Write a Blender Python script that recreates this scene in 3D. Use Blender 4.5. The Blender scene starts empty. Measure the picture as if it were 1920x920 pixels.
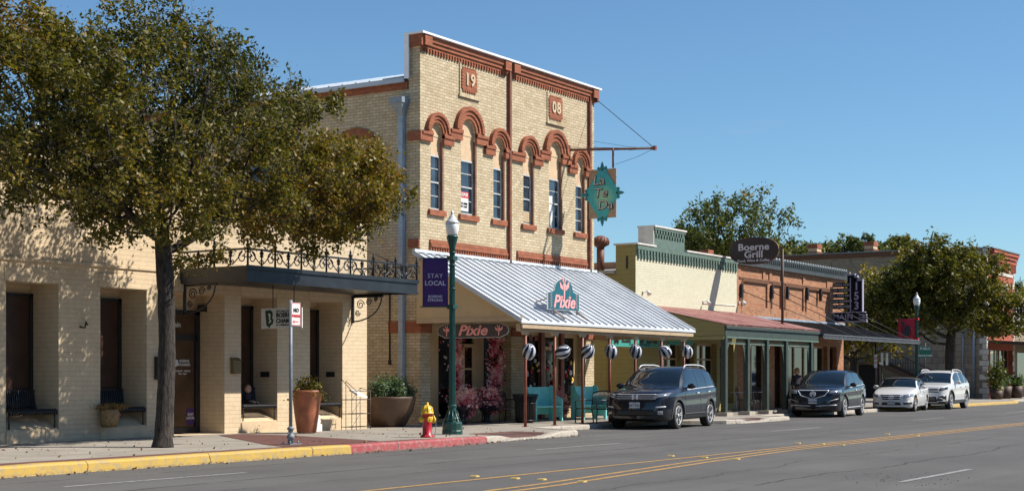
import bpy, bmesh, math, random
import numpy as np
from mathutils import Vector, Matrix
from mathutils.bvhtree import BVHTree
random.seed(7); RNG = np.random.default_rng(7)
SC = bpy.context.scene; COL = SC.collection
R = math.radians; PI = math.pi

# ------------------------------------------------------------------ camera, sky, sun, exposure
FPX, CX, HY, HC = 2850.0, 960.0, 704.0, 1.5          # focal length, centre and horizon in photo pixels; eye height
TH = math.atan2(2772 - CX, FPX)
cam_d = bpy.data.cameras.new('camera'); cam = bpy.data.objects.new('camera', cam_d); COL.objects.link(cam)
cam_d.sensor_width = 36.0; cam_d.lens = FPX / 1920 * 36.0
cam_d.shift_y = (HY - 460) / 1920.0
cam_d.clip_start = 0.1; cam_d.clip_end = 3000
cam.location = (0, 0, HC); cam.rotation_euler = (PI / 2, 0, TH - PI / 2)
SC.camera = cam
SUN = Vector((0.65, -1.0, 1.22)).normalized()          # towards the sun
elev = math.asin(SUN.z)
W = bpy.data.worlds.new('World'); SC.world = W; W.use_nodes = True
nt = W.node_tree; nt.nodes.clear()
sky = nt.nodes.new('ShaderNodeTexSky'); sky.sky_type = 'NISHITA'; sky.sun_disc = False
sky.sun_elevation = elev; sky.sun_rotation = math.atan2(SUN.x, SUN.y)
sky.air_density = 1.0; sky.dust_density = 0.05; sky.ozone_density = 4.0; sky.altitude = 300
bg = nt.nodes.new('ShaderNodeBackground'); bg.inputs['Strength'].default_value = 0.066
out = nt.nodes.new('ShaderNodeOutputWorld')
# a few thin high clouds low in the sky
tc = nt.nodes.new('ShaderNodeTexCoord'); mp = nt.nodes.new('ShaderNodeMapping'); mp.inputs['Scale'].default_value = (1.5, 1.5, 9)
nz = nt.nodes.new('ShaderNodeTexNoise'); nz.inputs['Scale'].default_value = 2.6; nz.inputs['Detail'].default_value = 6
rp = nt.nodes.new('ShaderNodeValToRGB'); rp.color_ramp.elements[0].position = .72; rp.color_ramp.elements[1].position = .98
rp.color_ramp.elements[1].color = (.45, .45, .45, 1)
mx = nt.nodes.new('ShaderNodeMixRGB'); mx.inputs['Color2'].default_value = (7.5, 7.8, 8.3, 1)
L = nt.links.new
L(tc.outputs['Generated'], mp.inputs['Vector']); L(mp.outputs['Vector'], nz.inputs['Vector']); L(nz.outputs['Fac'], rp.inputs['Fac'])
L(rp.outputs['Color'], mx.inputs['Fac']); tint = nt.nodes.new('ShaderNodeMixRGB'); tint.blend_type = 'MULTIPLY'; tint.inputs['Fac'].default_value = 1; tint.inputs['Color2'].default_value = (1.0, 1.24, 1.33, 1); L(sky.outputs['Color'], tint.inputs['Color1']); L(tint.outputs['Color'], mx.inputs['Color1']); L(mx.outputs['Color'], bg.inputs['Color'])
L(bg.outputs['Background'], out.inputs['Surface'])
sd = bpy.data.lights.new('sun', 'SUN'); so = bpy.data.objects.new('sun', sd); COL.objects.link(so)
sd.energy = 5.0; sd.angle = R(0.53); sd.color = (1.0, 0.93, 0.83)
so.rotation_euler = (-SUN).to_track_quat('-Z', 'Y').to_euler(); so.location = (20, -30, 40)
vs = SC.view_settings; vs.view_transform = 'Standard'; vs.look = 'None'; vs.exposure = 0.52; vs.gamma = 1; vs.use_curve_mapping = False
SC.cycles.max_bounces = 6; SC.cycles.transparent_max_bounces = 6

def wx(u, Y):                                           # X on the street-parallel plane Y seen along photo column u
    a = (u - CX) / FPX
    return Y * (math.cos(TH) + a * math.sin(TH)) / (math.sin(TH) - a * math.cos(TH))
def wt(u, Y):
    a = (u - CX) / FPX
    return Y / (math.sin(TH) - a * math.cos(TH))
def wz(u, Y, v): return HC + wt(u, Y) * (HY - v) / FPX
def gnd(u, v, z=0.0):
    t = FPX * (HC - z) / (v - HY); a = (u - CX) / FPX
    return (t * (math.cos(TH) + a * math.sin(TH)), t * (math.sin(TH) - a * math.cos(TH)))

# ------------------------------------------------------------------ materials
MATS = {}
def nodes(name):
    m = bpy.data.materials.new(name); m.use_nodes = True; n = m.node_tree.nodes; l = m.node_tree.links.new
    return m, n, l, n['Principled BSDF']
def noise(n, l, vec, scale, detail=5, rough=.6):
    z = n.new('ShaderNodeTexNoise'); z.inputs['Scale'].default_value = scale; z.inputs['Detail'].default_value = detail
    z.inputs['Roughness'].default_value = rough
    if vec is not None: l(vec, z.inputs['Vector'])
    return z.outputs['Fac']
def ramp(n, l, fac, stops):
    r = n.new('ShaderNodeValToRGB'); e = r.color_ramp.elements
    while len(e) < len(stops): e.new(.5)
    for q, (p, c) in zip(e, stops):
        q.position = p; q.color = (c if len(c) == 4 else (*c, 1)) if isinstance(c, tuple) else (c, c, c, 1)
    l(fac, r.inputs['Fac']); return r.outputs['Color']
def mixc(n, l, fac, a, b, typ='MIX'):
    m = n.new('ShaderNodeMixRGB'); m.blend_type = typ
    for inp, v in (('Fac', fac), ('Color1', a), ('Color2', b)):
        if isinstance(v, (int, float)): m.inputs[inp].default_value = v
        elif isinstance(v, tuple): m.inputs[inp].default_value = (*v[:3], 1)
        else: l(v, m.inputs[inp])
    return m.outputs['Color']
def bump(n, l, b, h, strength=.3, dist=.01):
    k = n.new('ShaderNodeBump'); k.inputs['Strength'].default_value = strength; k.inputs['Distance'].default_value = dist
    l(h, k.inputs['Height']); l(k.outputs['Normal'], b.inputs['Normal'])
def pos(n): return n.new('ShaderNodeNewGeometry').outputs['Position']
def objc(n): return n.new('ShaderNodeTexCoord').outputs['Object']

def mat(name, c, rough=.6, metal=0, var=.12, scale=6, bmp=0, spec=.5, coat=0, obj=True, c2=None, bscale=None):
    if name in MATS: return MATS[name]
    m, n, l, b = nodes(name)
    b.inputs['Roughness'].default_value = rough; b.inputs['Metallic'].default_value = 0; b.inputs['Specular IOR Level'].default_value = .25
    b.inputs['Specular IOR Level'].default_value = spec; b.inputs['Coat Weight'].default_value = coat
    b.inputs['Coat Roughness'].default_value = .03
    v = objc(n) if obj else pos(n)
    f = noise(n, l, v, scale, 6)
    lo = tuple(x * (1 - var) for x in c); hi = c2 or tuple(min(1, x * (1 + var)) for x in c)
    l(ramp(n, l, f, [(.3, lo), (.7, hi)]), b.inputs['Base Color'])
    if bmp: bump(n, l, b, noise(n, l, v, bscale or scale * 8, 4), bmp, .01)
    MATS[name] = m; return m

def brick(name, c1, c2, mortar, bw=.24, bh=.08, ms=.012, bmp=.6, stain=.3, rough=.9, stc=(.1, .08, .05), mottle=1.0, sm=.1, stscale=1.1):
    m, n, l, b = nodes(name); p = pos(n)
    s = n.new('ShaderNodeSeparateXYZ'); l(p, s.inputs[0])
    a = n.new('ShaderNodeMath'); l(s.outputs[0], a.inputs[0]); l(s.outputs[1], a.inputs[1])
    c = n.new('ShaderNodeCombineXYZ'); l(a.outputs[0], c.inputs[0]); l(s.outputs[2], c.inputs[1])
    # slight wobble of the courses
    nz = n.new('ShaderNodeTexNoise'); nz.inputs['Scale'].default_value = 1.3; l(p, nz.inputs['Vector'])
    vm = n.new('ShaderNodeVectorMath'); vm.operation = 'SCALE'; vm.inputs['Scale'].default_value = .018; l(nz.outputs['Color'], vm.inputs[0])
    va = n.new('ShaderNodeVectorMath'); l(c.outputs[0], va.inputs[0]); l(vm.outputs[0], va.inputs[1])
    t = n.new('ShaderNodeTexBrick'); l(va.outputs[0], t.inputs['Vector'])
    t.inputs['Scale'].default_value = 1; t.inputs['Brick Width'].default_value = bw; t.inputs['Row Height'].default_value = bh
    t.inputs['Mortar Size'].default_value = ms; t.inputs['Mortar Smooth'].default_value = sm; t.inputs['Bias'].default_value = 0
    t.inputs['Color1'].default_value = (*c1, 1); t.inputs['Color2'].default_value = (*c2, 1); t.inputs['Mortar'].default_value = (*mortar, 1)
    f1 = noise(n, l, p, 5, 8, .7)
    col = mixc(n, l, 1.0, t.outputs['Color'], ramp(n, l, f1, [(.3, 1 - .28 * mottle), (.72, 1 + .0 * mottle)]), 'MULTIPLY')
    st = ramp(n, l, noise(n, l, p, stscale, 7, .72), [(.5, 0.0), (.78, stain)])
    col = mixc(n, l, st, col, stc)
    l(col, b.inputs['Base Color']); b.inputs['Roughness'].default_value = rough; b.inputs['Specular IOR Level'].default_value = .25
    iv = n.new('ShaderNodeMath'); iv.operation = 'SUBTRACT'; iv.inputs[0].default_value = 1; l(t.outputs['Fac'], iv.inputs[1])
    ad = n.new('ShaderNodeMath'); ad.operation = 'MULTIPLY_ADD'; l(noise(n, l, p, 40, 4), ad.inputs[0]); ad.inputs[1].default_value = .35; l(iv.outputs[0], ad.inputs[2])
    bump(n, l, b, ad.outputs[0], bmp, .012)
    MATS[name] = m; return m

M_PALEBRICK = brick('pale_brick', (.66, .55, .38), (.52, .42, .27), (.37, .29, .185), .235, .088, .009, .6, .6, stc=(.30, .20, .10))
M_CREAMPAINT = brick('cream_painted_brick', (.70, .555, .375), (.68, .54, .36), (.57, .45, .295), .40, .1, .008, .4, .35, .8, (.38, .27, .16), .6, .3)
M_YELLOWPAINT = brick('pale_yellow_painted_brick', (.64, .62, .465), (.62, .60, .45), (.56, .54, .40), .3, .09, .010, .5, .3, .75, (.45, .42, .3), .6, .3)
M_YELLOWSHADE = brick('shaded_yellow_siding', (.36, .305, .13), (.35, .30, .125), (.28, .24, .10), .8, .16, .010, .5, .25, .75, (.25, .2, .1), .3, .3)  # yellow shop's shaded faces; their shade is put into this olive tone
M_REDBRICK = brick('red_brick', (.43, .145, .075), (.32, .105, .055), (.24, .12, .08), .235, .088, .009, .6, .35, stc=(.14, .05, .03))
M_ORANGEBRICK = brick('orange_brick', (.55, .265, .135), (.40, .16, .085), (.32, .22, .15), .25, .09, .012, .6, .35, stc=(.22, .11, .07))
M_BROWNBRICK = brick('brown_brick', (.20, .085, .045), (.16, .07, .04), (.15, .1, .07), .25, .09, .010, .5, .3)
M_CRIMSONBRICK = brick('crimson_brick', (.52, .12, .065), (.42, .09, .05), (.38, .2, .15), .25, .09, .010, .5, .3)
M_LIMESTONE = brick('limestone_blocks', (.40, .33, .25), (.30, .25, .19), (.20, .17, .13), .75, .38, .02, .8, .5, stc=(.14, .12, .09))
M_GREYBRICK = brick('weathered_tan_brick', (.42, .34, .24), (.32, .25, .17), (.22, .17, .12), .24, .085, .012, .6, .45)
M_PAVER = brick('red_paver_brick', (.19, .085, .07), (.14, .07, .06), (.08, .06, .055), .2, .1, .01, .5, .4, stc=(.10, .08, .07))

M_WHITE = mat('white_paint', (.72, .71, .67), .5)
M_CAPWHITE = mat('white_cap_metal', (.80, .81, .82), .35, var=.05)
M_BLACKIRON = mat('black_iron', (.02, .021, .024), .38, .2, var=.3, scale=12, spec=.5)
M_BLACKPAINT = mat('black_painted_steel', (.018, .019, .023), .5, .0, var=.4, scale=3, spec=.5)
M_GALV = mat('galvanised_steel', (.20, .23, .26), .5, .3, var=.25, scale=9)
M_GREYPAINT = mat('grey_blue_downpipe', (.30, .37, .44), .45, .3, var=.2)
M_TAN = mat('tan_painted_wood', (.52, .38, .21), .6, var=.08, scale=3, bmp=.1)
M_TANTRIM = mat('tan_trim', (.46, .34, .21), .6, var=.12, scale=4)
M_BOARD = mat('beige_board_panel', (.56, .40, .25), .75, var=.12, scale=4, bmp=.15)
M_BROWN = mat('dark_brown_panel', (.055, .026, .016), .35, var=.3, scale=3)
M_RUSTPIPE = mat('rust_brown_pipe', (.17, .06, .035), .6, .2, var=.3, scale=7)
M_POST = mat('red_brown_painted_steel', (.20, .055, .032), .5, .1, var=.25, scale=6)
M_DARKGREEN = mat('dark_green_cast_iron', (.012, .062, .052), .38, .15, var=.3, scale=5)
M_GREENPAINT = mat('grey_green_painted_wood', (.034, .052, .042), .6, var=.25, scale=5)
M_CORNICE = mat('sage_green_paint', (.10, .155, .125), .65, var=.25, scale=4)
M_GREYCORN = mat('slate_cornice', (.04, .05, .053), .6, var=.25, scale=4)
M_TURQ = mat('turquoise_paint', (.28, .80, .78), .55, var=.12, scale=6)
M_TERRA = mat('terracotta', (.34, .115, .055), .55, var=.3, scale=4, bmp=.15)
M_BROWNPOT = mat('brown_glazed_planter', (.085, .048, .028), .5, var=.35, scale=3, bmp=.2)
M_YELLOWCAP = mat('yellow_enamel', (.75, .47, .035), .4, var=.15, coat=.2)
M_HYDRED = mat('red_enamel', (.45, .012, .022), .35, var=.15, coat=.3)
M_CHROME = mat('chrome', (.75, .76, .78), .12, 1.0, var=.03)
M_ALUM = mat('brushed_aluminium', (.62, .63, .65), .3, .9, var=.06)
M_RUBBER = mat('tyre_rubber', (.022, .022, .023), .85, var=.2, scale=12)
M_BLKPLASTIC = mat('black_plastic', (.018, .018, .02), .5, var=.15)
M_PURPLE = mat('purple_cloth', (.055, .018, .135), .75, var=.12)
M_REDCLOTH = mat('red_cloth', (.42, .008, .022), .7, var=.12)
M_TEALSIGN = mat('teal_sign_paint', (.012, .115, .145), .4, var=.1)
M_NAVYSIGN = mat('charcoal_sign_paint', (.028, .026, .04), .4, var=.2)
M_PINK = mat('pink_lettering', (.85, .36, .36), .5, var=.05)
M_PURPLETRIM = mat('lavender_trim', (.40, .36, .48), .4, var=.05)
M_REDPRINT = mat('red_print', (.65, .02, .03), .5, var=.03)
M_BLKPRINT = mat('black_print', (.015, .02, .018), .5, var=.03)
M_GREENPRINT = mat('dark_green_print', (.02, .06, .04), .5, var=.05)
M_SIGNBROWN = mat('dark_brown_sign', (.022, .012, .012), .45, var=.25)
M_SILVERLET = mat('silver_lettering', (.55, .55, .56), .4, var=.05)
M_CARDBOARD = mat('tan_sign_backing', (.33, .22, .13), .7, var=.2)
M_STUCCO = mat('cream_sill_paint', (.62, .47, .30), .8, var=.12, scale=4, bmp=.2)
M_SIGNGREEN = mat('sign_green', (.01, .14, .085), .45, var=.05)
M_ROOFGREY = mat('grey_roof_membrane', (.4, .39, .37), .8, var=.15)
M_WOODDARK = mat('dark_stained_wood', (.06, .03, .018), .6, var=.3)
M_SKIN = mat('skin', (.55, .32, .22), .55, var=.05)
M_BLOND = mat('blond_hair', (.40, .24, .09), .6, var=.3, scale=20)
M_DARKCLOTH = mat('black_cloth', (.022, .015, .02), .8, var=.2)
M_DENIM = mat('blue_denim', (.05, .08, .16), .8, var=.2)
M_INTERIOR = mat('dark_interior', (.012, .011, .010), .8, var=.3)
M_STRAW = mat('straw', (.30, .19, .08), .8, var=.4, scale=20, bmp=.3)

def glassm(name, c=(.012, .016, .02), rough=.04, var=.6):
    m, n, l, b = nodes(name); p = pos(n)
    l(ramp(n, l, noise(n, l, p, 1.6, 5), [(.35, tuple(x * (1 - var) for x in c)), (.7, tuple(x * (1 + var) for x in c))]), b.inputs['Base Color'])
    b.inputs['Roughness'].default_value = rough; b.inputs['Specular IOR Level'].default_value = .9; b.inputs['IOR'].default_value = 1.55
    k = n.new('ShaderNodeBump'); k.inputs['Strength'].default_value = .03; k.inputs['Distance'].default_value = .02
    l(noise(n, l, p, 2.2, 2), k.inputs['Height']); l(k.outputs['Normal'], b.inputs['Normal'])
    MATS[name] = m; return m
M_GLASS = glassm('window_glass', (.03, .04, .055))
M_SHOPGLASS = glassm('shop_glass', (.008, .008, .009), .05)
M_CARGLASS = glassm('car_glass', (.008, .014, .018), .02, .3)
M_GLOBE, _n, _l, _b = nodes('white_globe_glass'); _b.inputs['Base Color'].default_value = (.82, .83, .80, 1); _b.inputs['Roughness'].default_value = .25
_b.inputs['Subsurface Weight'].default_value = .3
def carpaint(name, c, rough=.4, coat=1.0, metal=.5):
    m, n, l, b = nodes(name); b.inputs['Base Color'].default_value = (*c, 1); b.inputs['Metallic'].default_value = 0; b.inputs['Specular IOR Level'].default_value = .25
    b.inputs['Roughness'].default_value = rough; b.inputs['Coat Weight'].default_value = coat; b.inputs['Coat Roughness'].default_value = .02
    dust = ramp(n, l, noise(n, l, objc(n), 2.5, 7, .7), [(.5, 0.0), (.85, .03)])
    l(mixc(n, l, dust, c, (.22, .19, .16)), b.inputs['Base Color'])
    l(ramp(n, l, noise(n, l, objc(n), 6, 6), [(.3, rough * .8), (.8, rough * 1.5)]), b.inputs['Roughness'])
    MATS[name] = m; return m
M_NAVYCAR = carpaint('dark_blue_car_paint', (.002, .004, .012))
M_BLUEBLACKCAR = carpaint('blue_black_car_paint', (.002, .0035, .010))
M_WHITECAR = carpaint('white_car_paint', (.62, .62, .61), .35, .8, 0)
M_PEARLCAR = carpaint('pearl_white_car_paint', (.58, .58, .565), .35, .8, 0)

def standing_seam(name, c, rough=.38, metal=.4, period=.41, axis=0, dark=.5):
    return mat(name, c, rough, metal, var=.06, scale=1.5, obj=False)
M_SEAM = mat('white_blue_standing_seam_metal', (.58, .61, .64), .5, .1, var=.16, scale=.9)
M_REDROOF, _n, _l, _b = nodes('rusty_red_corrugated_metal'); _p = pos(_n); _m = _n.new('ShaderNodeMapping'); _m.inputs['Scale'].default_value = (3.2, .35, .35); _l(_p, _m.inputs[0])
_l(mixc(_n, _l, ramp(_n, _l, noise(_n, _l, _m.outputs[0], 2.2, 8, .75), [(.42, 0.0), (.62, 1.0)]), (.19, .05, .042), (.42, .25, .21)), _b.inputs['Base Color']); _b.inputs['Roughness'].default_value = .65

# asphalt, concrete
def mk_asphalt():
    m, n, l, b = nodes('asphalt'); p = pos(n)
    base = ramp(n, l, noise(n, l, p, .35, 5, .6), [(.3, (.098, .095, .092)), (.7, (.130, .126, .121))])
    fine = ramp(n, l, noise(n, l, p, 55, 3, .7), [(.3, .55), (.7, 1.32)])
    col = mixc(n, l, 1.0, base, fine, 'MULTIPLY')
    fine2 = ramp(n, l, noise(n, l, p, 160, 2, .7), [(.35, .7), (.65, 1.25)])
    col = mixc(n, l, .7, col, fine2, 'MULTIPLY')
    s = n.new('ShaderNodeSeparateXYZ'); l(p, s.inputs[0])
    # wheel-track bands along the street
    cb = n.new('ShaderNodeMapping'); cb.inputs['Scale'].default_value = (.03, .9, 1); l(p, cb.inputs[0])
    col = mixc(n, l, 1.0, col, ramp(n, l, noise(n, l, cb.outputs[0], 1.0, 3), [(.3, .86), (.7, 1.1)]), 'MULTIPLY')
    # meandering sealed cracks along the street
    for y0, amp, wd, sc in ((17.3, .9, .028, .13), (15.0, 1.3, .034, .10), (8.4, 1.6, .024, .16), (13.9, .7, .02, .3), (9.9, 2.4, .016, .22)):
        cx = n.new('ShaderNodeCombineXYZ'); l(s.outputs[0], cx.inputs[0]); cx.inputs[1].default_value = y0
        nf = noise(n, l, cx.outputs[0], sc, 8, .62)
        a = n.new('ShaderNodeMath'); a.operation = 'MULTIPLY_ADD'; l(nf, a.inputs[0]); a.inputs[1].default_value = amp; a.inputs[2].default_value = y0 - amp / 2
        d = n.new('ShaderNodeMath'); d.operation = 'SUBTRACT'; l(s.outputs[1], d.inputs[0]); l(a.outputs[0], d.inputs[1])
        e = n.new('ShaderNodeMath'); e.operation = 'ABSOLUTE'; l(d.outputs[0], e.inputs[0])
        f = ramp(n, l, e.outputs[0], [(wd * .5, .75), (wd * 1.6, 0.0)])
        gate = ramp(n, l, noise(n, l, p, .4, 3), [(.38, 0.0), (.46, 1.0)])
        g = mixc(n, l, 1.0, f, gate, 'MULTIPLY')
        col = mixc(n, l, g, col, (.018, .017, .016))
    blot = ramp(n, l, noise(n, l, p, .9, 6, .65), [(.60, 0.0), (.74, .45)]); col = mixc(n, l, blot, col, (.055, .053, .051))
    speck = ramp(n, l, noise(n, l, p, 22, 2), [(.70, 0.0), (.76, .6)]); col = mixc(n, l, speck, col, (.25, .24, .22))
    l(col, b.inputs['Base Color']); b.inputs['Roughness'].default_value = .88; b.inputs['Specular IOR Level'].default_value = .3
    bump(n, l, b, noise(n, l, p, 90, 3), .5, .01)
    return m
M_ASPHALT = mk_asphalt()
def mk_concrete():
    m, n, l, b = nodes('sidewalk_concrete'); p = pos(n)
    col = ramp(n, l, noise(n, l, p, 1.1, 8, .7), [(.3, (.25, .225, .19)), (.7, (.37, .335, .285))])
    col = mixc(n, l, 1.0, col, ramp(n, l, noise(n, l, p, 40, 4), [(.3, .85), (.7, 1.08)]), 'MULTIPLY')
    t = n.new('ShaderNodeTexBrick'); l(p, t.inputs['Vector']); t.offset = 0
    t.inputs['Scale'].default_value = 1; t.inputs['Brick Width'].default_value = 1.8; t.inputs['Row Height'].default_value = 1.55
    t.inputs['Mortar Size'].default_value = .012; t.inputs['Color1'].default_value = (1, 1, 1, 1); t.inputs['Color2'].default_value = (.88, .88, .87, 1); t.inputs['Mortar'].default_value = (.35, .33, .3, 1)
    col = mixc(n, l, 1.0, col, t.outputs['Color'], 'MULTIPLY')
    l(col, b.inputs['Base Color']); b.inputs['Roughness'].default_value = .9
    bump(n, l, b, noise(n, l, p, 60, 3), .3, .005)
    return m
M_CONC = mk_concrete()
def worn_paint(name, c, under=(.26, .24, .21), lo=.47, hi=.64, amt=.72, scale=9):
    m, n, l, b = nodes(name); p = pos(n)
    f = ramp(n, l, noise(n, l, p, scale, 9, .75), [(lo, 0.0), (hi, amt)])
    c2 = ramp(n, l, noise(n, l, p, 1.7, 4), [(.3, tuple(x * .86 for x in c)), (.7, c)])
    col = mixc(n, l, f, c2, under)
    if 'kerb' in name:
        sx = n.new('ShaderNodeSeparateXYZ'); l(p, sx.inputs[0]); wob = n.new('ShaderNodeMath'); wob.operation = 'MULTIPLY_ADD'; l(noise(n, l, p, 6, 3), wob.inputs[0]); wob.inputs[1].default_value = .12; l(sx.outputs[0], wob.inputs[2])
        dv = n.new('ShaderNodeMath'); dv.operation = 'DIVIDE'; l(wob.outputs[0], dv.inputs[0]); dv.inputs[1].default_value = 2.75
        fr_ = n.new('ShaderNodeMath'); fr_.operation = 'FRACT'; l(dv.outputs[0], fr_.inputs[0])
        col = mixc(n, l, ramp(n, l, fr_.outputs[0], [(.006, .95), (.010, 0.0)]), col, (.03, .027, .024))
        dirt = ramp(n, l, sx.outputs[2], [(.0, .75), (.05, .0)]); gg = mixc(n, l, 1.0, dirt, ramp(n, l, noise(n, l, p, 7, 5), [(.4, 0.1), (.6, 1.0)]), 'MULTIPLY'); col = mixc(n, l, gg, col, (.10, .09, .08))
    l(col, b.inputs['Base Color']); b.inputs['Roughness'].default_value = .7
    bump(n, l, b, noise(n, l, p, 30, 4), .35, .01); MATS[name] = m; return m
M_KERBYEL = worn_paint('yellow_kerb_paint', (.54, .35, .06))
M_KERBRED = worn_paint('red_kerb_paint', (.36, .06, .065))
M_KERB = worn_paint('bare_kerb_concrete', (.46, .41, .34), (.22, .2, .17))
M_LINEYEL = worn_paint('yellow_road_paint', (.52, .29, .065), (.10, .095, .09), .42, .66, .85, 9)
M_LINEWHT = worn_paint('white_road_paint', (.40, .40, .39), (.10, .096, .09), .40, .62, .85, 11)

def mk_leaf(name, cols, trans=.35):
    m, n, l, b = nodes(name)
    at = n.new('ShaderNodeAttribute'); at.attribute_name = 'rnd'
    col = ramp(n, l, at.outputs['Fac'], cols)
    l(col, b.inputs['Base Color']); b.inputs['Roughness'].default_value = .5; b.inputs['Specular IOR Level'].default_value = .35
    tr = n.new('ShaderNodeBsdfTranslucent'); l(mixc(n, l, 1.0, col, (1.3, 1.35, .6), 'MULTIPLY'), tr.inputs['Color'])
    mx = n.new('ShaderNodeMixShader'); mx.inputs['Fac'].default_value = trans
    l(b.outputs[0], mx.inputs[1]); l(tr.outputs[0], mx.inputs[2]); l(mx.outputs[0], n['Material Output'].inputs['Surface'])
    MATS[name] = m; return m
M_LEAFOLIVE = mk_leaf('olive_leaves', [(0, (.028, .038, .009)), (.35, (.088, .088, .014)), (.6, (.165, .14, .018)), (.82, (.24, .155, .020)), (1, (.21, .10, .024))])
M_LEAFGREEN = mk_leaf('yellow_green_leaves', [(0, (.045, .055, .010)), (.4, (.13, .125, .016)), (.7, (.24, .19, .02)), (1, (.34, .20, .02))])
M_LEAFDARK = mk_leaf('dark_oak_leaves', [(0, (.035, .055, .014)), (.5, (.09, .11, .024)), (.8, (.15, .16, .03)), (1, (.24, .17, .035))])
M_LEAFSHRUB = mk_leaf('shrub_leaves', [(0, (.03, .06, .02)), (.5, (.07, .12, .04)), (1, (.16, .2, .07))])
M_LEAFSAGE = mk_leaf('sage_leaves', [(0, (.04, .075, .045)), (.5, (.09, .14, .08)), (1, (.2, .26, .16))])
M_FLOWERS = mk_leaf('pink_flowers', [(0, (.02, .03, .012)), (.2, (.20, .02, .03)), (.35, (.70, .10, .18)), (.6, (.88, .40, .50)), (1, (.9, .68, .66))], .2)
M_BARK, _n, _l, _b = nodes('bark'); _p = pos(_n); _m = _n.new('ShaderNodeMapping'); _m.inputs['Scale'].default_value = (1, 1, .22); _l(_p, _m.inputs[0])
_f = noise(_n, _l, _m.outputs[0], 26, 6, .7); _l(mixc(_n, _l, 1.0, ramp(_n, _l, _f, [(.36, (.012, .009, .008)), (.6, (.075, .061, .05))]), ramp(_n, _l, noise(_n, _l, _p, 3, 4), [(.3, .7), (.7, 1.1)]), 'MULTIPLY'), _b.inputs['Base Color'])
_b.inputs['Roughness'].default_value = .95; bump(_n, _l, _b, _f, 1.0, .05)
M_TWIG = mat('grey_twigs', (.14, .115, .095), .9, var=.3, scale=9)
# ------------------------------------------------------------------ mesh builder and object helpers
ORG = {}
def tag(o, label=None, cat=None, group=None, kind=None):
    if label: o['label'] = label
    if cat: o['category'] = cat
    if group: o['group'] = group
    if kind: o['kind'] = kind
    return o
def thing(name, loc, label, cat, group=None, local=False):
    o = bpy.data.objects.new(name, None); COL.objects.link(o); o.location = loc; o.empty_display_size = .3
    ORG[o.name] = Vector((0, 0, 0)) if local else Vector(loc)
    return tag(o, label, cat, group)
def link(name, me, parent=None, mats=()):
    o = bpy.data.objects.new(name, me); COL.objects.link(o)
    for m in mats: me.materials.append(m)
    if parent is not None:
        o.parent = parent; ORG[o.name] = ORG[parent.name]
        if ORG[parent.name].length > 0: me.transform(Matrix.Translation(-ORG[parent.name]))
    else: ORG[o.name] = Vector((0, 0, 0))
    return o
def copy_tree(o, parent=None):
    c = o.copy(); COL.objects.link(c); c.parent = parent; ORG[c.name] = ORG.get(o.name, Vector())
    for ch in [x for x in COL.objects if x.parent == o]: copy_tree(ch, c)
    return c

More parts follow.
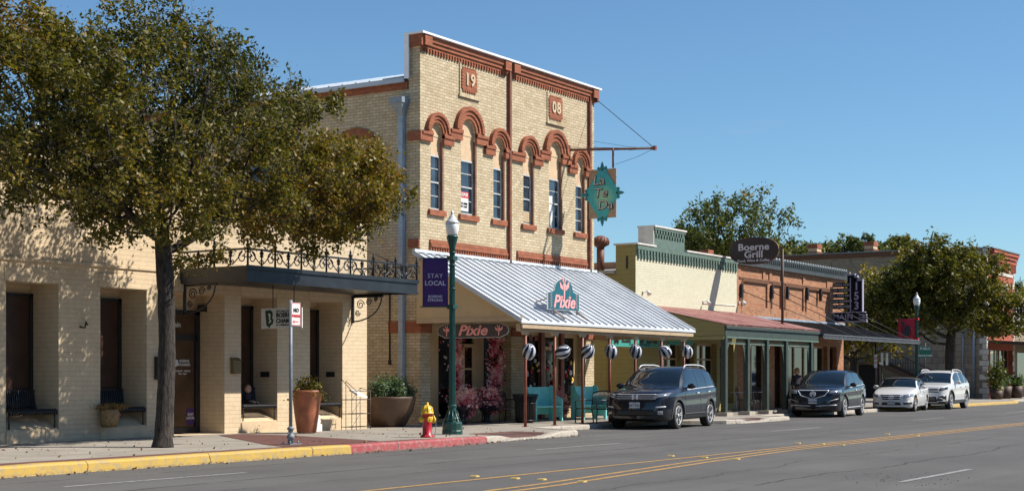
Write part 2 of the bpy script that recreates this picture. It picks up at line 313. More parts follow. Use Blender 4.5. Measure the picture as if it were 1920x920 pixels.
class MB:
    def __init__(s): s.v = []; s.f = []; s.mi = []; s.sm = []; s.cuts = []
    def add(s, vs, fs, mi=0, sm=False):
        s.cuts.append((len(s.v), len(s.f))); b = len(s.v); s.v += [tuple(x) for x in vs]; s.f += [tuple(b + i for i in f) for f in fs]; s.mi += [mi] * len(fs); s.sm += [sm] * len(fs); return s
    def box(s, x0, x1, y0, y1, z0, z1, mi=0):
        v = [(x, y, z) for z in (z0, z1) for y in (y0, y1) for x in (x0, x1)]
        return s.add(v, [(0, 2, 3, 1), (4, 5, 7, 6), (0, 1, 5, 4), (2, 6, 7, 3), (0, 4, 6, 2), (1, 3, 7, 5)], mi)
    def hexa(s, p, mi=0):                    # 8 points, bottom ring then top ring
        return s.add(p, [(3, 2, 1, 0), (4, 5, 6, 7), (0, 1, 5, 4), (1, 2, 6, 5), (2, 3, 7, 6), (3, 0, 4, 7)], mi)
    def quad(s, a, b, c, d, mi=0): return s.add([a, b, c, d], [(0, 1, 2, 3)], mi)
    def tube(s, pts, r, n=8, mi=0, sm=True, caps=True, r2=None):
        pts = [Vector(p) for p in pts]; rs = r if isinstance(r, (list, tuple)) else [r] * len(pts)
        rings = []; up = None
        for i, p in enumerate(pts):
            d = (pts[min(i + 1, len(pts) - 1)] - pts[max(i - 1, 0)])
            if d.length < 1e-9: d = Vector((0, 0, 1))
            d.normalize()
            if up is None: up = d.orthogonal().normalized()
            u = (up - d * up.dot(d))
            u = u.normalized() if u.length > 1e-5 else d.orthogonal().normalized()
            up = u; w = d.cross(u)
            rings.append([p + (u * math.cos(2 * PI * k / n) + w * math.sin(2 * PI * k / n)) * rs[i] for k in range(n)])
        v = [q for rg in rings for q in rg]; f = []
        for i in range(len(pts) - 1):
            for k in range(n): f.append((i * n + k, i * n + (k + 1) % n, (i + 1) * n + (k + 1) % n, (i + 1) * n + k))
        s.add(v, f, mi, sm)
        if caps: s.add(rings[0], [tuple(reversed(range(n)))], mi); s.add(rings[-1], [tuple(range(n))], mi)
        return s
    def bar(s, a, b, w, h, up=(0, 0, 1), mi=0):      # rectangular bar between two points
        a = Vector(a); b = Vector(b); d = (b - a).normalized(); up = Vector(up)
        x = d.cross(up); x = x.normalized() if x.length > 1e-6 else d.orthogonal().normalized(); y = x.cross(d).normalized()
        o = [(-w / 2, -h / 2), (w / 2, -h / 2), (w / 2, h / 2), (-w / 2, h / 2)]
        p = [a + x * i + y * j for i, j in o] + [b + x * i + y * j for i, j in o]
        return s.hexa(p, mi)
    def lathe(s, prof, c=(0, 0, 0), n=24, mi=0, sm=True, axis='z', caps=True):
        c = Vector(c); v = []
        for r, z in prof:
            for k in range(n):
                a = 2 * PI * k / n; p = (r * math.cos(a), r * math.sin(a), z)
                if axis == 'y': p = (p[0], p[2], p[1])
                if axis == 'x': p = (p[2], p[0], p[1])
                v.append(c + Vector(p))
        f = []
        for i in range(len(prof) - 1):
            for k in range(n): f.append((i * n + k, i * n + (k + 1) % n, (i + 1) * n + (k + 1) % n, (i + 1) * n + k))
        s.add(v, f, mi, sm)
        if not caps: return s
        if prof[0][0] > 1e-4: s.add(v[:n], [tuple(reversed(range(n)))], mi)
        if prof[-1][0] > 1e-4: s.add(v[-n:], [tuple(range(n))], mi)
        return s
    def prism(s, pts, fr, d0, d1, mi=0):     # polygon in frame fr=(o,u,v,n) extruded from d0 to d1 along n
        o, u, v, n = [Vector(q) for q in fr]
        a = [o + u * x + v * y + n * d0 for x, y in pts]; b = [o + u * x + v * y + n * d1 for x, y in pts]; k = len(pts)
        return s.add(a + b, [tuple(reversed(range(k))), tuple(range(k, 2 * k))] + [(i, (i + 1) % k, k + (i + 1) % k, k + i) for i in range(k)], mi)
    def ell(s, c, r, n=14, m=9, mi=0):
        return s.lathe_scaled(c, r, n, m, mi)
    def lathe_scaled(s, c, r, n, m, mi):
        v = []; f = []
        for i in range(m + 1):
            t = PI * i / m
            for k in range(n):
                a = 2 * PI * k / n
                v.append((c[0] + r[0] * math.sin(t) * math.cos(a), c[1] + r[1] * math.sin(t) * math.sin(a), c[2] - r[2] * math.cos(t)))
        for i in range(m):
            for k in range(n): f.append((i * n + k, i * n + (k + 1) % n, (i + 1) * n + (k + 1) % n, (i + 1) * n + k))
        return s.add(v, f, mi, True)
    def ring(s, fr, cx, cz, r0, r1, d0, d1, a0=0, a1=180, n=20, mi=0):   # arch ring in a frame
        o, u, v, nn = [Vector(q) for q in fr]
        for i in range(n):
            t0 = R(a0 + (a1 - a0) * i / n); t1 = R(a0 + (a1 - a0) * (i + 1) / n)
            pts = [(cx + r0 * math.cos(t0), cz + r0 * math.sin(t0)), (cx + r1 * math.cos(t0), cz + r1 * math.sin(t0)),
                   (cx + r1 * math.cos(t1), cz + r1 * math.sin(t1)), (cx + r0 * math.cos(t1), cz + r0 * math.sin(t1))]
            s.prism(pts, fr, d0, d1, mi)
        return s
    def mesh(s, name):
        me = bpy.data.meshes.new(name); me.from_pydata(s.v, [], s.f)
        me.polygons.foreach_set('material_index', s.mi); me.polygons.foreach_set('use_smooth', s.sm); me.update(); return me
    def build(s, name, mats, parent=None, fix=True):
        me = s.mesh(name)
        if fix:
            bm = bmesh.new(); bm.from_mesh(me); bmesh.ops.remove_doubles(bm, verts=bm.verts, dist=1e-5)
            bmesh.ops.recalc_face_normals(bm, faces=bm.faces); bm.to_mesh(me); bm.free()
        return link(name, me, parent, mats if isinstance(mats, (list, tuple)) else [mats])

def build_split(mb, name, mats, parent, gap=.02):
    """one object per cluster of touching primitives"""
    n = len(mb.cuts); vb = [c[0] for c in mb.cuts] + [len(mb.v)]; fb = [c[1] for c in mb.cuts] + [len(mb.f)]
    bb = []
    for i in range(n):
        a = np.array(mb.v[vb[i]:vb[i + 1]]); bb.append((a.min(0) - gap / 2, a.max(0) + gap / 2))
    par = list(range(n))
    def find(i):
        while par[i] != i: par[i] = par[par[i]]; i = par[i]
        return i
    for i in range(n):
        for j in range(i):
            if (bb[i][0] <= bb[j][1]).all() and (bb[j][0] <= bb[i][1]).all(): par[find(i)] = find(j)
    outs = []
    for r_ in sorted({find(i) for i in range(n)}):
        m2 = MB()
        for i in range(n):
            if find(i) != r_: continue
            o = vb[i]; b = len(m2.v); m2.v += mb.v[vb[i]:vb[i + 1]]
            for q in range(fb[i], fb[i + 1]): m2.f.append(tuple(w - o + b for w in mb.f[q])); m2.mi.append(mb.mi[q]); m2.sm.append(mb.sm[q])
        outs.append(m2.build(name, mats, parent))
    return outs

FRONT = lambda Y, x=0, z=0: ((x, Y, z), (1, 0, 0), (0, 0, 1), (0, -1, 0))       # faces the street; u = +X
SIDE = lambda X, y=0, z=0: ((X, y, z), (0, -1, 0), (0, 0, 1), (-1, 0, 0))       # faces -X; u = towards the street

def text(name, s, size, fr, m, parent, weight=0.0, ext=.006, align='CENTER', shear=0, sx=1.0, spacing=1.0):
    c = bpy.data.curves.new(name, 'FONT'); c.body = s; c.size = size; c.align_x = align; c.align_y = 'CENTER'
    c.offset = weight; c.extrude = ext / 2; c.shear = shear; c.space_character = spacing; c.resolution_u = 3
    o = bpy.data.objects.new(name, c); COL.objects.link(o)
    dg = bpy.context.evaluated_depsgraph_get(); me = bpy.data.meshes.new_from_object(o.evaluated_get(dg))
    bpy.data.objects.remove(o); bpy.data.curves.remove(c)
    O, u, v, n = [Vector(q) for q in fr]
    mt = Matrix(((u.x * sx, v.x, n.x, O.x + n.x * ext / 2), (u.y * sx, v.y, n.y, O.y + n.y * ext / 2), (u.z * sx, v.z, n.z, O.z + n.z * ext / 2), (0, 0, 0, 1)))
    me.transform(mt); me.materials.clear()
    return link(name, me, parent, [m])

def wall(mb, P, s0, s1, z0, z1, ops, depth, mi=0):
    """wall sheet with openings. P(s,z,d) -> point; ops: (sa,sb,za,zb[,archR]) -> reveals of given depth"""
    rects = [(o[0], o[1], o[2], o[3]) for o in ops]
    ss = sorted({s0, s1, *[x for r in rects for x in r[:2]]}); zs = sorted({z0, z1, *[x for r in rects for x in r[2:4]]})
    for i in range(len(ss) - 1):
        for j in range(len(zs) - 1):
            cs = (ss[i] + ss[i + 1]) / 2; cz = (zs[j] + zs[j + 1]) / 2
            if any(a < cs < b and c < cz < d for a, b, c, d in rects): continue
            mb.quad(P(ss[i], zs[j], 0), P(ss[i + 1], zs[j], 0), P(ss[i + 1], zs[j + 1], 0), P(ss[i], zs[j + 1], 0), mi)
    for o in ops:
        a, b, c, d = o[:4]; dp = o[5] if len(o) > 5 else depth
        mb.quad(P(a, c, 0), P(a, d, 0), P(a, d, dp), P(a, c, dp), mi); mb.quad(P(b, c, 0), P(b, c, dp), P(b, d, dp), P(b, d, 0), mi)
        mb.quad(P(a, c, 0), P(a, c, dp), P(b, c, dp), P(b, c, 0), mi); mb.quad(P(a, d, 0), P(b, d, 0), P(b, d, dp), P(a, d, dp), mi)
        if len(o) > 4 and o[4]:              # arched head: spandrels with a soffit inside the rectangle
            r = (b - a) / 2; cx = (a + b) / 2; cz = d - r; n = 12
            for k in range(n):
                t0 = PI * k / n; t1 = PI * (k + 1) / n
                x0, y0, x1, y1 = cx + r * math.cos(t0), cz + r * math.sin(t0), cx + r * math.cos(t1), cz + r * math.sin(t1)
                mb.quad(P(x0, y0, 0), P(x0, d, 0), P(x1, d, 0), P(x1, y1, 0), mi)
                mb.quad(P(x0, y0, 0), P(x1, y1, 0), P(x1, y1, dp), P(x0, y0, dp), mi)

# ------------------------------------------------------------------ foliage
def leaf_mesh(name, pts, size, rnd, mat_, parent, droop=0, aspect=.5):
    n = len(pts); nrm = RNG.normal(size=(n, 3)); nrm[:, 2] = np.abs(nrm[:, 2]) * .9 + .25; nrm /= np.linalg.norm(nrm, axis=1)[:, None]
    a = np.cross(nrm, RNG.normal(size=(n, 3))); a /= np.linalg.norm(a, axis=1)[:, None]; b = np.cross(nrm, a)
    sz = (size * RNG.uniform(.4, 1.45, n))[:, None]
    p = np.asarray(pts); v = np.empty((n, 4, 3))
    v[:, 0] = p - a * sz * .5; v[:, 1] = p + b * sz * aspect * .5; v[:, 2] = p + a * sz * .5 + nrm * sz * .1; v[:, 3] = p - b * sz * aspect * .5
    v = v.reshape(-1, 3).astype(np.float32)
    me = bpy.data.meshes.new(name); me.vertices.add(4 * n); me.vertices.foreach_set('co', v.ravel())
    me.loops.add(4 * n); me.loops.foreach_set('vertex_index', np.arange(4 * n, dtype=np.int32))
    me.polygons.add(n); me.polygons.foreach_set('loop_start', np.arange(0, 4 * n, 4, dtype=np.int32))
    me.update(); me.validate()
    at = me.attributes.new('rnd', 'FLOAT', 'POINT'); at.data.foreach_set('value', np.repeat(rnd, 4).astype(np.float32))
    return link(name, me, parent, [mat_])

def grow(base, fork, ells, n_attr, step, infl, kill, iters=60, seed=1, lean=(0, 0, 0), hole=.0):
    rng = np.random.default_rng(seed); pts = []
    vols = np.array([e[3] * e[4] * e[5] for e in ells]) ** .85; vols /= vols.sum()
    for e, w in zip(ells, vols):
        k = int(n_attr * w); d = rng.normal(size=(k, 3)); d /= np.linalg.norm(d, axis=1)[:, None]
        r = rng.uniform(.15, 1, k) ** .42
        # bumpy outline
        ph = rng.uniform(0, 6, 6)
        bumpy = 1 + .13 * np.sin(4 * d[:, 0] + ph[0]) * np.sin(5 * d[:, 1] + ph[1]) + .11 * np.sin(9 * d[:, 2] + 6 * d[:, 0] + ph[2]) + .08 * np.sin(15 * d[:, 1] + 11 * d[:, 2] + ph[3])
        q = d * (r * bumpy)[:, None] * np.array(e[3:6]) + np.array(e[:3]); pts.append(q)
    A = np.vstack(pts)
    # gaps: drop attractors where a random field is low
    if hole > 0:
        K = rng.normal(size=(8, 3)) * 1.6; ph = rng.uniform(0, 6.28, 8)
        f = np.sin(A @ K.T + ph).sum(1); A = A[f > np.quantile(f, hole)]
    nodes_ = [np.array(base, float)]; par = [-1]
    fork = np.array(fork, float); base = np.array(base, float); k = max(2, int(np.linalg.norm(fork - base) / step))
    for i in range(1, k + 1):
        t = i / k; nodes_.append(base + (fork - base) * t + np.array(lean) * math.sin(PI * t)); par.append(len(nodes_) - 2)
    N = np.array(nodes_); P_ = list(par); alive = np.ones(len(A), bool)
    near = np.full(len(A), 1e9); idx = np.zeros(len(A), int)
    def upd(new, off):
        d = np.linalg.norm(A[:, None] - new[None], axis=2); j = d.argmin(1); dm = d[np.arange(len(A)), j]
        m = dm < near; near[m] = dm[m]; idx[m] = j[m] + off
    upd(N, 0)
    # first limbs may reach further
    for it in range(iters):
        rad = infl if it > 8 else 99
        m = alive & (near < rad) & (idx >= (k - 2))
        if not m.any(): break
        ids = np.unique(idx[m]); new = []
        for i in ids:
            s_ = m & (idx == i); dv = A[s_] - N[i]; dv /= np.linalg.norm(dv, axis=1)[:, None] + 1e-9
            d = dv.sum(0) + rng.normal(size=3) * .25 * math.sqrt(s_.sum()); L_ = np.linalg.norm(d)
            if L_ < 1e-6: continue
            p = N[i] + d / L_ * step
            if it > 25 and np.min(np.linalg.norm(N - p, axis=1)) < step * .3: continue
            new.append(p); P_.append(i)
        if not new: break
        new = np.array(new); off = len(N); N = np.vstack([N, new]); upd(new, off)
        alive &= near > kill
    P_ = np.array(P_); n = len(N); ch = np.zeros(n, int)
    tip = np.ones(n, bool); tip[P_[1:]] = False
    return N, P_, tip, k

def tree(name, label, base, fork, ells, leafm, n_attr=1800, step=.28, infl=1.6, kill=.34, seed=1, trunk_r=.17, leaves=26, leaf=.075,
         spread=.22, lean=(0, 0, 0), group=None, hole=.2, twig=.006, bare=.0, cat='tree', rbias=None, extra=0, sides=5, aspect=.55):
    root = thing(name, base, label, cat, group)
    N, P_, tip, k = grow(base, fork, ells, n_attr, step, infl, kill, seed=seed, lean=lean, hole=hole)
    n = len(N); a = np.zeros(n); ex = max(1.6, math.log(max(8, tip.sum())) / math.log(trunk_r / twig))
    for i in range(n - 1, 0, -1):
        if a[i] == 0: a[i] = twig ** ex
        a[P_[i]] += a[i]
    r = np.maximum(a ** (1 / ex), twig); r = np.minimum(r, trunk_r)
    for i in range(k + 1): r[i] = trunk_r * (1 + .1 * (1 - i / k)) * (1.28 if i == 0 else 1)
    mb = MB(); rng = random.Random(seed)
    # trunk with rough outline
    pts = [N[i] for i in range(k + 1)]; rr = [r[i] * rng.uniform(.95, 1.05) for i in range(k + 1)]
    mb.tube(pts, rr, 14)
    bm2 = MB()
    for i in range(k + 1, n):
        j = P_[i]; q0 = N[j]; q1 = N[i]
        sd_ = 7 if r[i] > .03 else (sides if r[i] > .012 else 3)
        bm2.tube([q0, q1], [min(r[j], r[i] * 1.25), r[i]], sd_, caps=False)
    tr = mb.build('trunk', M_BARK, root, fix=False)
    bm2.build('branches', M_BARK if not bare else M_BARK, root, fix=False)
    # twigs and leaves around thin nodes
    g = np.random.default_rng(seed + 5); thin = np.where((r < twig * 3.2) & (np.arange(n) > k))[0]
    tw = MB(); P = []; RD = []
    K = g.normal(size=(6, 3)) * .9; ph = g.uniform(0, 6.28, 6)
    cen = N[k + 1:].mean(0)
    for i in thin:
        c = N[i]; dens = .6 + .6 * (np.sin(K @ c + ph).sum() / 3)
        if bare and g.uniform() < bare: dens *= .12
        m = int(max(0, leaves * dens * g.uniform(.4, 1.5)))
        outd = c - cen; outd /= np.linalg.norm(outd) + 1e-6
        for _ in range(2 if tip[i] else 1):
            d = outd * .6 + g.normal(size=3) * .8; d /= np.linalg.norm(d); e = c + d * spread * g.uniform(.8, 2.0)
            if twig < .012: tw.tube([c, (c + e) / 2 + g.normal(size=3) * .02, e], [twig * .7, twig * .5, twig * .25], 3, caps=False)
            if m > 1:
                t = g.uniform(.1, 1.05, m // (2 if tip[i] else 1))[:, None]; P.append(c + (e - c) * t + g.normal(size=(len(t), 3)) * spread * .38)
                cr = .5 + .22 * (np.sin(K[:3] @ c * .8 + ph[:3]).sum() / 1.7)
                if rbias: cr += rbias(c)
                RD.append(np.clip(g.normal(cr, .19, len(t)), 0, 1))
    if bare:
        for i in np.where(tip)[0]:
            if g.uniform() > .13: continue
            c = N[i]; d = (c - cen) / (np.linalg.norm(c - cen) + 1e-6) + g.normal(size=3) * .45; d /= np.linalg.norm(d); L_ = g.uniform(.3, .75)
            tw.tube([c, c + d * L_ * .5 + g.normal(size=3) * .04, c + d * L_], [twig, twig * .7, twig * .35], 3, caps=False)
            for q in range(2): e = c + d * L_ * g.uniform(.3, .8); tw.tube([e, e + (d + g.normal(size=3) * .7) * .15], [twig * .6, twig * .3], 3, caps=False)
    if tw.v: tw.build('twigs', M_TWIG, root, fix=False)
    P = np.vstack(P); RD = np.concatenate(RD)
    leaf_mesh('crown', P, leaf, RD, leafm, root, aspect=aspect)
    print(name, 'nodes', n, 'leaves', len(P))
    return root

def shrub_pts(c, rad, n, seed=0, stems=14):
    g = np.random.default_rng(seed); P = []
    for s_ in range(stems):
        d = g.normal(size=3); d[2] = abs(d[2]) + .4; d /= np.linalg.norm(d); e = np.array(c) + d * np.array(rad) * g.uniform(.7, 1.15)
        t = g.uniform(.25, 1, n // stems)[:, None]
        P.append(np.array(c) + (e - np.array(c)) * t + g.normal(size=(len(t), 3)) * np.array(rad) * .16)
    P = np.vstack(P); return P, np.clip(g.normal(.5, .25, len(P)), 0, 1)
# ------------------------------------------------------------------ ground, road, kerbs, pavement
YC, YF = 24.6, 25.2                                     # chamber building front plane, shop fronts plane
def swz(x): return .16 if x < 26 else (.12 if x > 30 else .16 - .01 * (x - 26))
g = MB(); g.quad((-900, -900, -.06), (1500, -900, -.06), (1500, 1200, -.06), (-900, 1200, -.06))
tag(g.build('ground', mat('dry_ground', (.16, .13, .09), .95, var=.2, scale=.2, obj=False)), kind='structure')
r = MB(); xs = list(range(-60, 401, 20))
for i in range(len(xs) - 1): r.quad((xs[i], -3, 0), (xs[i + 1], -3, 0), (xs[i + 1], 23.5, 0), (xs[i], 23.5, 0))
tag(r.build('road', M_ASPHALT), kind='structure')
KP = [(-60, 18.3), (4, 18.3), (12, 18.3), (18, 18.32), (23.1, 18.38), (26.5, 18.5), (28.4, 18.72), (29.2, 18.85), (29.9, 18.95), (31.3, 19.0), (32.2, 19.02), (33.2, 19.15), (33.7, 19.5), (34.0, 20.2),
      (34.5, 21.1), (42.6, 21.1), (43.1, 20.4), (43.5, 19.75), (44.2, 19.55), (46.2, 19.6), (48.6, 19.75), (49.0, 20.2), (49.3, 20.8), (49.8, 21.15), (62, 21.15), (84, 21.1), (86.5, 21.6), (88.5, 22.4), (120, 22.5), (400, 22.5)]
def kz(x): return .05 if (29.8 < x < 31.6 or 44.8 < x < 46.3) else swz(x) + .012
def kerb(name, x0, x1, m):
    mb = MB(); pts = [p for p in KP if x0 <= p[0] <= x1]
    off = []
    for i, p in enumerate(pts):
        a = Vector(pts[max(i - 1, 0)]); b = Vector(pts[min(i + 1, len(pts) - 1)]); d = (b - a).normalized(); off.append(Vector((-d.y, d.x)))
    v = []; prof = [(-.03, -.03), (-.015, .06), (0.0, 1.0 - .22), (.035, 1.0 - .03), (.08, 1.0), (.24, 1.0), (.24, -.3)]
    # break the strip into ~1.2 m stones
    P2 = []; O2 = []
    for i in range(len(pts) - 1):
        k = max(1, int((Vector(pts[i + 1]) - Vector(pts[i])).length / .6)) if pts[i + 1][0] < 100 and pts[i][0] > 0 else 1
        for j in range(k): t = j / k; P2.append(Vector(pts[i]).lerp(Vector(pts[i + 1]), t)); O2.append(off[i].lerp(off[i + 1], t))
    P2.append(Vector(pts[-1])); O2.append(off[-1]); rg = random.Random(3)
    for p, o in zip(P2, O2):
        h = kz(p.x) + rg.uniform(-.008, .004); w = rg.uniform(-.008, .008)
        for q, (dx, hz) in enumerate(prof): v.append((p.x + o.x * (dx + w), p.y + o.y * (dx + w), (hz * h if hz > 0 else -.03)))
    n = len(prof); f = [(i * n + j, (i + 1) * n + j, (i + 1) * n + j + 1, i * n + j + 1) for i in range(len(P2) - 1) for j in range(n - 1)]
    mb.add(v, f, 0, False); return tag(mb.build(name, m), kind='structure')
kerb('yellow_kerb', -60, 23.1, M_KERBYEL); kerb('red_kerb', 23.1, 28.4, M_KERBRED); kerb('kerb', 28.4, 62, M_KERB)
kerb('yellow_kerb', 62, 88.5, M_KERBYEL); kerb('kerb', 88.5, 400, M_KERB)
sw = MB()
for (xa, ya), (xb, yb) in zip(KP[:-1], KP[1:]):
    k = max(1, int((xb - xa) / 2)) if xb < 100 else 1
    for j in range(k):
        a, b = xa + (xb - xa) * j / k, xa + (xb - xa) * (j + 1) / k; c, d = ya + (yb - ya) * j / k, ya + (yb - ya) * (j + 1) / k
        za = kz(a) - .012 if 29.8 < a < 31.6 or 44.8 < a < 46.3 else swz(a); zb = kz(b) - .012 if 29.8 < b < 31.6 or 44.8 < b < 46.3 else swz(b)
        sw.quad((a, c + .2, za), (b, d + .2, zb), (b, max(d + .9, 20.3), swz(b)), (a, max(c + .9, 20.3), swz(a))); sw.quad((a, max(c + .9, 20.3), swz(a)), (b, max(d + .9, 20.3), swz(b)), (b, 70, swz(b)), (a, 70, swz(a)))
tag(sw.build('pavement', M_CONC), kind='structure')
nsw = MB(); nsw.box(-60, 400, -30, 2.2, -.04, .13); tag(nsw.build('near_pavement', M_CONC), kind='structure')
bp = MB()
xs = [4 + i for i in range(24)]
for a, b in zip(xs[:-1], xs[1:]):
    bp.quad((a, 18.5 if a < 22 else 18.58, swz(a) + .004), (b, 18.5 if b < 22 else 18.58, swz(b) + .004), (b, 19.05 if b < 22 else 19.0, swz(b) + .004), (a, 19.05 if a < 22 else 19.0, swz(a) + .004))
bp.add([(21.9, 19.04, .165), (24.9, 19.04, .165), (26.2, 22.6, .165), (26.3, 24.1, .165), (25.4, 24.0, .165), (22.3, 19.8, .165)], [(0, 1, 2, 3, 4, 5)])
def ramp_pave(x0, x1, y0):
    for i in range(8):
        a, b = x0 + (x1 - x0) * i / 8, x0 + (x1 - x0) * (i + 1) / 8
        bp.quad((a, y0 + .24, kz(a) - .004 if kz(a) < .1 else swz(a) + .004), (b, y0 + .24, kz(b) - .004 if kz(b) < .1 else swz(b) + .004), (b, 20.25, swz(b) + .006), (a, 20.25, swz(a) + .006))
ramp_pave(29.9, 31.9, 18.95); ramp_pave(44.6, 46.6, 19.55)
tag(bp.build('brick_paving', M_PAVER), kind='structure')
# painted lines
def line(name, pts, w, m, z=.004):
    mb = MB()
    for (xa, ya), (xb, yb) in zip(pts[:-1], pts[1:]):
        n = max(1, int(abs(xb - xa) / 4))
        for j in range(n):
            a, b = xa + (xb - xa) * j / n, xa + (xb - xa) * (j + 1) / n; c, d = ya + (yb - ya) * j / n, ya + (yb - ya) * (j + 1) / n
            mb.quad((a, c - w / 2, z), (b, d - w / 2, z), (b, d + w / 2, z), (a, c + w / 2, z))
    return mb
ly = line('x', [(-20, 12.25), (29, 12.25), (200, 12.6)], .11, M_LINEYEL)
for pts in ([(-20, 10.7), (14, 10.78), (18, 10.98), (24, 11.6), (29, 11.98), (34, 12.0), (200, 12.35)], [(-20, 10.4), (14, 10.48), (18, 10.66), (24, 11.3), (29, 11.7), (200, 12.1)]):
    b = line('x', pts, .11, M_LINEYEL); ly.add(b.v, b.f)
tag(ly.build('yellow_centre_lines', M_LINEYEL), kind='structure')
lw = MB()
for x in [-9 + 12.2 * i for i in range(12)]:
    for (y, dx, ln) in ((16.15, 26.3 - 15.4, 3.6), (6.9, 33.3 - 27.6, 3.5)):
        b = line('x', [(x + dx, y), (x + dx + ln, y)], .10, M_LINEWHT); lw.add(b.v, b.f)
tag(lw.build('white_lane_lines', M_LINEWHT), kind='structure')
# manhole-like patches and stains are in the asphalt; raised road markers are things
mk = MB(); mk.prism([(-.055, 0), (.055, 0), (.035, .022), (-.035, .022)], ((0, 0, 0), (1, 0, 0), (0, 0, 1), (0, -1, 0)), -.055, .055)
for q, (u, v) in enumerate([(966, 897.5), (1016, 899.5), (1091, 903.5), (1258, 855), (1321, 858), (1381, 861), (1496, 831), (1541, 832.5), (1578.5, 834.5), (1664, 814), (1719, 816.5), (890, 893.5)]):
    x, y = gnd(u, v)
    if q == 0:
        o0 = o = mk.build('road_marker', mat('amber_road_marker', (.62, .45, .16), .45, var=.2))
    else: o = o0.copy(); COL.objects.link(o)
    o.location = (x, y, .004)
    tag(o, 'small raised amber road stud on the asphalt beside the yellow centre lines', 'road stud', 'raised road studs along the centre lines')

# ------------------------------------------------------------------ chamber building (cream painted masonry, far left)
PC = lambda s, z, d: (s, YC + d, z)
cb = thing('office_building', (20, YC, .13), 'low cream painted brick office with deep window recesses and iron canopy', 'building')
ops_u = [(11, 110), (188, 275), (326, 421), (452, 520), (581, 642)]
OPS = [(wx(a, YC), wx(b, YC)) for a, b in ops_u]
XR = 31.6; BOT, TOP = .4, 3.38
allops = [(13.2, 15.0, BOT, TOP), (16.0, 17.8 if False else 18.0, BOT, TOP)]
allops += [(a, b, (.16 if i == 2 else BOT), TOP) for i, (a, b) in enumerate(OPS)]
mb = MB(); wall(mb, PC, 8, XR, .0, 5.9, allops, .85)
mb.quad((XR, YC, 0), (XR, 40, 0), (XR, 40, 5.9), (XR, YC, 5.9)); mb.quad((8, YC, 0), (8, YC, 5.9), (8, 40, 5.9), (8, 40, 0))
mb.quad((8, YC + .85, 0), (XR - .01, YC + .85, 0), (XR - .01, YC + .85, 3.5), (8, YC + .85, 3.5))
mb.quad((8, YC + .3, 5.6), (XR, YC + .3, 5.6), (XR, 40, 5.6), (8, 40, 5.6)); mb.box(8, XR, YC + .0, YC + .3, 5.895, 5.9); mb.quad((8, 40, 0), (8, 40, 5.9), (XR, 40, 5.9), (XR, 40, 0))
mb.build('wall', M_CREAMPAINT, cb)
# lintel panels, ledge, cap
tr = MB()
tr.box(8, XR + .02, YC - .035, YC + .05, 3.80, 3.86)
for a, b, c, d in allops: tr.box(a - .04, b + .04, YC - .022, YC + .03, 3.38, 3.66)
tr.box(8, XR + .03, YC - .05, YC + .32, 5.9, 5.97)
tr.build('ledge', M_CREAMPAINT, cb)
# sloping sills under the benches
sl = MB()
for i, (a, b, c, d) in enumerate(allops):
    if c < .3: continue
    sl.hexa([(a + .005, YC + .01, .1), (b - .005, YC + .01, .1), (b - .005, YC + .845, .1), (a + .005, YC + .845, .1), (a + .005, YC + .012, .42), (b - .005, YC + .012, .42), (b - .005, YC + .845, .82), (a + .005, YC + .845, .82)])
    sl.box(a - .0, b + .0, YC - .03, YC + .012, .1, .40)
build_split(sl, 'sill', M_STUCCO, cb)
for i, (a, b, c, d) in enumerate(allops):
    if c < .3: continue
    f = MB(); y = YC + .80
    f.box(a + .02, b - .03, y, y + .03, .86, 3.14); w_ = f.build('window', M_BROWN, cb)
    f = MB()
    for x0, x1, z0, z1 in ((b - .09, b - .0, .84, 3.2), (a, a + .06, .84, 3.2), (a, b, 3.13, 3.2)): f.box(x0, x1, y - .03, y + .01, z0, z1)
    f.build('window_frame', M_BLKPLASTIC, w_)
# entrance door
a, b = OPS[2]; y = YC + .80
d = MB(); d.box(b - 1.05, b - .17, y, y + .04, .2, 2.32); dr = d.build('door', mat('bronze_tinted_glass', (.085, .05, .028), .12, var=.3, scale=2), cb)
f = MB()
for x0, x1, z0, z1 in ((b - .15, b - .005, .16, 3.0), (b - 1.12, b - 1.04, .16, 3.0), (a, a + .06, .16, 3.0), (b - 1.1, b - .1, 2.32, 2.46), (a, b, 2.93, 3.02), (b - 1.05, b - .15, .16, .3)): f.box(x0, x1, y - .03, y + .03, z0, z1)
f.build('door_frame', M_BLKPLASTIC, dr)
f = MB(); f.box(b - 1.04, b - .15, y + .0, y + .03, 2.46, 2.93); f.box(a + .06, b - 1.12, y + .0, y + .03, .3, 2.93); f.build('transom_glass', MATS['bronze_tinted_glass'], dr)
f = MB(); f.tube([(b - .95, y - .03, 1.0), (b - .95, y - .08, 1.02), (b - .95, y - .08, 1.36), (b - .95, y - .03, 1.38)], .014, 8); f.build('door_handle', M_ALUM, dr)
fr = lambda x, z, yy=y - .006: ((x, yy, z), (1, 0, 0), (0, 0, 1), (0, -1, 0))
M_FROST = mat('white_decal', (.62, .62, .60), .6, var=.02)
text('door_lettering', 'Main', .17, fr(b - .78, 2.68), M_FROST, dr, .003)
text('door_lettering', 'BOERNE\nCHAMBER', .085, fr(b - .5, 1.80), M_FROST, dr, .002)
text('door_lettering', 'MONDAY - FRIDAY\n9am - 5pm', .06, fr(b - .56, 1.58), M_FROST, dr, .001)
f = MB(); f.prism([(-.05, -.08), (.05, -.05), (.06, 0), (.03, .02), (.05, .06), (0, .09), (-.06, .08)], fr(b - .74, 1.79), 0, .004); f.build('door_emblem', M_FROST, dr)
f = MB(); f.box(b - .42, b - .19, y - .012, y - .004, .36, .74); pz = f.build('door_poster', M_PURPLE, dr)
text('poster_lettering', 'STAY\nLOCAL', .085, fr(b - .305, .56, y - .014), M_FROST, pz, .002)
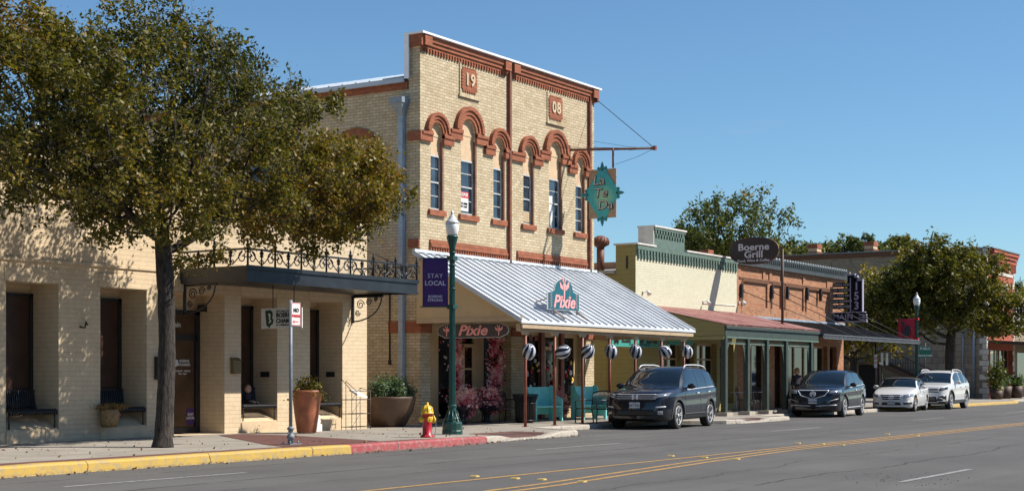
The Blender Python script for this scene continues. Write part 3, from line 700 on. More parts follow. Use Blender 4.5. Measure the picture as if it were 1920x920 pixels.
# plaques on the inner recess sides, camera, mailbox, wall box
f = MB(); pl = []
for i in (3, 4):
    bb = OPS[i][1]; f = MB(); f.box(bb - .03, bb - .002, YC + .25, YC + .52, 1.47, 1.60); f.build('plaque', M_BLKPLASTIC, cb)
f = MB(); bx = OPS[2][1]; f.box(bx - .14, bx - .003, YC + .55, YC + .72, 3.0, 3.16); f.lathe([(.0, 0), (.035, .0), (.035, .05), (0, .05)], (bx - .07, YC + .56, 3.08), 10, axis='y'); f.build('security_camera', M_BLKPLASTIC, cb)
x0 = wx(432, YC); x1 = wx(446, YC); f = MB(); f.box(x0, x1, YC - .11, YC - .001, 1.55, 1.86); f.prism([(0, 1.86), (.13, 1.86), (.0, 1.93)], ((x0 - .01, YC - .0, 0), (0, -1, 0), (0, 0, 1), (1, 0, 0)), 0, x1 - x0 + .02)
f.build('letterbox', mat('old_brass_paint', (.16, .11, .04), .5, .3), cb)
f = MB(); f.box(wx(289, YC), wx(321, YC), YC - .1, YC - .001, 1.42, 1.92); f.build('meter_box', M_BLKPLASTIC, cb)
f = MB(); xx = wx(153, YC); f.tube([(xx - .05, YC - .0, 2.52), (xx, YC - .1, 2.5), (xx + .03, YC - .1, 2.62), (xx + .09, YC - .08, 2.56)], .02, 6); f.build('wall_hook', M_BLACKIRON, cb)
# canopy with iron cresting
CX0, CX1, CYF, CZ0, CZ1 = 24.8, 31.1, 22.6, 3.56, 3.90
f = MB(); f.box(CX0 + .03, CX1 - .03, CYF + .03, YC - .002, 3.60, 3.80)
f.box(CX0, CX1, CYF, CYF + .05, CZ0, CZ1); f.box(CX0, CX0 + .05, CYF + .05, YC - .002, CZ0, CZ1); f.box(CX1 - .05, CX1, CYF + .05, YC - .002, CZ0, CZ1)
f.box(CX0 - .03, CX1 + .03, CYF - .035, CYF - .002, CZ1 - .08, CZ1 + .012); f.box(CX0 - .02, CX1 + .02, CYF - .02, CYF - .001, CZ0 - .01, CZ0 + .04)
can = f.build('canopy', mat('black_canopy_steel', (.018, .022, .028), .42, .2, var=.5, scale=1.6), cb)
def scroll(mb, O, U, s, flip=1):
    """S-scroll in plane spanned by U and z; O base centre"""
    pts = []
    for i in range(26):
        t = i / 25; a = PI * .5 + t * 2.6 * PI * .85; rr = .135 * s * (1 - t * .82)
        pts.append((flip * (.13 * s) + flip * rr * math.cos(a) * -1, .17 * s + rr * math.sin(a)))
    p2 = [(flip * .44 * s, .02)]; 
    for i in range(10):
        t = i / 9; p2.append((flip * (.44 - .31 * t) * s, (.03 + .275 * t ** 1.4) * s * 1.0))
    allp = p2 + pts
    mb.tube([Vector(O) + Vector(U) * x + Vector((0, 0, z)) for x, z in allp], .013, 5)
    c2 = []
    for i in range(16):
        t = i / 15; a = -PI * .5 + t * 1.8 * PI; rr = .06 * s * (1 - t * .75); c2.append((flip * (.43 * s) - flip * rr * math.cos(a) * .9, .085 * s + rr * math.sin(a)))
    mb.tube([Vector(O) + Vector(U) * x + Vector((0, 0, z)) for x, z in c2], .011, 5)
def finial(mb, O, U, h, big=True):
    O = Vector(O); U = Vector(U)
    mb.tube([O, O + Vector((0, 0, h * .55))], .024 if big else .018, 8)
    z = h * .55
    mb.lathe([(.024, 0), (.05, .02), (.03, .045), (.045, .08), (.05, .10), (.02, .14), (.03, .17), (.0, .25 if big else .2)], O + Vector((0, 0, z)), 8)
    if big:
        for s_ in (-1, 1):
            mb.tube([O + Vector((0, 0, z - .03)) + U * s_ * .0, O + U * s_ * .07 + Vector((0, 0, z - .07)), O + U * s_ * .10 + Vector((0, 0, z - .02)), O + U * s_ * .07 + Vector((0, 0, z + .03)), O + U * s_ * .045 + Vector((0, 0, z))], .016, 6)
            mb.tube([O + U * s_ * .02 + Vector((0, 0, z - .16)), O + U * s_ * .1 + Vector((0, 0, z - .17)), O + U * s_ * .12 + Vector((0, 0, z - .12)), O + U * s_ * .08 + Vector((0, 0, z - .10))], .014, 6)
cr = MB(); ZR = CZ1 + .012; n = 7; stp = (CX1 - CX0 - .06) / n
for i in range(n + 1):
    x = CX0 + .03 + i * stp; O = (x, CYF + .0, ZR); finial(cr, O, (1, 0, 0), .62)
    if i < n:
        scroll(cr, O, (1, 0, 0), 1.0, 1); scroll(cr, (x + stp, CYF, ZR), (1, 0, 0), 1.0, -1); finial(cr, (x + stp / 2, CYF, ZR), (1, 0, 0), .34, False)
cr.bar((CX0, CYF, ZR + .35), (CX1, CYF, ZR + .35), .03, .045)
for X in (CX0 + .0, CX1 - .0):
    cr.bar((X, CYF, ZR + .35), (X, YC - .003, ZR + .35), .03, .045)
    for j in (0, 1):
        O = (X, CYF + j * .96, ZR); scroll(cr, O, (0, 1, 0), 1.0, 1); scroll(cr, (X, CYF + (j + 1) * .96, ZR), (0, 1, 0), 1.0, -1)
        if j: finial(cr, O, (0, 1, 0), .62)
        finial(cr, (X, CYF + j * .96 + .48, ZR), (0, 1, 0), .34, False)
    cr.tube([(X, CYF + .3, ZR + .3), (X, YC - .01, ZR + .95)], .012, 5)
cr.build('iron_cresting', M_BLACKIRON, can)
for X in (CX0 + .12, CX1 - .12):
    k = MB(); k.box(X - .03, X + .03, YC - .05, YC - .003, 2.86, 3.56); k.bar((X, YC - .03, 3.53), (X, YC - 1.0, 3.53), .05, .05)
    arc = [(X, YC - .03 - .92 * math.sin(t), 2.9 + .60 * (1 - math.cos(t))) for t in [i * PI / 2 / 14 for i in range(15)]]
    k.tube(arc, .02, 6)
    for (cy, cz, r0, sg) in ((.24, 3.33, .13, 1), (.52, 3.39, .10, 1), (.15, 3.12, .085, -1), (.74, 3.45, .06, 1)):
        k.tube([(X, YC - .03 - cy - r0 * (1 - t * .8) * math.cos(sg * t * 4.2 * PI * .8), cz + r0 * (1 - t * .8) * math.sin(sg * t * 4.2 * PI * .8)) for t in [i / 22 for i in range(23)]], .013, 5)
    k.build('bracket', M_BLACKIRON, can)

# ------------------------------------------------------------------ the 1908 two-storey shop building
X0, X1, ZT = 34.8, 44.8, 11.12
sb = thing('brick_shop_building', (X0, YF, .12), 'tall two storey pale brick building with red brick arches and 1908 panels', 'building')
PF = lambda s, z, d: (s, YF + d, z)
wc = [35.70, 37.25, 38.80, 40.50, 42.12, 43.72]; big = [0, 1, 0, 0, 1, 0]
wc[0] = (wx(808, YF) + wx(828, YF)) / 2; wc[1] = (wx(865, YF) + wx(890, YF)) / 2; wc[2] = (wx(926, YF) + wx(943, YF)) / 2
wc[3] = (wx(981, YF) + wx(999, YF)) / 2; wc[4] = (wx(1031, YF) + wx(1050, YF)) / 2; wc[5] = (wx(1080, YF) + wx(1094, YF)) / 2
ops = []
for c, bg_ in zip(wc, big):
    hw = .37 if bg_ else .28; top = (8.70 if bg_ else 8.47) + hw
    ops.append((c - hw, c + hw, 6.24, top, True, .16))
ops += [(35.3, 39.6, .05, 2.95, False, .45), (40.3, 44.2, .05, 2.95, False, .45)]
mb = MB(); wall(mb, PF, X0, X1, 0, ZT, ops, .16)
mb.box(X1 - .001, X1, YF, 46, 0, ZT - 1.2) if False else None
mb.quad((X1, YF, 0), (X1, YF + .4, 0), (X1, YF + .4, ZT), (X1, YF, ZT)); mb.quad((X1, YF + .4, 0), (X1, 46, 0), (X1, 46, 9.86), (X1, YF + .4, 9.86))
mb.quad((X0, YF, 0), (X0, YF, ZT), (X0, YF + .4, ZT), (X0, YF + .4, 0)); mb.quad((X0, YF + .4, 9.8), (X0, YF + .4, ZT), (X1, YF + .4, ZT), (X1, YF + .4, 9.8)); mb.quad((X0, YF, ZT), (X1, YF, ZT), (X1, YF + .4, ZT), (X0, YF + .4, ZT))
PS = lambda s, z, d: (X0 + d, s, z)
sops = [(y - .62, y + .62, 6.2, 8.35, False, .14) for y in (27.5, 31.0, 34.5, 38.0, 41.5)]
wall(mb, PS, YF + .4, 46, 0, 9.62, sops, .14); mb.quad((X0, 46, 0), (X0, 46, 9.86), (X1, 46, 9.86), (X1, 46, 0))
mb.quad((X0 + .2, 27, 0), (X0 + .2, 46, 0), (X0 + .2, 46, 9.6), (X0 + .2, 27, 9.6))
mb.build('wall', M_PALEBRICK, sb)
# red brick trim: stepped band, dentils, cornice
fF = FRONT(YF)
t = MB()
lo = (8.15, 8.41); hi = (8.39, 8.66)
def band(a, b, zz, pr=.09): t.box(a, b, YF - pr, YF - .001, *zz); t.box(a, b, YF - pr - .03, YF - .001, zz[1] - .08, zz[1])
R_in = [.37 if b_ else .28 for b_ in big]; R_out = [.73 if b_ else .55 for b_ in big]
t.box(X0 - .09, X0, YF - .09, YF + .38, *lo)
band(X0, wc[0] - R_in[0], lo)
for k in (0, 3):
    m1 = (wc[k] + R_in[k] + wc[k + 1] - R_in[k + 1]) / 2; m2 = (wc[k + 1] + R_in[k + 1] + wc[k + 2] - R_in[k + 2]) / 2
    band(wc[k] + R_in[k], m1 + .02, lo); band(m1 - .12, wc[k + 1] - R_in[k + 1], hi, .075); band(wc[k + 1] + R_in[k + 1], m2 + .12, hi, .075); band(m2 - .02, wc[k + 2] - R_in[k + 2], lo)
band(wc[2] + R_in[2], 39.33, lo); band(39.49, wc[3] - R_in[3], lo); band(wc[5] + R_in[5], X1, lo)
t.box(X0 - .06, X0, YF - .0, YF + .38, 5.12, 5.36)
for a, b in ((wx(805, YF), 39.3), (39.9, 44.25)):
    t.box(a, b, YF - .05, YF - .001, 5.26, 5.38); t.box(a, b, YF - .08, YF - .001, 5.17, 5.255)
    x = a
    while x < b - .05: t.box(x, x + .06, YF - .05, YF - .001, 5.05, 5.168); x += .125
build_split(t, 'red_brick_band', M_REDBRICK, sb)
c = MB()
for a, b in ((X0, 39.33), (39.5, X1)):
    c.box(a, b, YF - .13, YF - .001, 10.96, 11.12); c.box(a, b, YF - .09, YF - .001, 10.85, 10.958); c.box(a, b, YF - .05, YF - .001, 10.77, 10.848)
    x = a + .02
    while x < b - .06: c.box(x, x + .07, YF - .05, YF - .001, 10.66, 10.768); x += .14
for a, b in ((X0, X0 + .35), (39.0, 39.33), (39.5, 39.85), (X1 - .32, X1)): c.box(a, b, YF - .19, YF - .13, 10.82, 11.118)
c.box(X0 - .1, X0, YF - .13, YF + .41, 10.8, 11.12); c.box(X1, X1 + .1, YF - .13, YF + .41, 10.72, 11.12)
c.box(X0 - .03, X0 - .001, YF + .42, 46, 9.62, 9.86); c.box(X0 - .0, X0 + .3, YF + .42, 46, 9.62, 9.86)
build_split(c, 'brick_cornice', M_REDBRICK, sb)
c = MB(); c.box(X0 - .16, X1 + .16, YF - .22, YF + .47, 11.122, 11.18); c.box(X0 - .14, X0 - .105, YF + .3, YF + .46, 9.9, 11.12); c.box(X0 - .0, X1, YF + .402, YF + .45, 9.9, 11.12)
c.build('parapet_cap', M_CAPWHITE, sb)
for k, cx_ in enumerate(wc):
    cz = 8.70 if big[k] else 8.47; ri, ro = R_in[k], R_out[k]; st = (ro - ri) / 3
    a = MB(); a.ring(fF, cx_, cz, ri, ri + st, 0, .05, n=22); a.ring(fF, cx_, cz, ri + st, ri + 2 * st, 0, .085, n=22); a.ring(fF, cx_, cz, ri + 2 * st, ro, 0, .13, n=22)
    # short legs of the arch down to the band
    for s_ in (-1, 1): a.box(min(cx_ + s_ * ri, cx_ + s_ * ro), max(cx_ + s_ * ri, cx_ + s_ * ro), YF - .1, YF - .001, (8.655 if big[k] else 8.41), cz)
    a.build('window_arch', M_REDBRICK, sb)
    w_ = MB(); hw = ri; zt = 7.86 if big[k] else 7.82; y = YF + .1
    for x0_, x1_, z0_, z1_ in ((cx_ - hw, cx_ - hw + .03, 6.26, zt), (cx_ + hw - .03, cx_ + hw, 6.26, zt), (cx_ - hw, cx_ + hw, zt - .05, zt), (cx_ - hw, cx_ + hw, 6.26, 6.30), (cx_ - hw, cx_ + hw, (6.26 + zt) / 2 - .02, (6.26 + zt) / 2 + .02)):
        w_.box(x0_, x1_, y - .03, y + .03, z0_, z1_)
    for q in (1, 3): z_ = 6.26 + (zt - 6.26) * q / 4; w_.box(cx_ - hw + .05, cx_ + hw - .05, y - .01, y + .02, z_ - .012, z_ + .012)
    wo = w_.build('window', mat('weathered_white_frame', (.46, .46, .45), .6, var=.25), sb)
    p = MB(); p.box(cx_ - hw + .03, cx_ + hw - .03, y + .012, y + .03, 6.3, zt - .03); p.build('pane', M_GLASS, wo)
    p = MB(); p.box(cx_ - hw, cx_ + hw, YF + .09, YF + .15, zt, cz + hw); p.box(cx_ - hw, cx_ + hw, YF + .075, YF + .09, cz - .12, cz - .05); p.build('boarded_fanlight', M_BOARD, wo)
    s_ = MB(); s_.box(cx_ - hw - .13, cx_ + hw + .13, YF - .08, YF + .05, 6.08, 6.235); s_.build('window_sill', M_REDBRICK, wo)
    s_ = MB(); s_.box(cx_ + hw - .001, cx_ + hw + .07, YF - .015, YF + .08, 6.24, cz - .25); s_.build('window_jamb', mat('weathered_brown_wood', (.20, .10, .06), .7, var=.3), wo)
    if k == 1:
        q = MB(); q.box(cx_ - hw + .05, cx_ + .14, y - .014, y - .004, 6.36, 6.92); sg = q.build('lease_sign', M_WHITE, wo)
        q = MB(); q.box(cx_ - hw + .05, cx_ + .14, y - .02, y - .015, 6.75, 6.92); q.build('lease_banner', M_REDPRINT, sg)
        text('sign_lettering', 'LEASE', .14, ((cx_ - .09, y - .026, 6.84), (1, 0, 0), (0, 0, 1), (0, -1, 0)), M_WHITE, sg, .004)
        text('sign_lettering', '277-0080\n377-1691', .09, ((cx_ - .09, y - .018, 6.53), (1, 0, 0), (0, 0, 1), (0, -1, 0)), M_BLKPRINT, sg, .002)
    if k == 4:
        q = MB(); q.box(cx_ - hw + .05, cx_ - .02, y - .014, y - .004, 6.33, 7.3); q.build('window_blind', M_WHITE, wo)
    if k == 3:
        q = MB(); q.box(cx_ - hw + .05, cx_ + hw - .05, y - .014, y - .004, 6.33, 6.65); q.build('window_blind', M_TANTRIM, wo)
# date panels
for s_, ua, ub, va, vb in (('19', 863, 895, 127, 176), ('08', 1027, 1055, 180, 227)):
    xa, xb = wx(ua, YF), wx(ub, YF); um = (ua + ub) / 2; za, zb_ = wz(um, YF, vb), wz(um, YF, va)
    p = MB(); p.box(xa + .1, xb - .1, YF - .03, YF - .001, za + .08, zb_ - .08)
    n = 6
    for i in range(n):
        z_ = za + .1 + (zb_ - za - .2) * (i + .15) / n; p.box(xa + .04, xa + .1, YF - .03, YF - .001, z_, z_ + .07); p.box(xb - .1, xb - .04, YF - .03, YF - .001, z_, z_ + .07)
        x_ = xa + .1 + (xb - xa - .2) * (i + .15) / n; p.box(x_, x_ + .08, YF - .03, YF - .001, za + .02, za + .08); p.box(x_, x_ + .08, YF - .03, YF - .001, zb_ - .08, zb_ - .02)
    pn = p.build('date_panel', M_REDBRICK, sb)
    p = MB(); p.box(xa - .06, xa - .01, YF - .03, YF - .001, za - .1, zb_ + .08); p.box(xa - .1, xb + .08, YF - .06, YF - .001, za - .15, za - .08)
    p.build('panel_frame', M_PALEBRICK, pn)
    text('date_numerals', s_, .50, ((((xa + xb) / 2), YF - .032, (za + zb_) / 2 - .0), (1, 0, 0), (0, 0, 1), (0, -1, 0)), mat('cream_stone', (.55, .42, .27), .8), pn, .012, .03, spacing=1.15)
# pipes, conductor head
for x in (39.42, 44.42):
    p = MB(); p.box(x - .05, x + .05, YF - .10, YF - .003, 4.95, 11.1); p.build('downpipe', M_RUSTPIPE, sb)
p = MB(); yp = 25.78; p.box(X0 - .16, X0 - .01, yp - .08, yp + .07, .5, 9.0); p.build('downpipe', M_GREYPAINT, sb)
p = MB(); p.hexa([(X0 - .17, yp - .09, 8.85), (X0 - .0, yp - .09, 8.85), (X0 - .0, yp + .09, 8.85), (X0 - .17, yp + .09, 8.85), (X0 - .36, yp - .2, 9.2), (X0 - .0, yp - .2, 9.2), (X0 - .0, yp + .2, 9.2), (X0 - .36, yp + .2, 9.2)])
p.box(X0 - .38, X0 - .0, yp - .22, yp + .22, 9.2, 9.36); p.build('conductor_head', mat('dull_zinc', (.22, .26, .30), .5, .5, var=.2), sb)
# conduit on the alley wall
p = MB(); p.tube([(X0 - .03, 26.25, 1.95), (X0 - .03, 26.25, 3.9)], .025, 6); p.tube([(X0 - .03, 26.25, 1.95), (X0 - .03, 26.25, 1.82)], .05, 8); p.build('conduit', M_WOODDARK, sb)
# roof of the rear wing
p = MB(); p.add([(X0 - .12, YF + .47, 9.88), (X0 - .12, 46.1, 9.88), (39.8, 46.1, 11.2), (39.8, YF + .47, 11.2), (X1 + .1, YF + .47, 9.88), (X1 + .1, 46.1, 9.88)], [(0, 3, 2, 1), (3, 4, 5, 2)])
y = YF + .7
while y < 46: p.bar((X0 - .12, y, 9.915), (39.8, y, 11.235), .06, .11); y += .5
p.box(X0 - .18, X0 - .10, YF + .47, 46.1, 9.80, 9.93)
p.build('roof', mat('pale_standing_seam_metal', (.42, .48, .54), .45, .2, var=.08, scale=1.5), sb)
# side windows
for (a, b, c_, d_, _, _) in sops:
    w_ = MB(); w_.box(X0 + .09, X0 + .13, a, b, c_, d_); wo = w_.build('window', M_BOARD, sb)
    p = MB(); p.box(X0 + .07, X0 + .09, a + .06, b - .06, c_ + .1, 7.88); p.build('pane', M_GLASS, wo)
    p = MB(); ym = (a + b) / 2
    for i in range(11):
        t0 = -1 + 2 * i / 11; t1 = -1 + 2 * (i + 1) / 11; hw = .75
        f_ = lambda t_: .26 * (1 - t_ * t_)
        p.prism([(-hw * t0, 8.02 + f_(t0)), (-hw * t1, 8.02 + f_(t1)), (-hw * t1, 8.4 + f_(t1) * 1.1), (-hw * t0, 8.4 + f_(t0) * 1.1)], ((X0, ym, 0), (0, -1, 0), (0, 0, 1), (-1, 0, 0)), .002, .05)
    for s_ in (-1, 1): p.box(X0 - .05, X0 - .002, ym + s_ * .75 - .10, ym + s_ * .75 + .10, 7.95, 8.4)
    p.build('window_arch', M_REDBRICK, wo)
# piers of the shop front
p = MB()
for a, b in ((X0 - .03, 35.32), (39.58, 40.32), (44.18, X1 + .03)):
    p.box(a, b, YF - .05, YF - .002, 2.72, 2.95); p.box(a, b, YF - .08, YF - .002, 2.951, 3.05)
p.box(X0 - .04, X0 - .002, YF - .0, YF + 1.1, 2.72, 3.05)
build_split(p, 'pier_band', M_REDBRICK, sb)
# shop fronts
def door_leaf(x0_, x1_, yy, z1=2.45):
    d_ = MB(); w_ = .1
    d_.box(x0_, x0_ + w_, yy, yy + .05, .14, z1); d_.box(x1_ - w_, x1_, yy, yy + .05, .14, z1)
    for z_, h in ((.14, .12), (.62, .06), (.98, .1), (1.68, .05), (z1 - .1, .1)): d_.box(x0_ + w_, x1_ - w_, yy + .002, yy + .048, z_, z_ + h)
    dr_ = d_.build('door', M_TAN, sb)
    g_ = MB(); g_.box(x0_ + w_, x1_ - w_, yy + .02, yy + .03, 1.05, z1 - .08); g_.build('pane', M_SHOPGLASS, dr_)
    g_ = MB(); g_.box(x0_ + w_, x1_ - w_, yy + .015, yy + .035, .2, 1.0); g_.build('lower_panel', M_TAN, dr_)
    g_ = MB(); g_.box(x0_ + w_ + .05, x1_ - w_ - .05, yy + .0, yy + .014, .3, .58); g_.box(x0_ + w_ + .05, x1_ - w_ - .05, yy + .0, yy + .014, .70, .95); build_split(g_, 'red_panel', M_POST, dr_)
ys = YF + .30
k = MB()
for a, b in ((35.3, 35.42), (35.62, 36.12), (37.98, 38.5), (39.1, 39.6), (40.3, 40.85), (41.75, 41.95), (42.75, 42.95), (43.95, 44.2)): k.box(a, b, ys, ys + .08, .13, 2.95)
k.box(35.3, 39.6, ys + .002, ys + .078, 2.7, 2.95); k.box(40.3, 44.2, ys + .002, ys + .078, 2.75, 2.95); k.box(35.3, 39.6, ys + .004, ys + .076, .13, .25)
k.box(40.85, 41.75, ys + .002, ys + .078, .13, .6); k.box(43.0, 43.95, ys + .002, ys + .078, .13, .5); k.box(35.42, 35.62, ys + .01, ys + .07, .13, 1.0); k.box(35.42, 35.62, ys + .01, ys + .07, 2.3, 2.7)
k.box(38.5, 39.1, ys + .002, ys + .078, .13, .5)
k.build('shop_front', M_TAN, sb)
k = MB()
for a, b in ((35.42, 35.62), (36.12, 36.7), (38.5, 39.1), (40.85, 41.75), (41.95, 42.75), (42.95, 43.95)): k.box(a, b, ys + .03, ys + .04, .3, 2.75)
build_split(k, 'display_window', M_SHOPGLASS, sb)
k = MB()
for z0_, z1_ in ((.3, .58), (.68, .92), (2.42, 2.62)): k.box(35.45, 35.6, ys - .012, ys + .008, z0_, z1_)
for x in (36.75, 37.35, 41.1, 41.45, 41.8): k.box(x, x + .22, ys - .012, ys + .001, 2.62, 2.8)
build_split(k, 'red_panel', M_POST, sb)
door_leaf(36.72, 37.33, ys - .02); door_leaf(37.35, 37.96, ys - .02); door_leaf(42.0, 42.7, ys - .02)
k = MB()
for x in (41.72, 42.97): k.box(x, x + .2, ys - .10, ys - .01, .13, 2.9)
build_split(k, 'door_casing', M_POST, sb)
# clutter in the right hand display windows: small coloured goods
gd = MB(); rg = random.Random(5); gm = [M_PINK, M_SILVERLET, M_YELLOWCAP, M_REDCLOTH, M_TURQ, M_PURPLE, M_WHITE]
for i in range(90):
    x = rg.uniform(40.9, 43.9); z_ = rg.uniform(.65, 2.5)
    if 41.7 < x < 42.0 or 42.7 < x < 43.0: continue
    r_ = rg.uniform(.03, .085); gd.lathe_scaled((x, ys - .0 - rg.uniform(.01, .03), z_), (r_, .03, r_ * rg.uniform(.7, 1.5)), 7, 5, rg.choice([0, 1, 2, 3, 4, 5, 6]))
build_split(gd, 'window_display', gm, sb, .002)
gd = MB()
for i in range(26):
    x = rg.choice([rg.uniform(36.15, 36.65), rg.uniform(38.5, 39.1)]); z_ = rg.uniform(.6, 2.6); r_ = rg.uniform(.02, .05); gd.lathe_scaled((x, ys - .0, z_), (r_, .02, r_ * rg.uniform(.7, 1.5)), 7, 5, rg.choice([0, 1, 3, 6]))
build_split(gd, 'window_display', gm, sb, .002)
# porch
EX0, EX1, EY, EZ, WZ = 34.42, 45.12, 21.58, 2.97, 4.97
sl_ = (WZ - EZ) / (YF - EY)
rf = MB(); rf.hexa([(EX0, EY, EZ - .06), (EX1, EY, EZ - .06), (EX1, YF - .003, WZ - .06), (EX0, YF - .003, WZ - .06), (EX0, EY, EZ), (EX1, EY, EZ), (EX1, YF - .003, WZ), (EX0, YF - .003, WZ)])
nx = 28
for i in range(nx):
    x = EX0 + .03 + (EX1 - EX0 - .06) * i / (nx - 1)
    rf.bar((x, EY + .005, EZ + .035), (x, YF - .03, WZ + .02), .035, .055)
rf.box(EX0, EX1 - .28, YF - .1, YF - .004, WZ + .0, WZ + .08)
pr = rf.build('porch_roof', M_SEAM, sb)
k = MB(); k.prism([(0, 3.02), (3.3, 3.02), (3.3, 3.04), (.0, 2.92 + 3.42 * sl_)], ((EX0 + .28, YF - .004, 0), (0, -1, 0), (0, 0, 1), (-1, 0, 0)), 0, .05); k.build('porch_gable', M_TAN, pr)
k = MB(); yb = 21.8
k.box(EX0 + .18, EX1 - .25, yb - .07, yb + .07, 2.70, 2.90); k.box(EX0 + .2, EX0 + .275, yb - .1, YF - .004, 2.97, 3.1); k.box(EX1 - .4, EX1 - .26, yb + .07, YF - .004, 2.70, 2.9)
k.box(EX0 + .1, EX1 - .1, EY + .03, EY + .07, 2.78, EZ - .065)
for i in range(12): x = EX0 + .5 + i * .85; k.bar((x, yb + .08, 3.0), (x, YF - .01, 3.0), .05, .05)
k.build('porch_beam', M_TANTRIM, pr)
POSTX = [wx(u, yb) for u in (985, 1040, 1092, 1143, 1191, 1240, 1282)]
for x in POSTX:
    k = MB(); k.tube([(x, yb, .121), (x, yb, 2.70)], .042, 10); k.prism([(-.16, 0), (.16, 0), (.1, -.09), (-.1, -.09)], ((x, yb, 2.70), (1, 0, 0), (0, 0, 1), (0, -1, 0)), -.05, .05, 1); k.box(x - .07, x + .07, yb - .07, yb + .07, .121, .135)
    k.build('porch_post', [M_POST, M_TANTRIM], sb)

# ------------------------------------------------------------------ pale yellow building with red porch roof
A0, A1, AZ = 47.8, 56.5, 6.15
yb_ = thing('yellow_shop_building', (A0, YF, .12), 'single storey pale yellow brick shop with sage green cornice', 'building')
mb = MB(); ops = [(49.85, 51.5, .4, 2.75), (51.7, 52.6, .05, 2.75), (52.8, 54.6, .4, 2.75), (54.9, 56.2, .4, 2.75)]
wall(mb, PF, A0, A1, 3.4, AZ, [], .3)
mb.quad((A0, YF, AZ), (A1, YF, AZ), (A1, YF + .8, AZ), (A0, YF + .8, AZ)); mb.quad((A0, YF + .8, 5.1), (A0, YF + .8, AZ), (A1, YF + .8, AZ), (A1, YF + .8, 5.1)); mb.quad((A1, YF, 3.4), (A1, YF + .8, 3.4), (A1, YF + .8, AZ), (A1, YF, AZ))
mb.build('wall', M_YELLOWPAINT, yb_)
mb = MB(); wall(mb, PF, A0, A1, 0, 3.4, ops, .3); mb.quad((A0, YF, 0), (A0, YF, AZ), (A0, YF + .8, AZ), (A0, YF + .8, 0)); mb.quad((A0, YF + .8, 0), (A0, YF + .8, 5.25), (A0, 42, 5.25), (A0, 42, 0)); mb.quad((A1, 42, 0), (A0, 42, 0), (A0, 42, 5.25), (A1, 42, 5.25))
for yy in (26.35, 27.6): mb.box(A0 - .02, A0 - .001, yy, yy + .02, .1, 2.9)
mb.build('side_wall', M_YELLOWSHADE, yb_)
p = MB(); p.quad((A0 - .1, YF + .81, 5.26), (A1, YF + .81, 6.0), (A1, 42, 6.0), (A0 - .1, 42, 5.26)); p.box(A0 - .12, A0 - .002, YF + .81, 42, 5.15, 5.27)
p.build('roof', M_ROOFGREY, yb_)
c = MB()
x_a, x_b = wx(1225, YF), wx(1283, YF)
c.box(A0, A1, YF - .10, YF - .001, 5.98, 6.13); c.box(A0, A1, YF - .05, YF - .001, 5.80, 5.978)
for row, (z0_, z1_, pr_) in enumerate(((5.86, 5.97, .10), (5.66, 5.80, .06))):
    x = A0 + .03 + row * .1
    while x < A1 - .1: c.box(x, x + .12, YF - pr_, YF - .0015, z0_, z1_); x += .24
c.box(x_a, x_b, YF - .01, YF + .6, 6.15, 6.88)
for row, (z0_, z1_) in enumerate(((6.68, 6.78), (6.54, 6.64))):
    x = x_a + .06 + row * .1
    while x < x_b - .1: c.box(x, x + .11, YF - .06, YF - .011, z0_, z1_); x += .22
c.box(x_a, x_b, YF - .07, YF - .011, 6.79, 6.878)
c.build('cornice', M_CORNICE, yb_)
c = MB(); c.box(A0 - .08, x_a - .003, YF - .13, YF + .85, AZ + .001, AZ + .06); c.box(x_b + .003, A1 + .02, YF - .13, YF + .85, AZ + .001, AZ + .06); c.box(x_a - .04, x_b + .04, YF - .1, YF + .64, 6.881, 6.94)
c.box(x_a - .035, x_a - .002, YF - .03, YF + .6, 6.15, 6.88)
c.build('parapet_cap', mat('bleached_cap', (.62, .60, .55), .7, var=.15), yb_)
c = MB(); c.box(A0 - .02, A0 - .001, 25.5, 25.58, 5.3, 5.75); c.build('wall_anchor', M_BLACKIRON, yb_)
p = MB(); p.tube([(47.45, 26.9, 3.5), (47.45, 26.9, 5.55)], .1, 10); p.lathe([(.1, 0), (.17, .02), (.17, .12), (.1, .14), (0, .14)], (47.45, 26.9, 5.5), 12); p.box(47.45, 47.8, 26.85, 26.95, 4.4, 4.45); p.build('vent_pipe', M_GALV, yb_)
p = MB(); p.tube([(48.3, 26.9, 5.2), (48.3, 26.9, 6.2)], .14, 10); p.lathe([(.14, 0), (.27, .08), (.31, .2), (.27, .33), (.12, .42), (0, .43)], (48.3, 26.9, 6.15), 16)
for i in range(16): a_ = 2 * PI * i / 16; p.tube([(48.3 + .28 * math.cos(a_), 26.9 + .28 * math.sin(a_), 6.23), (48.3 + .33 * math.cos(a_ + .2), 26.9 + .33 * math.sin(a_ + .2), 6.35), (48.3 + .26 * math.cos(a_ + .4), 26.9 + .26 * math.sin(a_ + .4), 6.5)], .015, 4)
p.build('turbine_vent', M_RUSTPIPE, yb_)
for u, v in ((1205, 548), (1318, 566), (1385, 567)):
    x = wx(u, YF); z_ = wz(u, YF, v); k = MB(); k.box(x - .05, x + .05, YF - .05, YF - .002, z_ - .05, z_ + .05)
    k.tube([(x, YF - .05, z_), (x - .02, YF - .2, z_ + .05)], .015, 6); k.tube([(x - .02, YF - .2, z_ + .06), (x - .05, YF - .3, z_ - .08)], [.04, .085], 10)
    if u == 1318: k.tube([(x, YF - .02, z_ - .05), (wx(1379, YF), YF - .02, z_ - .02)], .012, 5)
    k.build('floodlight', M_WHITE, yb_)
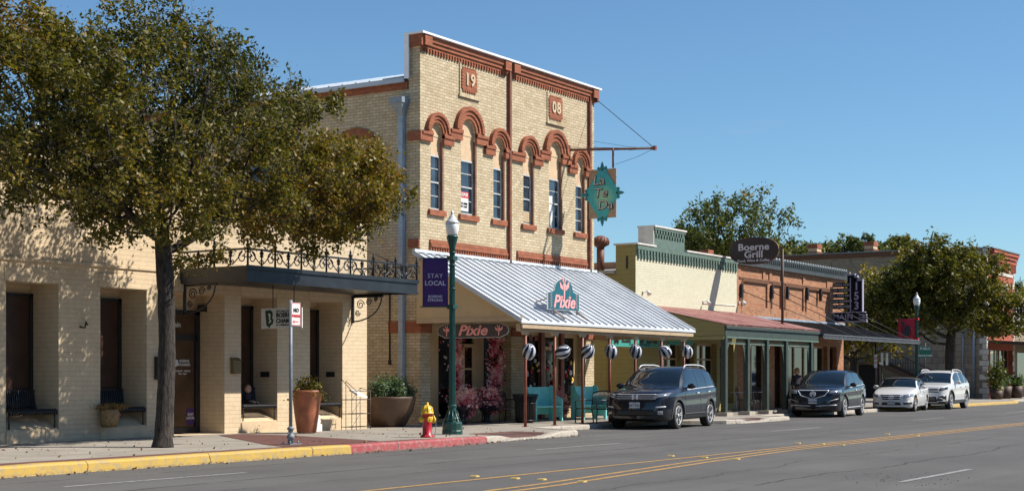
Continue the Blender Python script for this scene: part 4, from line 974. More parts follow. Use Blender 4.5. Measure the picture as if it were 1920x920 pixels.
for (a, b, c_, d_) in ops:
    w_ = MB()
    n = 2 if b - a > 1.2 else 1
    for i in range(n + 1): x = a + (b - a) * i / n; w_.box(max(a, x - .05), min(b, x + .05), YF + .2, YF + .27, c_, d_)
    w_.box(a, b, YF + .201, YF + .269, d_ - .1, d_); w_.box(a, b, YF + .201, YF + .269, c_, c_ + .1); w_.box(a, b, YF + .201, YF + .269, 2.1, 2.16)
    wo = w_.build('window' if c_ > .2 else 'door', M_TANTRIM if c_ > .2 else M_WOODDARK, yb_)
    p = MB(); p.box(a, b, YF + .25, YF + .26, c_, d_); p.build('pane', M_SHOPGLASS, wo)
# its porch
GY, GZ, GW = 21.65, 3.26, 4.02
sl_ = (GW - GZ) / (YF - GY)
rf = MB(); N_ = 60; vs_ = []
for i in range(N_ * 2 + 1):
    x = A0 - .05 + (A1 + .1 - A0) * i / (N_ * 2); dz = .022 if i % 2 else -.0
    vs_ += [(x, GY, GZ + dz), (x, YF - .003, GW + dz)]
rf.add(vs_, [(2 * i, 2 * i + 2, 2 * i + 3, 2 * i + 1) for i in range(N_ * 2)])
rf.box(A0 - .04, A1 + .04, GY + .03, GY + .06, GZ - .04, GZ - .001)
pr = rf.build('porch_roof', M_REDROOF, yb_)
k = MB(); k.prism([(0, 2.78), (YF - GY - .12, 2.78), (YF - GY - .12, GZ - .02), (0, GW - .05)], ((A0 + .05, YF - .003, 0), (0, -1, 0), (0, 0, 1), (-1, 0, 0)), 0, .06)
k.box(A0 - .04, A0 + .0, GY + .14, YF - .003, 2.74, 2.86)
k.build('porch_gable', M_YELLOWSHADE, pr)
k = MB(); y2 = 21.82
k.box(A0 + .0, A1 - .02, y2 - .08, y2 + .08, 2.86, 3.2); k.box(A0 - .03, A1, GY + .03, GY + .055, 3.12, 3.22)
k.box(A0 + .05, A1 - .02, y2 - .1, y2 + .1, 2.80, 2.855, 1)
k.build('porch_beam', [M_GREENPAINT, M_CORNICE], pr)
GP = [wx(u, y2) for u in (1358, 1400, 1436, 1472, 1519)]
for x in GP:
    k = MB(); k.box(x - .09, x + .09, y2 - .09, y2 + .09, .25, 2.80); k.box(x - .25, x + .25, y2 - .22, y2 + .22, .12, .25, 1); k.build('porch_post', [M_GREENPAINT, M_KERB], yb_)
k = MB()
for a, b in zip(GP[:-1], GP[1:]):
    k.box(a + .09, b - .09, y2 - .01, y2 + .01, 2.60, 2.64)
    for s_, x in ((1, a + .09), (-1, b - .09)):
        for q in range(5): k.tube([(x + s_ * .0, y2, 2.58 - .08 * q), (x + s_ * (.2 - .03 * q), y2, 2.56 - .02 * q), (x + s_ * (.03), y2, 2.40 - .1 * q)], .012, 4)
        k.tube([(x + s_ * .24, y2, 2.6), (x + s_ * .12, y2, 2.3), (x + s_ * .02, y2, 1.95)], .014, 4)
    x = a + .12
    while x < b - .12: k.box(x, x + .015, y2 - .005, y2 + .005, 2.64, 2.79); x += .07
k.build('fretwork', M_CORNICE, yb_)

# ------------------------------------------------------------------ orange brick restaurant building
B0, B1, BZ = 56.5, 68.7, 6.3
ob = thing('brick_restaurant_building', (B0, YF, .12), 'orange brick building with slate cornice and black hanging awning', 'building')
pan = []
for ua, ub in ((1393, 1439), (1448, 1465), (1473, 1507), (1512, 1556)):
    pan.append((wx(ua, YF), wx(ub, YF), 4.35, 5.32, False, .07))
for ua, ub in ((1389, 1431), (1435, 1443), (1447, 1465), (1469, 1506), (1510, 1551)):
    pan.append((wx(ua, YF), wx(ub, YF), 5.52, 5.86, False, .05))
sh = [(57.2, 59.6, .4, 2.85, False, .3), (60.4, 61.5, .05, 2.85, False, .3), (61.9, 66.6, .4, 2.85, False, .3), (66.9, 67.8, .05, 2.85, False, .3)]
mb = MB(); wall(mb, PF, B0, B1, 0, BZ, pan + sh, .07)
for a, b, c_, d_, _, dp in pan: mb.quad((a, YF + dp, c_), (b, YF + dp, c_), (b, YF + dp, d_), (a, YF + dp, d_))
mb.quad((B1, YF, 0), (B1, 42, 0), (B1, 42, BZ), (B1, YF, BZ)); mb.quad((B0, YF, AZ - 1), (B0, YF, BZ), (B0, 42, BZ), (B0, 42, AZ - 1)); mb.quad((B0, 42, 0), (B0, 42, BZ), (B1, 42, BZ), (B1, 42, 0))
mb.quad((B0, YF, BZ), (B1, YF, BZ), (B1, 42, BZ - .2), (B0, 42, BZ - .2))
mb.build('wall', M_ORANGEBRICK, ob)
p = MB()
for a, b, c_, d_, _, dp in pan[:4]:
    p.box(a - .04, b + .04, YF - .03, YF - .001, 5.34, 5.42); p.box(a - .14, a - .03, YF - .03, YF - .001, 4.35, 5.34)
p.box(B0 + .2, B1 - .3, YF - .03, YF - .001, 5.42, 5.5)
build_split(p, 'brick_panel_frame', M_BROWNBRICK, ob)
c = MB(); c.box(B0, B1 + .05, YF - .14, YF + .1, 5.98, 6.34); c.box(B0, B1 + .08, YF - .2, YF + .2, 6.34, 6.40)
x = B0 + .1
while x < B1 - .1: c.box(x, x + .1, YF - .2, YF - .141, 6.2, 6.338); x += .22
c.build('cornice', M_GREYCORN, ob)
c = MB(); x = B0 + 1.2
while x < B1 - .1: c.box(x, x + .07, YF - .21, YF - .02, 6.402, 6.46); x += .3
c.build('cornice_studs', M_WHITE, ob)
for a, b, c_, d_, _, dp in sh:
    w_ = MB(); n = max(1, round((b - a) / 1.15))
    for i in range(n + 1): x = a + (b - a) * i / n; w_.box(max(a, x - .05), min(b, x + .05), YF + .2, YF + .27, c_, d_)
    w_.box(a, b, YF + .201, YF + .269, d_ - .1, d_); w_.box(a, b, YF + .201, YF + .269, c_, c_ + .1)
    wo = w_.build('window' if c_ > .2 else 'door', M_TANTRIM if c_ > .2 else M_WOODDARK, ob)
    p = MB(); p.box(a, b, YF + .25, YF + .26, c_, d_); p.build('pane', M_SHOPGLASS, wo)
aw = MB(); aw.hexa([(B0 + .35, 21.72, 3.02), (B1 + .1, 21.72, 3.02), (B1 + .1, YF - .003, 3.78), (B0 + .35, YF - .003, 3.78), (B0 + .35, 21.72, 3.10), (B1 + .1, 21.72, 3.10), (B1 + .1, YF - .003, 3.86), (B0 + .35, YF - .003, 3.86)])
for i in range(40): x = B0 + .4 + i * .3; aw.bar((x, 21.74, 3.115), (x, YF - .01, 3.875), .04, .03)
an = aw.build('awning', mat('black_sheet_metal', (.03, .03, .033), .5, .2, var=.2), ob)
k = MB(); k.box(B0 + .3, B1 + .12, 21.66, 21.715, 2.96, 3.13); k.box(B0 + .28, B1 + .14, 21.63, 21.659, 3.10, 3.14); k.box(B0 + .28, B1 + .14, 21.63, 21.659, 2.955, 2.985)
for i in range(80): x = B0 + .4 + i * .152; k.box(x, x + .07, 21.64, 21.66, 2.985, 3.1)
k.build('awning_fascia', mat('grey_fascia', (.10, .105, .115), .5, .3, var=.2), an)
k = MB(); k.box(B0 + .3, B1 + .05, YF - .06, YF - .003, 3.87, 3.96); k.build('awning_flashing', M_GREYPAINT, an)
ends = [wx(u, 21.75) for u in (1600, 1628, 1660, 1690, 1712)]
for i, u in enumerate((1388, 1445, 1474, 1511, 1536)):
    x = wx(u, YF); z_ = wz(u, YF, 545 + 8 * i / 4)
    k = MB(); k.tube([(x, YF - .07, z_), (ends[i], 21.75, 3.12)], .016, 5); k.build('tie_rod', M_BLACKPAINT, an)
    k = MB(); k.box(x - .06, x + .06, YF - .12, YF - .002, z_ - .28, z_ + .28); k.box(x - .09, x + .09, YF - .14, YF - .1, z_ - .06, z_ + .06); k.build('anchor_bracket', M_BLACKPAINT, ob)

# ------------------------------------------------------------------ far corner building: limestone side, red front
D0, D1, DZ = 93.3, 99.8, 8.9
db = thing('red_corner_building', (D0, YF, .12), 'far two storey building with red brick front and long limestone side wall', 'building')
PD = lambda s, z, d: (D0 + d, s, z)
mb = MB(); mb.quad((D0, YF + .02, 0), (D0, YF + .02, 5.6), (D0, 50, 5.6), (D0, 50, 0)); mb.build('stone_wall', M_LIMESTONE, db)
mb = MB(); wall(mb, PD, YF + .02, 50, 5.6, 9.3, [(y - .4, y + .4, 7.6, 8.5, False, .15) for y in (30.2, 35.6, 41)], .15); mb.quad((D0, YF, 9.3), (D1, YF, 9.3), (D1, 50, 9.3), (D0, 50, 9.3)); mb.quad((D0, 50, 0), (D0, 50, 9.3), (D1, 50, 9.3), (D1, 50, 0)); mb.quad((D1, YF, 0), (D1, 50, 0), (D1, 50, 9.3), (D1, YF, 9.3))
mb.build('upper_side_wall', M_GREYBRICK, db)
for y_ in (30.2, 35.6, 41):
    w_ = MB(); w_.box(D0 + .08, D0 + .12, y_ - .4, y_ + .4, 7.6, 7.66); w_.box(D0 + .08, D0 + .12, y_ - .4, y_ + .4, 8.44, 8.5); w_.box(D0 + .08, D0 + .12, y_ - .03, y_ + .03, 7.66, 8.44); wo = w_.build('window', M_WHITE, db)
    p = MB(); p.box(D0 + .12, D0 + .14, y_ - .4, y_ + .4, 7.6, 8.5); p.build('pane', M_GLASS, wo)
c = MB(); c.box(D0 - .1, D0 - .002, YF + .6, 50, 9.0, 9.3); c.build('corbel_course', M_BROWNBRICK, db)
c = MB(); c.box(D0 - .14, D0 + .3, YF + .5, 50.1, 9.302, 9.36); c.build('roof_edge', M_GALV, db)
for y_ in (36.3, 32.55, 44.):
    k = MB(); k.box(D0 - .02, D0 + .75, y_ - .30, y_ + .30, 9.362, 9.72); k.box(D0 - .06, D0 + .79, y_ - .34, y_ + .34, 9.72, 9.98, 1); k.box(D0 - .1, D0 + .83, y_ - .38, y_ + .38, 9.45, 9.5, 1)
    k.build('chimney', [M_BOARD, M_REDBRICK], db)
mb = MB(); fo = [(D0 + 1.7, D0 + 2.6, 4.9, 6.9, False, .15), (D0 + 4.0, D0 + 4.9, 4.9, 6.9, False, .15), (D0 + .9, D1 - .3, .05, 3.1, False, .4)]
wall(mb, PF, D0, D1, 0, DZ + .3, fo, .15); mb.quad((D0, YF, DZ + .3), (D1, YF, DZ + .3), (D1, YF + .5, DZ + .3), (D0, YF + .5, DZ + .3))
mb.build('front_wall', M_CRIMSONBRICK, db)
q_ = MB(); z_ = .1; i = 0; rg = random.Random(2)
while z_ < 9.1:
    h = .30; w_ = .42 if i % 2 else .22; q_.box(D0 - .02, D0 + w_, YF - .03, YF - .001, z_, z_ + h); q_.box(D1 - w_, D1 + .02, YF - .03, YF - .001, z_, z_ + h); q_.box(D0 - .03, D0 - .001, YF - .001, YF + w_, z_, z_ + h); z_ += .34 if rg.random() > .2 else .5; i += 1
q_.box(D0 + .45, D1 - .45, YF - .05, YF - .001, 7.75, 7.95)
for x in (2.15, 4.45): q_.box(D0 + x - .6, D0 + x + .6, YF - .05, YF - .001, 6.92, 7.15); q_.box(D0 + x - .2, D0 + x + .2, YF - .07, YF - .052, 6.9, 7.3); q_.box(D0 + x - .55, D0 + x + .55, YF - .06, YF - .001, 4.75, 4.9)
build_split(q_, 'stone_quoins', mat('white_stone', (.60, .55, .47), .8, var=.2, scale=3, bmp=.3), db)
c = MB()
for i, (z0_, pr_) in enumerate(((8.55, .18), (8.8, .26), (9.02, .34))): c.box(D0 + .55, D1 + .02, YF - pr_, YF - .001, z0_, z0_ + .215)
x = D0 + .6
while x < D1 - .1: c.box(x, x + .09, YF - .16, YF - .001, 8.05, 8.55); x += .22
c.build('corbelled_cornice', M_CRIMSONBRICK, db)
c = MB(); c.box(D0 - .05, D1 + .06, YF - .4, YF + .5, 9.24, 9.3); c.build('parapet_cap', M_GALV, db)
for x in (2.15, 4.45):
    w_ = MB(); w_.box(D0 + x - .45, D0 + x + .45, YF + .1, YF + .13, 4.9, 4.98); w_.box(D0 + x - .45, D0 + x + .45, YF + .1, YF + .13, 5.86, 5.94); wo = w_.build('window', M_TANTRIM, db)
    p = MB(); p.box(D0 + x - .45, D0 + x + .45, YF + .13, YF + .14, 4.9, 6.9); p.build('pane', M_SHOPGLASS, wo)
w_ = MB(); n = 5
for i in range(n + 1): x = D0 + .9 + (D1 - .3 - D0 - .9) * i / n; w_.box(x - .04, x + .04, YF + .3, YF + .36, .1, 3.1)
w_.box(D0 + .9, D1 - .3, YF + .302, YF + .358, .1, .7)
wo = w_.build('shop_window', M_TANTRIM, db); p = MB(); p.box(D0 + .9, D1 - .3, YF + .34, YF + .35, .1, 3.1); p.build('pane', M_SHOPGLASS, wo)
# its street awning with a string of lights
k = MB(); k.hexa([(D0 + .3, 22.6, 3.35), (112, 22.6, 3.35), (112, YF - .003, 3.5), (D0 + .3, YF - .003, 3.5), (D0 + .3, 22.6, 3.52), (112, 22.6, 3.52), (112, YF - .003, 3.68), (D0 + .3, YF - .003, 3.68)])
k.box(D0 + .25, 112, 22.55, 22.6, 3.3, 3.56)
aw2 = k.build('awning', M_WOODDARK, db)
for x in (D0 + .5, D0 + 5.0, D0 + 9.6, D0 + 14.2): k = MB(); k.box(x - .07, x + .07, 22.7, 22.84, .121, 3.35); k.build('awning_post', M_WOODDARK, aw2)
bm_ = MB(); _m, _n2, _l2, _b2 = nodes('bulb_glow'); _b2.inputs['Emission Color'].default_value = (1, .72, .35, 1); _b2.inputs['Emission Strength'].default_value = 3
for i in range(30): x = D0 + .8 + i * .42; bm_.lathe_scaled((x, 22.9, 3.15 - .10 * abs(math.sin(i * .55))), (.035, .035, .05), 7, 5, 0)
bm_.build('string_lights', _m, aw2)
p = MB()
for y_, r_, z1_ in ((26.6, .06, 5.2), (27.2, .04, 5.0), (25.95, .09, 5.4)): p.tube([(D0 - .12, y_, .13), (D0 - .12, y_, z1_)], r_, 8)
p.box(D0 - .16, D0 - .02, 26.45, 26.75, 1.4, 1.9); p.build('service_pipe', M_GALV, db)
# outside stair against the limestone wall
stt = thing('outside_stair', (92.4, 31, .12), 'dark wooden outside stair with picket railing against limestone side wall', 'stair')
k = MB(); SX0, SX1 = 91.9, 93.2
k.box(SX0, SX1, 31.4, 38, 2.25, 2.4); n = 13
for i in range(n): y_ = 31.4 - (i + 1) * .33; z_ = 2.4 - (i + 1) * 2.28 / (n + 1); k.box(SX0 + .03, SX1, y_, y_ + .36, z_ - .04, z_)
for x in (SX0, SX1 - .05): k.hexa([(x, 31.4, 2.1), (x + .05, 31.4, 2.1), (x + .05, 27.05, .13), (x, 27.05, .13), (x, 31.4, 2.4), (x + .05, 31.4, 2.4), (x + .05, 26.95, .42), (x, 26.95, .42)])
for y_ in (31.5, 34.5, 37.8): k.box(SX0, SX0 + .12, y_, y_ + .12, .12, 2.25)
k.build('steps', M_WOODDARK, stt)
k = MB(); k.bar((SX0, 38, 3.35), (SX0, 31.4, 3.35), .06, .07); k.bar((SX0, 31.4, 3.35), (SX0, 27.0, 1.35), .06, .07)
y_ = 37.9
while y_ > 27.1:
    zt = 2.4 if y_ > 31.4 else 2.4 - (31.4 - y_) * .455; k.box(SX0 - .015, SX0 + .015, y_ - .015, y_ + .015, zt, zt + .95); y_ -= .16
k.build('picket_railing', M_WOODDARK, stt)
k = MB(); k.box(D0 - .06, D0 - .003, 31.9, 33.2, .13, 2.2); k.build('doorway', M_INTERIOR, db)
# low building beyond
lb = thing('lilac_shop_building', (99.9, YF, .12), 'low shop past the red building with lilac gable and tan brick', 'building')
k = MB(); k.box(99.95, 118, YF + .02, 40, 0, 4.9); k.build('wall', M_GREYBRICK, lb)
k = MB(); k.prism([(0, 4.9), (18, 4.9), (18, 6.4), (0, 6.4)], FRONT(YF + .3, 99.95), 0, .2); k.build('upper_panel', mat('lilac_paint', (.34, .30, .38), .7), lb)
k = MB(); k.box(99.93, 118.1, YF - .1, YF + .6, 6.4, 6.5); k.box(99.93, 118.1, YF - .1, YF + .02, 4.6, 4.9); k.build('parapet_cap', M_CAPWHITE, lb)
k = MB(); k.box(100.6, 117, YF - .0, YF + .015, .3, 3.0); k.build('shop_window', M_SHOPGLASS, lb)
# ------------------------------------------------------------------ street furniture and signs
def frx(x, y, z, R_=(1, 0, 0), N_=(0, -1, 0)): return ((x, y, z), R_, (0, 0, 1), N_)
def frs(x, y, z): return ((x, y, z), (0, -1, 0), (0, 0, 1), (-1, 0, 0))       # sign seen by traffic, faces -X

# sign hanging from the canopy
def Yat(u, X):
    a = (u - CX) / FPX; return X * (math.sin(TH) - a * math.cos(TH)) / (math.cos(TH) + a * math.sin(TH))
HX = 26.9; ya, yb_s = Yat(490, HX), Yat(566, HX); th = HX / (math.cos(TH) + (528 - CX) / FPX * math.sin(TH)); za = HC + th * (HY - 615) / FPX; zb = HC + th * (HY - 577) / FPX
s = thing('hanging_sign', (HX, (ya + yb_s) / 2, zb), 'white hanging board with dark green B emblem under the iron canopy', 'sign')
w_ = ya - yb_s; h_ = zb - za
k = MB(); k.box(HX, HX + .03, yb_s, ya, za, zb); bd = k.build('board', M_WHITE, s)
k = MB()
for yy in (ya - w_ * .28, yb_s + w_ * .2): k.tube([(HX + .015, yy, zb), (HX + .015, yy, 3.60)], .012, 6)
k.build('hanger_rod', M_BLACKIRON, s)
f_ = frs(HX, ya - w_ * .2, (za + zb) / 2); q = h_ / .72
k = MB(); k.prism([(x * q, y * q) for x, y in [(-.13, -.25), (.02, -.34), (.06, -.25), (.17, -.2), (.2, -.05), (.13, .02), (.17, .1), (.15, .23), (.05, .3), (-.19, .27)]], f_, .002, .006); em = k.build('emblem', M_GREENPRINT, bd)
k = MB(); k.prism([(x * q, y * q) for x, y in [(-.02, -.18), (.08, -.14), (.1, -.06), (.03, -.03), (.07, .05), (.06, .16), (-.0, .18), (-.05, .16), (-.04, .11), (.0, .1), (.0, .02), (-.03, 0), (-.0, -.03), (.03, -.09), (-.01, -.12)]], f_, .007, .010); k.build('emblem_inset', M_WHITE, em)
for t_, dz, sz, wt_ in (('BOERNE', .14, .30, .010), ('CHAMBER', -.14, .30, .010), ('THE GREATER', .34, .11, .002), ('OF COMMERCE', -.34, .11, .002)):
    text('sign_lettering', t_, sz * h_, ((HX - .004, ya - w_ * .37, (za + zb) / 2 + dz * h_), (0, -1, 0), (0, 0, 1), (-1, 0, 0)), M_BLKPRINT, bd, wt_ * .5, align='LEFT', spacing=1.02 if sz > .2 else 1.25, sx=1.02)

# no parking sign on its post
x, y = gnd(545, 832, .165)
s = thing('parking_sign', (x, y, .165), 'no parking sign on a galvanised post with a bolted foot at the yellow kerb', 'sign')
k = MB(); k.tube([(x, y, .17), (x + .0, y, 2.98)], .036, 10); po = k.build('post', M_GALV, s)
k = MB(); k.box(x - .17, x + .17, y - .13, y + .13, .165, .18); k.lathe([(.06, 0), (.055, .09), (.075, .1), (.075, .15), (.05, .17), (.05, .26), (.07, .27), (.07, .31), (.04, .33)], (x, y, .18), 10)
for dx in (-.12, .12):
    for dy in (-.09, .09): k.tube([(x + dx, y + dy, .18), (x + dx, y + dy, .23)], .018, 6)
k.tube([(x - .1, y, .38), (x + .1, y, .38)], .018, 6)
k.build('foot', M_GALV, s)
z1 = wz(545, y, 567); z0 = wz(545, y, 610)
xs0, xs1 = x - .035, x + .235
k = MB(); k.box(xs0, xs1, y - .05, y - .042, z0, z1); pl = k.build('sign_plate', M_WHITE, s); xm = (xs0 + xs1) / 2
k = MB()
for a, b, c, d in ((xs0 + .008, xs1 - .008, z0 + .008, z0 + .016), (xs0 + .008, xs1 - .008, z1 - .016, z1 - .008), (xs0 + .008, xs0 + .016, z0 + .016, z1 - .016), (xs1 - .016, xs1 - .008, z0 + .016, z1 - .016)): k.box(a, b, y - .053, y - .0505, c, d)
k.box(xm - .06, xm + .07, y - .053, y - .0505, z0 + .07, z0 + .085); k.prism([(-.10, 0), (-.05, .03), (-.05, -.03)], frx(xm + .0, y - .05, z0 + .0775), .0005, .003)
k.build('sign_border', M_REDPRINT, pl)
text('sign_lettering', 'PARKING', .062, frx(xm, y - .052, z0 + .19), M_REDPRINT, pl, .003, sx=.95)
text('sign_lettering', 'NO', .10, frx(xm, y - .052, z0 + .30), M_BLKPRINT, pl, .004)

# fire hydrant
x, y = gnd(801, 818, .165); y = max(y, 19.2)
s = thing('fire_hydrant', (x, y, .145), 'red fire hydrant with yellow bonnet and caps behind the red kerb', 'hydrant')
O = Vector((x, y, .145))
k = MB(); k.lathe([(.155, 0), (.155, .035), (.125, .04), (.12, .06), (.105, .07), (.10, .3), (.098, .46), (.115, .47), (.115, .49), (.13, .495), (.13, .52), (.1, .525)], O, 24)
for a_ in range(8): k.lathe([(.014, .03), (.014, .055), (0, .056)], O + Vector((.138 * math.cos(a_ * PI / 4 + .3), .138 * math.sin(a_ * PI / 4 + .3), 0)), 6)
k.build('barrel', M_HYDRED, s)
k = MB(); k.lathe([(.145, .52), (.145, .55), (.135, .555), (.13, .59), (.115, .64), (.085, .685), (.05, .71), (.035, .72), (.03, .745), (.03, .77), (.0, .775)], O, 24)
for a_ in range(8): a = a_ * PI / 4; k.tube([O + Vector((.13 * math.cos(a), .13 * math.sin(a), .56)), O + Vector((.115 * math.cos(a), .115 * math.sin(a), .65)), O + Vector((.06 * math.cos(a), .06 * math.sin(a), .705))], .012, 5)
k.build('bonnet', M_YELLOWCAP, s)
for d, r_ in ((Vector((.85, -.53, 0)), .075), (Vector((-.85, .53, 0)), .055), (Vector((-.53, -.85, 0)), .055), (Vector((.53, .85, 0)), .05)):
    k = MB(); c = O + Vector((0, 0, .40)); k.tube([c + d * .07, c + d * .13], r_ * .95, 16); k.tube([c + d * .13, c + d * .155, c + d * .17], [r_ * 1.18, r_ * 1.18, r_ * .9], 14); k.tube([c + d * .17, c + d * .205], r_ * .35, 5)
    k.build('outlet_cap', M_YELLOWCAP, s)
k = MB(); c = O + Vector((.17, -.12, .38)); k.tube([c + Vector((0, 0, -.38 * t)) + Vector((.02 * math.sin(t * 5), .02, 0)) for t in [i / 8 for i in range(9)]], .008, 4); k.build('chain', M_GALV, s)

# lamp posts
def lamp(X, Y, label, z0, grp):
    s = thing('street_lamp', (X, Y, z0), label, 'street lamp', grp, local=True)
    k = MB()
    k.lathe([(.245, 0), (.245, .08), (.235, .10), (.235, .26), (.225, .29), (.19, .31), (.175, .34), (.175, .37), (.155, .40), (.125, .47), (.10, .55), (.088, .62), (.105, .64), (.105, .68), (.085, .70)], (0, 0, 0), 12, sm=False)
    for i in range(10): a = 2 * PI * i / 10; k.tube([(.2 * math.cos(a), .2 * math.sin(a), .3), (.15 * math.cos(a), .15 * math.sin(a), .42), (.11 * math.cos(a), .11 * math.sin(a), .56)], [.022, .018, .01], 5)
    k.build('base', M_DARKGREEN, s)
    k = MB(); n = 16; v = []
    for z_, r_ in ((.70, .082), (1.2, .08), (2.5, .073), (4.0, .064), (4.28, .062)):
        for i in range(n * 2): a = PI * i / n; rr = r_ * (1 if i % 2 else .86); v.append((rr * math.cos(a), rr * math.sin(a), z_))
    N2 = n * 2
    k.add(v, [(j * N2 + i, j * N2 + (i + 1) % N2, (j + 1) * N2 + (i + 1) % N2, (j + 1) * N2 + i) for j in range(4) for i in range(N2)])
    for z_ in (3.4, 3.95, 4.25): k.lathe([(.066, z_), (.08, z_ + .01), (.08, z_ + .04), (.066, z_ + .05)], (0, 0, 0), 16)
    k.build('pole', M_DARKGREEN, s)
    k = MB(); k.lathe([(.062, 4.28), (.075, 4.40), (.10, 4.50), (.125, 4.58), (.13, 4.62), (.14, 4.63), (.14, 4.66), (.1, 4.67)], (0, 0, 0), 20); k.build('lamp_collar', M_DARKGREEN, s)
    k = MB(); k.lathe([(.11, 4.67), (.135, 4.72), (.155, 4.82), (.16, 4.90), (.15, 4.955)], (0, 0, 0), 24); k.build('globe', M_GLOBE, s)
    k = MB(); k.lathe([(.165, 4.955), (.17, 4.98), (.14, 5.01), (.105, 5.06), (.09, 5.07), (.075, 5.12), (.04, 5.15), (.03, 5.17), (.042, 5.20), (.03, 5.23), (.012, 5.27), (0, 5.3)], (0, 0, 0), 24); k.build('lamp_finial', mat('frosted_lamp_cap', (.62, .63, .62), .3, .1), s)
    return s
LX, LY = gnd(848, 813, .13)
l1 = lamp(LX, LY, 'dark green fluted lamp post with purple banner next to the fire hydrant', .125, 'green street lamps')
def banner(root_label, name_, X, Y, za, zb, w, m, side, arm_m):
    s = thing(name_, (X, Y, zb), root_label, 'banner')
    k = MB(); U = Vector(side); nx_, nz_ = 8, 14; N_ = Vector((-U.y, U.x, 0)); v = []
    for i in range(nx_ + 1):
        for j in range(nz_ + 1):
            t = i / nx_; q = j / nz_; p = Vector((X, Y, 0)) + U * (.1 + w * t); off = .025 * math.sin(t * 5 + q * 3) * math.sin(PI * q); p += N_ * off; v.append((p.x, p.y, za + (zb - za) * q))
    f = [(i * (nz_ + 1) + j, (i + 1) * (nz_ + 1) + j, (i + 1) * (nz_ + 1) + j + 1, i * (nz_ + 1) + j + 1) for i in range(nx_) for j in range(nz_)]
    k.add(v, f, 0, True); o = k.build('cloth', m, s); o.modifiers.new('t', 'SOLIDIFY').thickness = .008
    k = MB()
    for z_ in (za - .0, zb + .0): k.tube([Vector((X, Y, z_)) + U * .05, Vector((X, Y, z_)) + U * (.16 + w)], .014, 6); k.box(X - .09, X + .09, Y - .09, Y + .09, z_ - .05, z_ + .05)
    k.build('banner_arm', arm_m, s); return s
bu = Vector((-.55, .84, 0)).normalized()                # banner arm swings away from the street
zt, zb_ = wz(812, LY + .4, 484), wz(812, LY + .4, 575)
bn = banner('purple STAY LOCAL cloth banner on the near lamp post', 'street_banner', LX, LY, zb_, zt, .60, M_PURPLE, bu, M_DARKGREEN)
N_ = Vector((-bu.y, bu.x, 0)); N_ = N_ if N_.y < 0 else -N_; Ub = -bu
bc = Vector((LX, LY, 0)) + bu * .40 + N_ * .05
def fb(z_): return ((bc.x, bc.y, z_), tuple(Ub), (0, 0, 1), tuple(N_))
Mbl = mat('lilac_print', (.50, .46, .58), .7, var=.02); hh = zt - zb_
text('banner_lettering', 'STAY', .145, fb(zt - hh * .37), Mbl, bn, .001, spacing=1.1); text('banner_lettering', 'LOCAL', .150, fb(zt - hh * .52), Mbl, bn, .005, spacing=1.05)
text('banner_lettering', 'BOERNE\nSTRONG', .085, fb(zt - hh * .83), Mbl, bn, .003, spacing=1.05)

X2, Y2 = wx(1719, 22.2), 22.2
l2 = lamp(X2, Y2, 'dark green lamp post with red banner behind the white cars', .12, 'green street lamps')
zt, zb_ = wz(1702, Y2, 596), wz(1702, Y2, 634)
bn = banner('red cloth banner with a black tuba on the far lamp post', 'street_banner', X2, Y2, zb_, zt, .78, M_REDCLOTH, bu, M_REDCLOTH)
bc = Vector((X2, Y2, 0)) + bu * .5 + N_ * .05; k = MB(); F_ = ((bc.x, bc.y, (zt + zb_) / 2), tuple(Ub), (0, 0, 1), tuple(N_))
k.prism([(-.26, .32), (-.05, .32), (-.09, .22), (-.11, .0), (-.02, -.1), (-.02, .1), (.04, .18), (.12, .15), (.15, .05), (.15, -.25), (.06, -.33), (-.08, -.33), (-.17, -.2), (-.19, .2)], F_, 0, .006)
k.tube([Vector(F_[0]) + Vector(Ub) * a + Vector((0, 0, b)) + N_ * .01 for a, b in ((.18, .1), (.24, .0), (.22, -.25), (.1, -.38))], .015, 5)
k.build('tuba_emblem', M_BLKPRINT, bn)

# terracotta pots with plants
M_SOIL = mat('potting_soil', (.04, .028, .02), .95, var=.3, scale=20)
x, y = gnd(575, 804, .16); y = 23.35; x = wx(575, y)
s = thing('tall_planter', (x, y, .16), 'tall tapered terracotta planter with yellow green plants against the cream pier', 'planter')
k = MB(); k.lathe([(.0, .0), (.22, 0), (.23, .02), (.29, .45), (.345, .93), (.36, .955), (.362, .995), (.345, 1.0), (.32, .97), (.3, .92), (0, .92)], (x, y, .16), 28); k.build('pot', M_TERRA, s)
P, rd = shrub_pts((x, y, 1.08), (.55, .45, .38), 1800, 3, 26); P[:, 2] -= .15 * ((P[:, 0] - x) ** 2 + (P[:, 1] - y) ** 2) / .2; leaf_mesh('foliage', P, .06, rd * .8 + .15, M_LEAFGREEN, s)
x, y = wx(727, 25.0), 25.0
s = thing('round_planter', (x, y, .14), 'wide dark bowl planter with grey green shrubs in the gap between buildings', 'planter')
k = MB(); k.lathe([(0, 0), (.45, 0), (.5, .05), (.70, .42), (.76, .74), (.78, .80), (.75, .81), (.71, .74), (0, .74)], (x, y, .13), 32); k.build('pot', M_BROWNPOT, s)
for i, (dx, dy, rx, hz_) in enumerate(((-.4, 0, .42, .62), (.3, .1, .4, .7), (.05, -.25, .4, .55), (.55, -.1, .3, .5))):
    P, rd = shrub_pts((x + dx, y + dy, .86), (rx, .45, hz_), 1500, 10 + i, 18); leaf_mesh('foliage', P, .075, rd, M_LEAFSAGE if i != 1 else M_LEAFSHRUB, s)

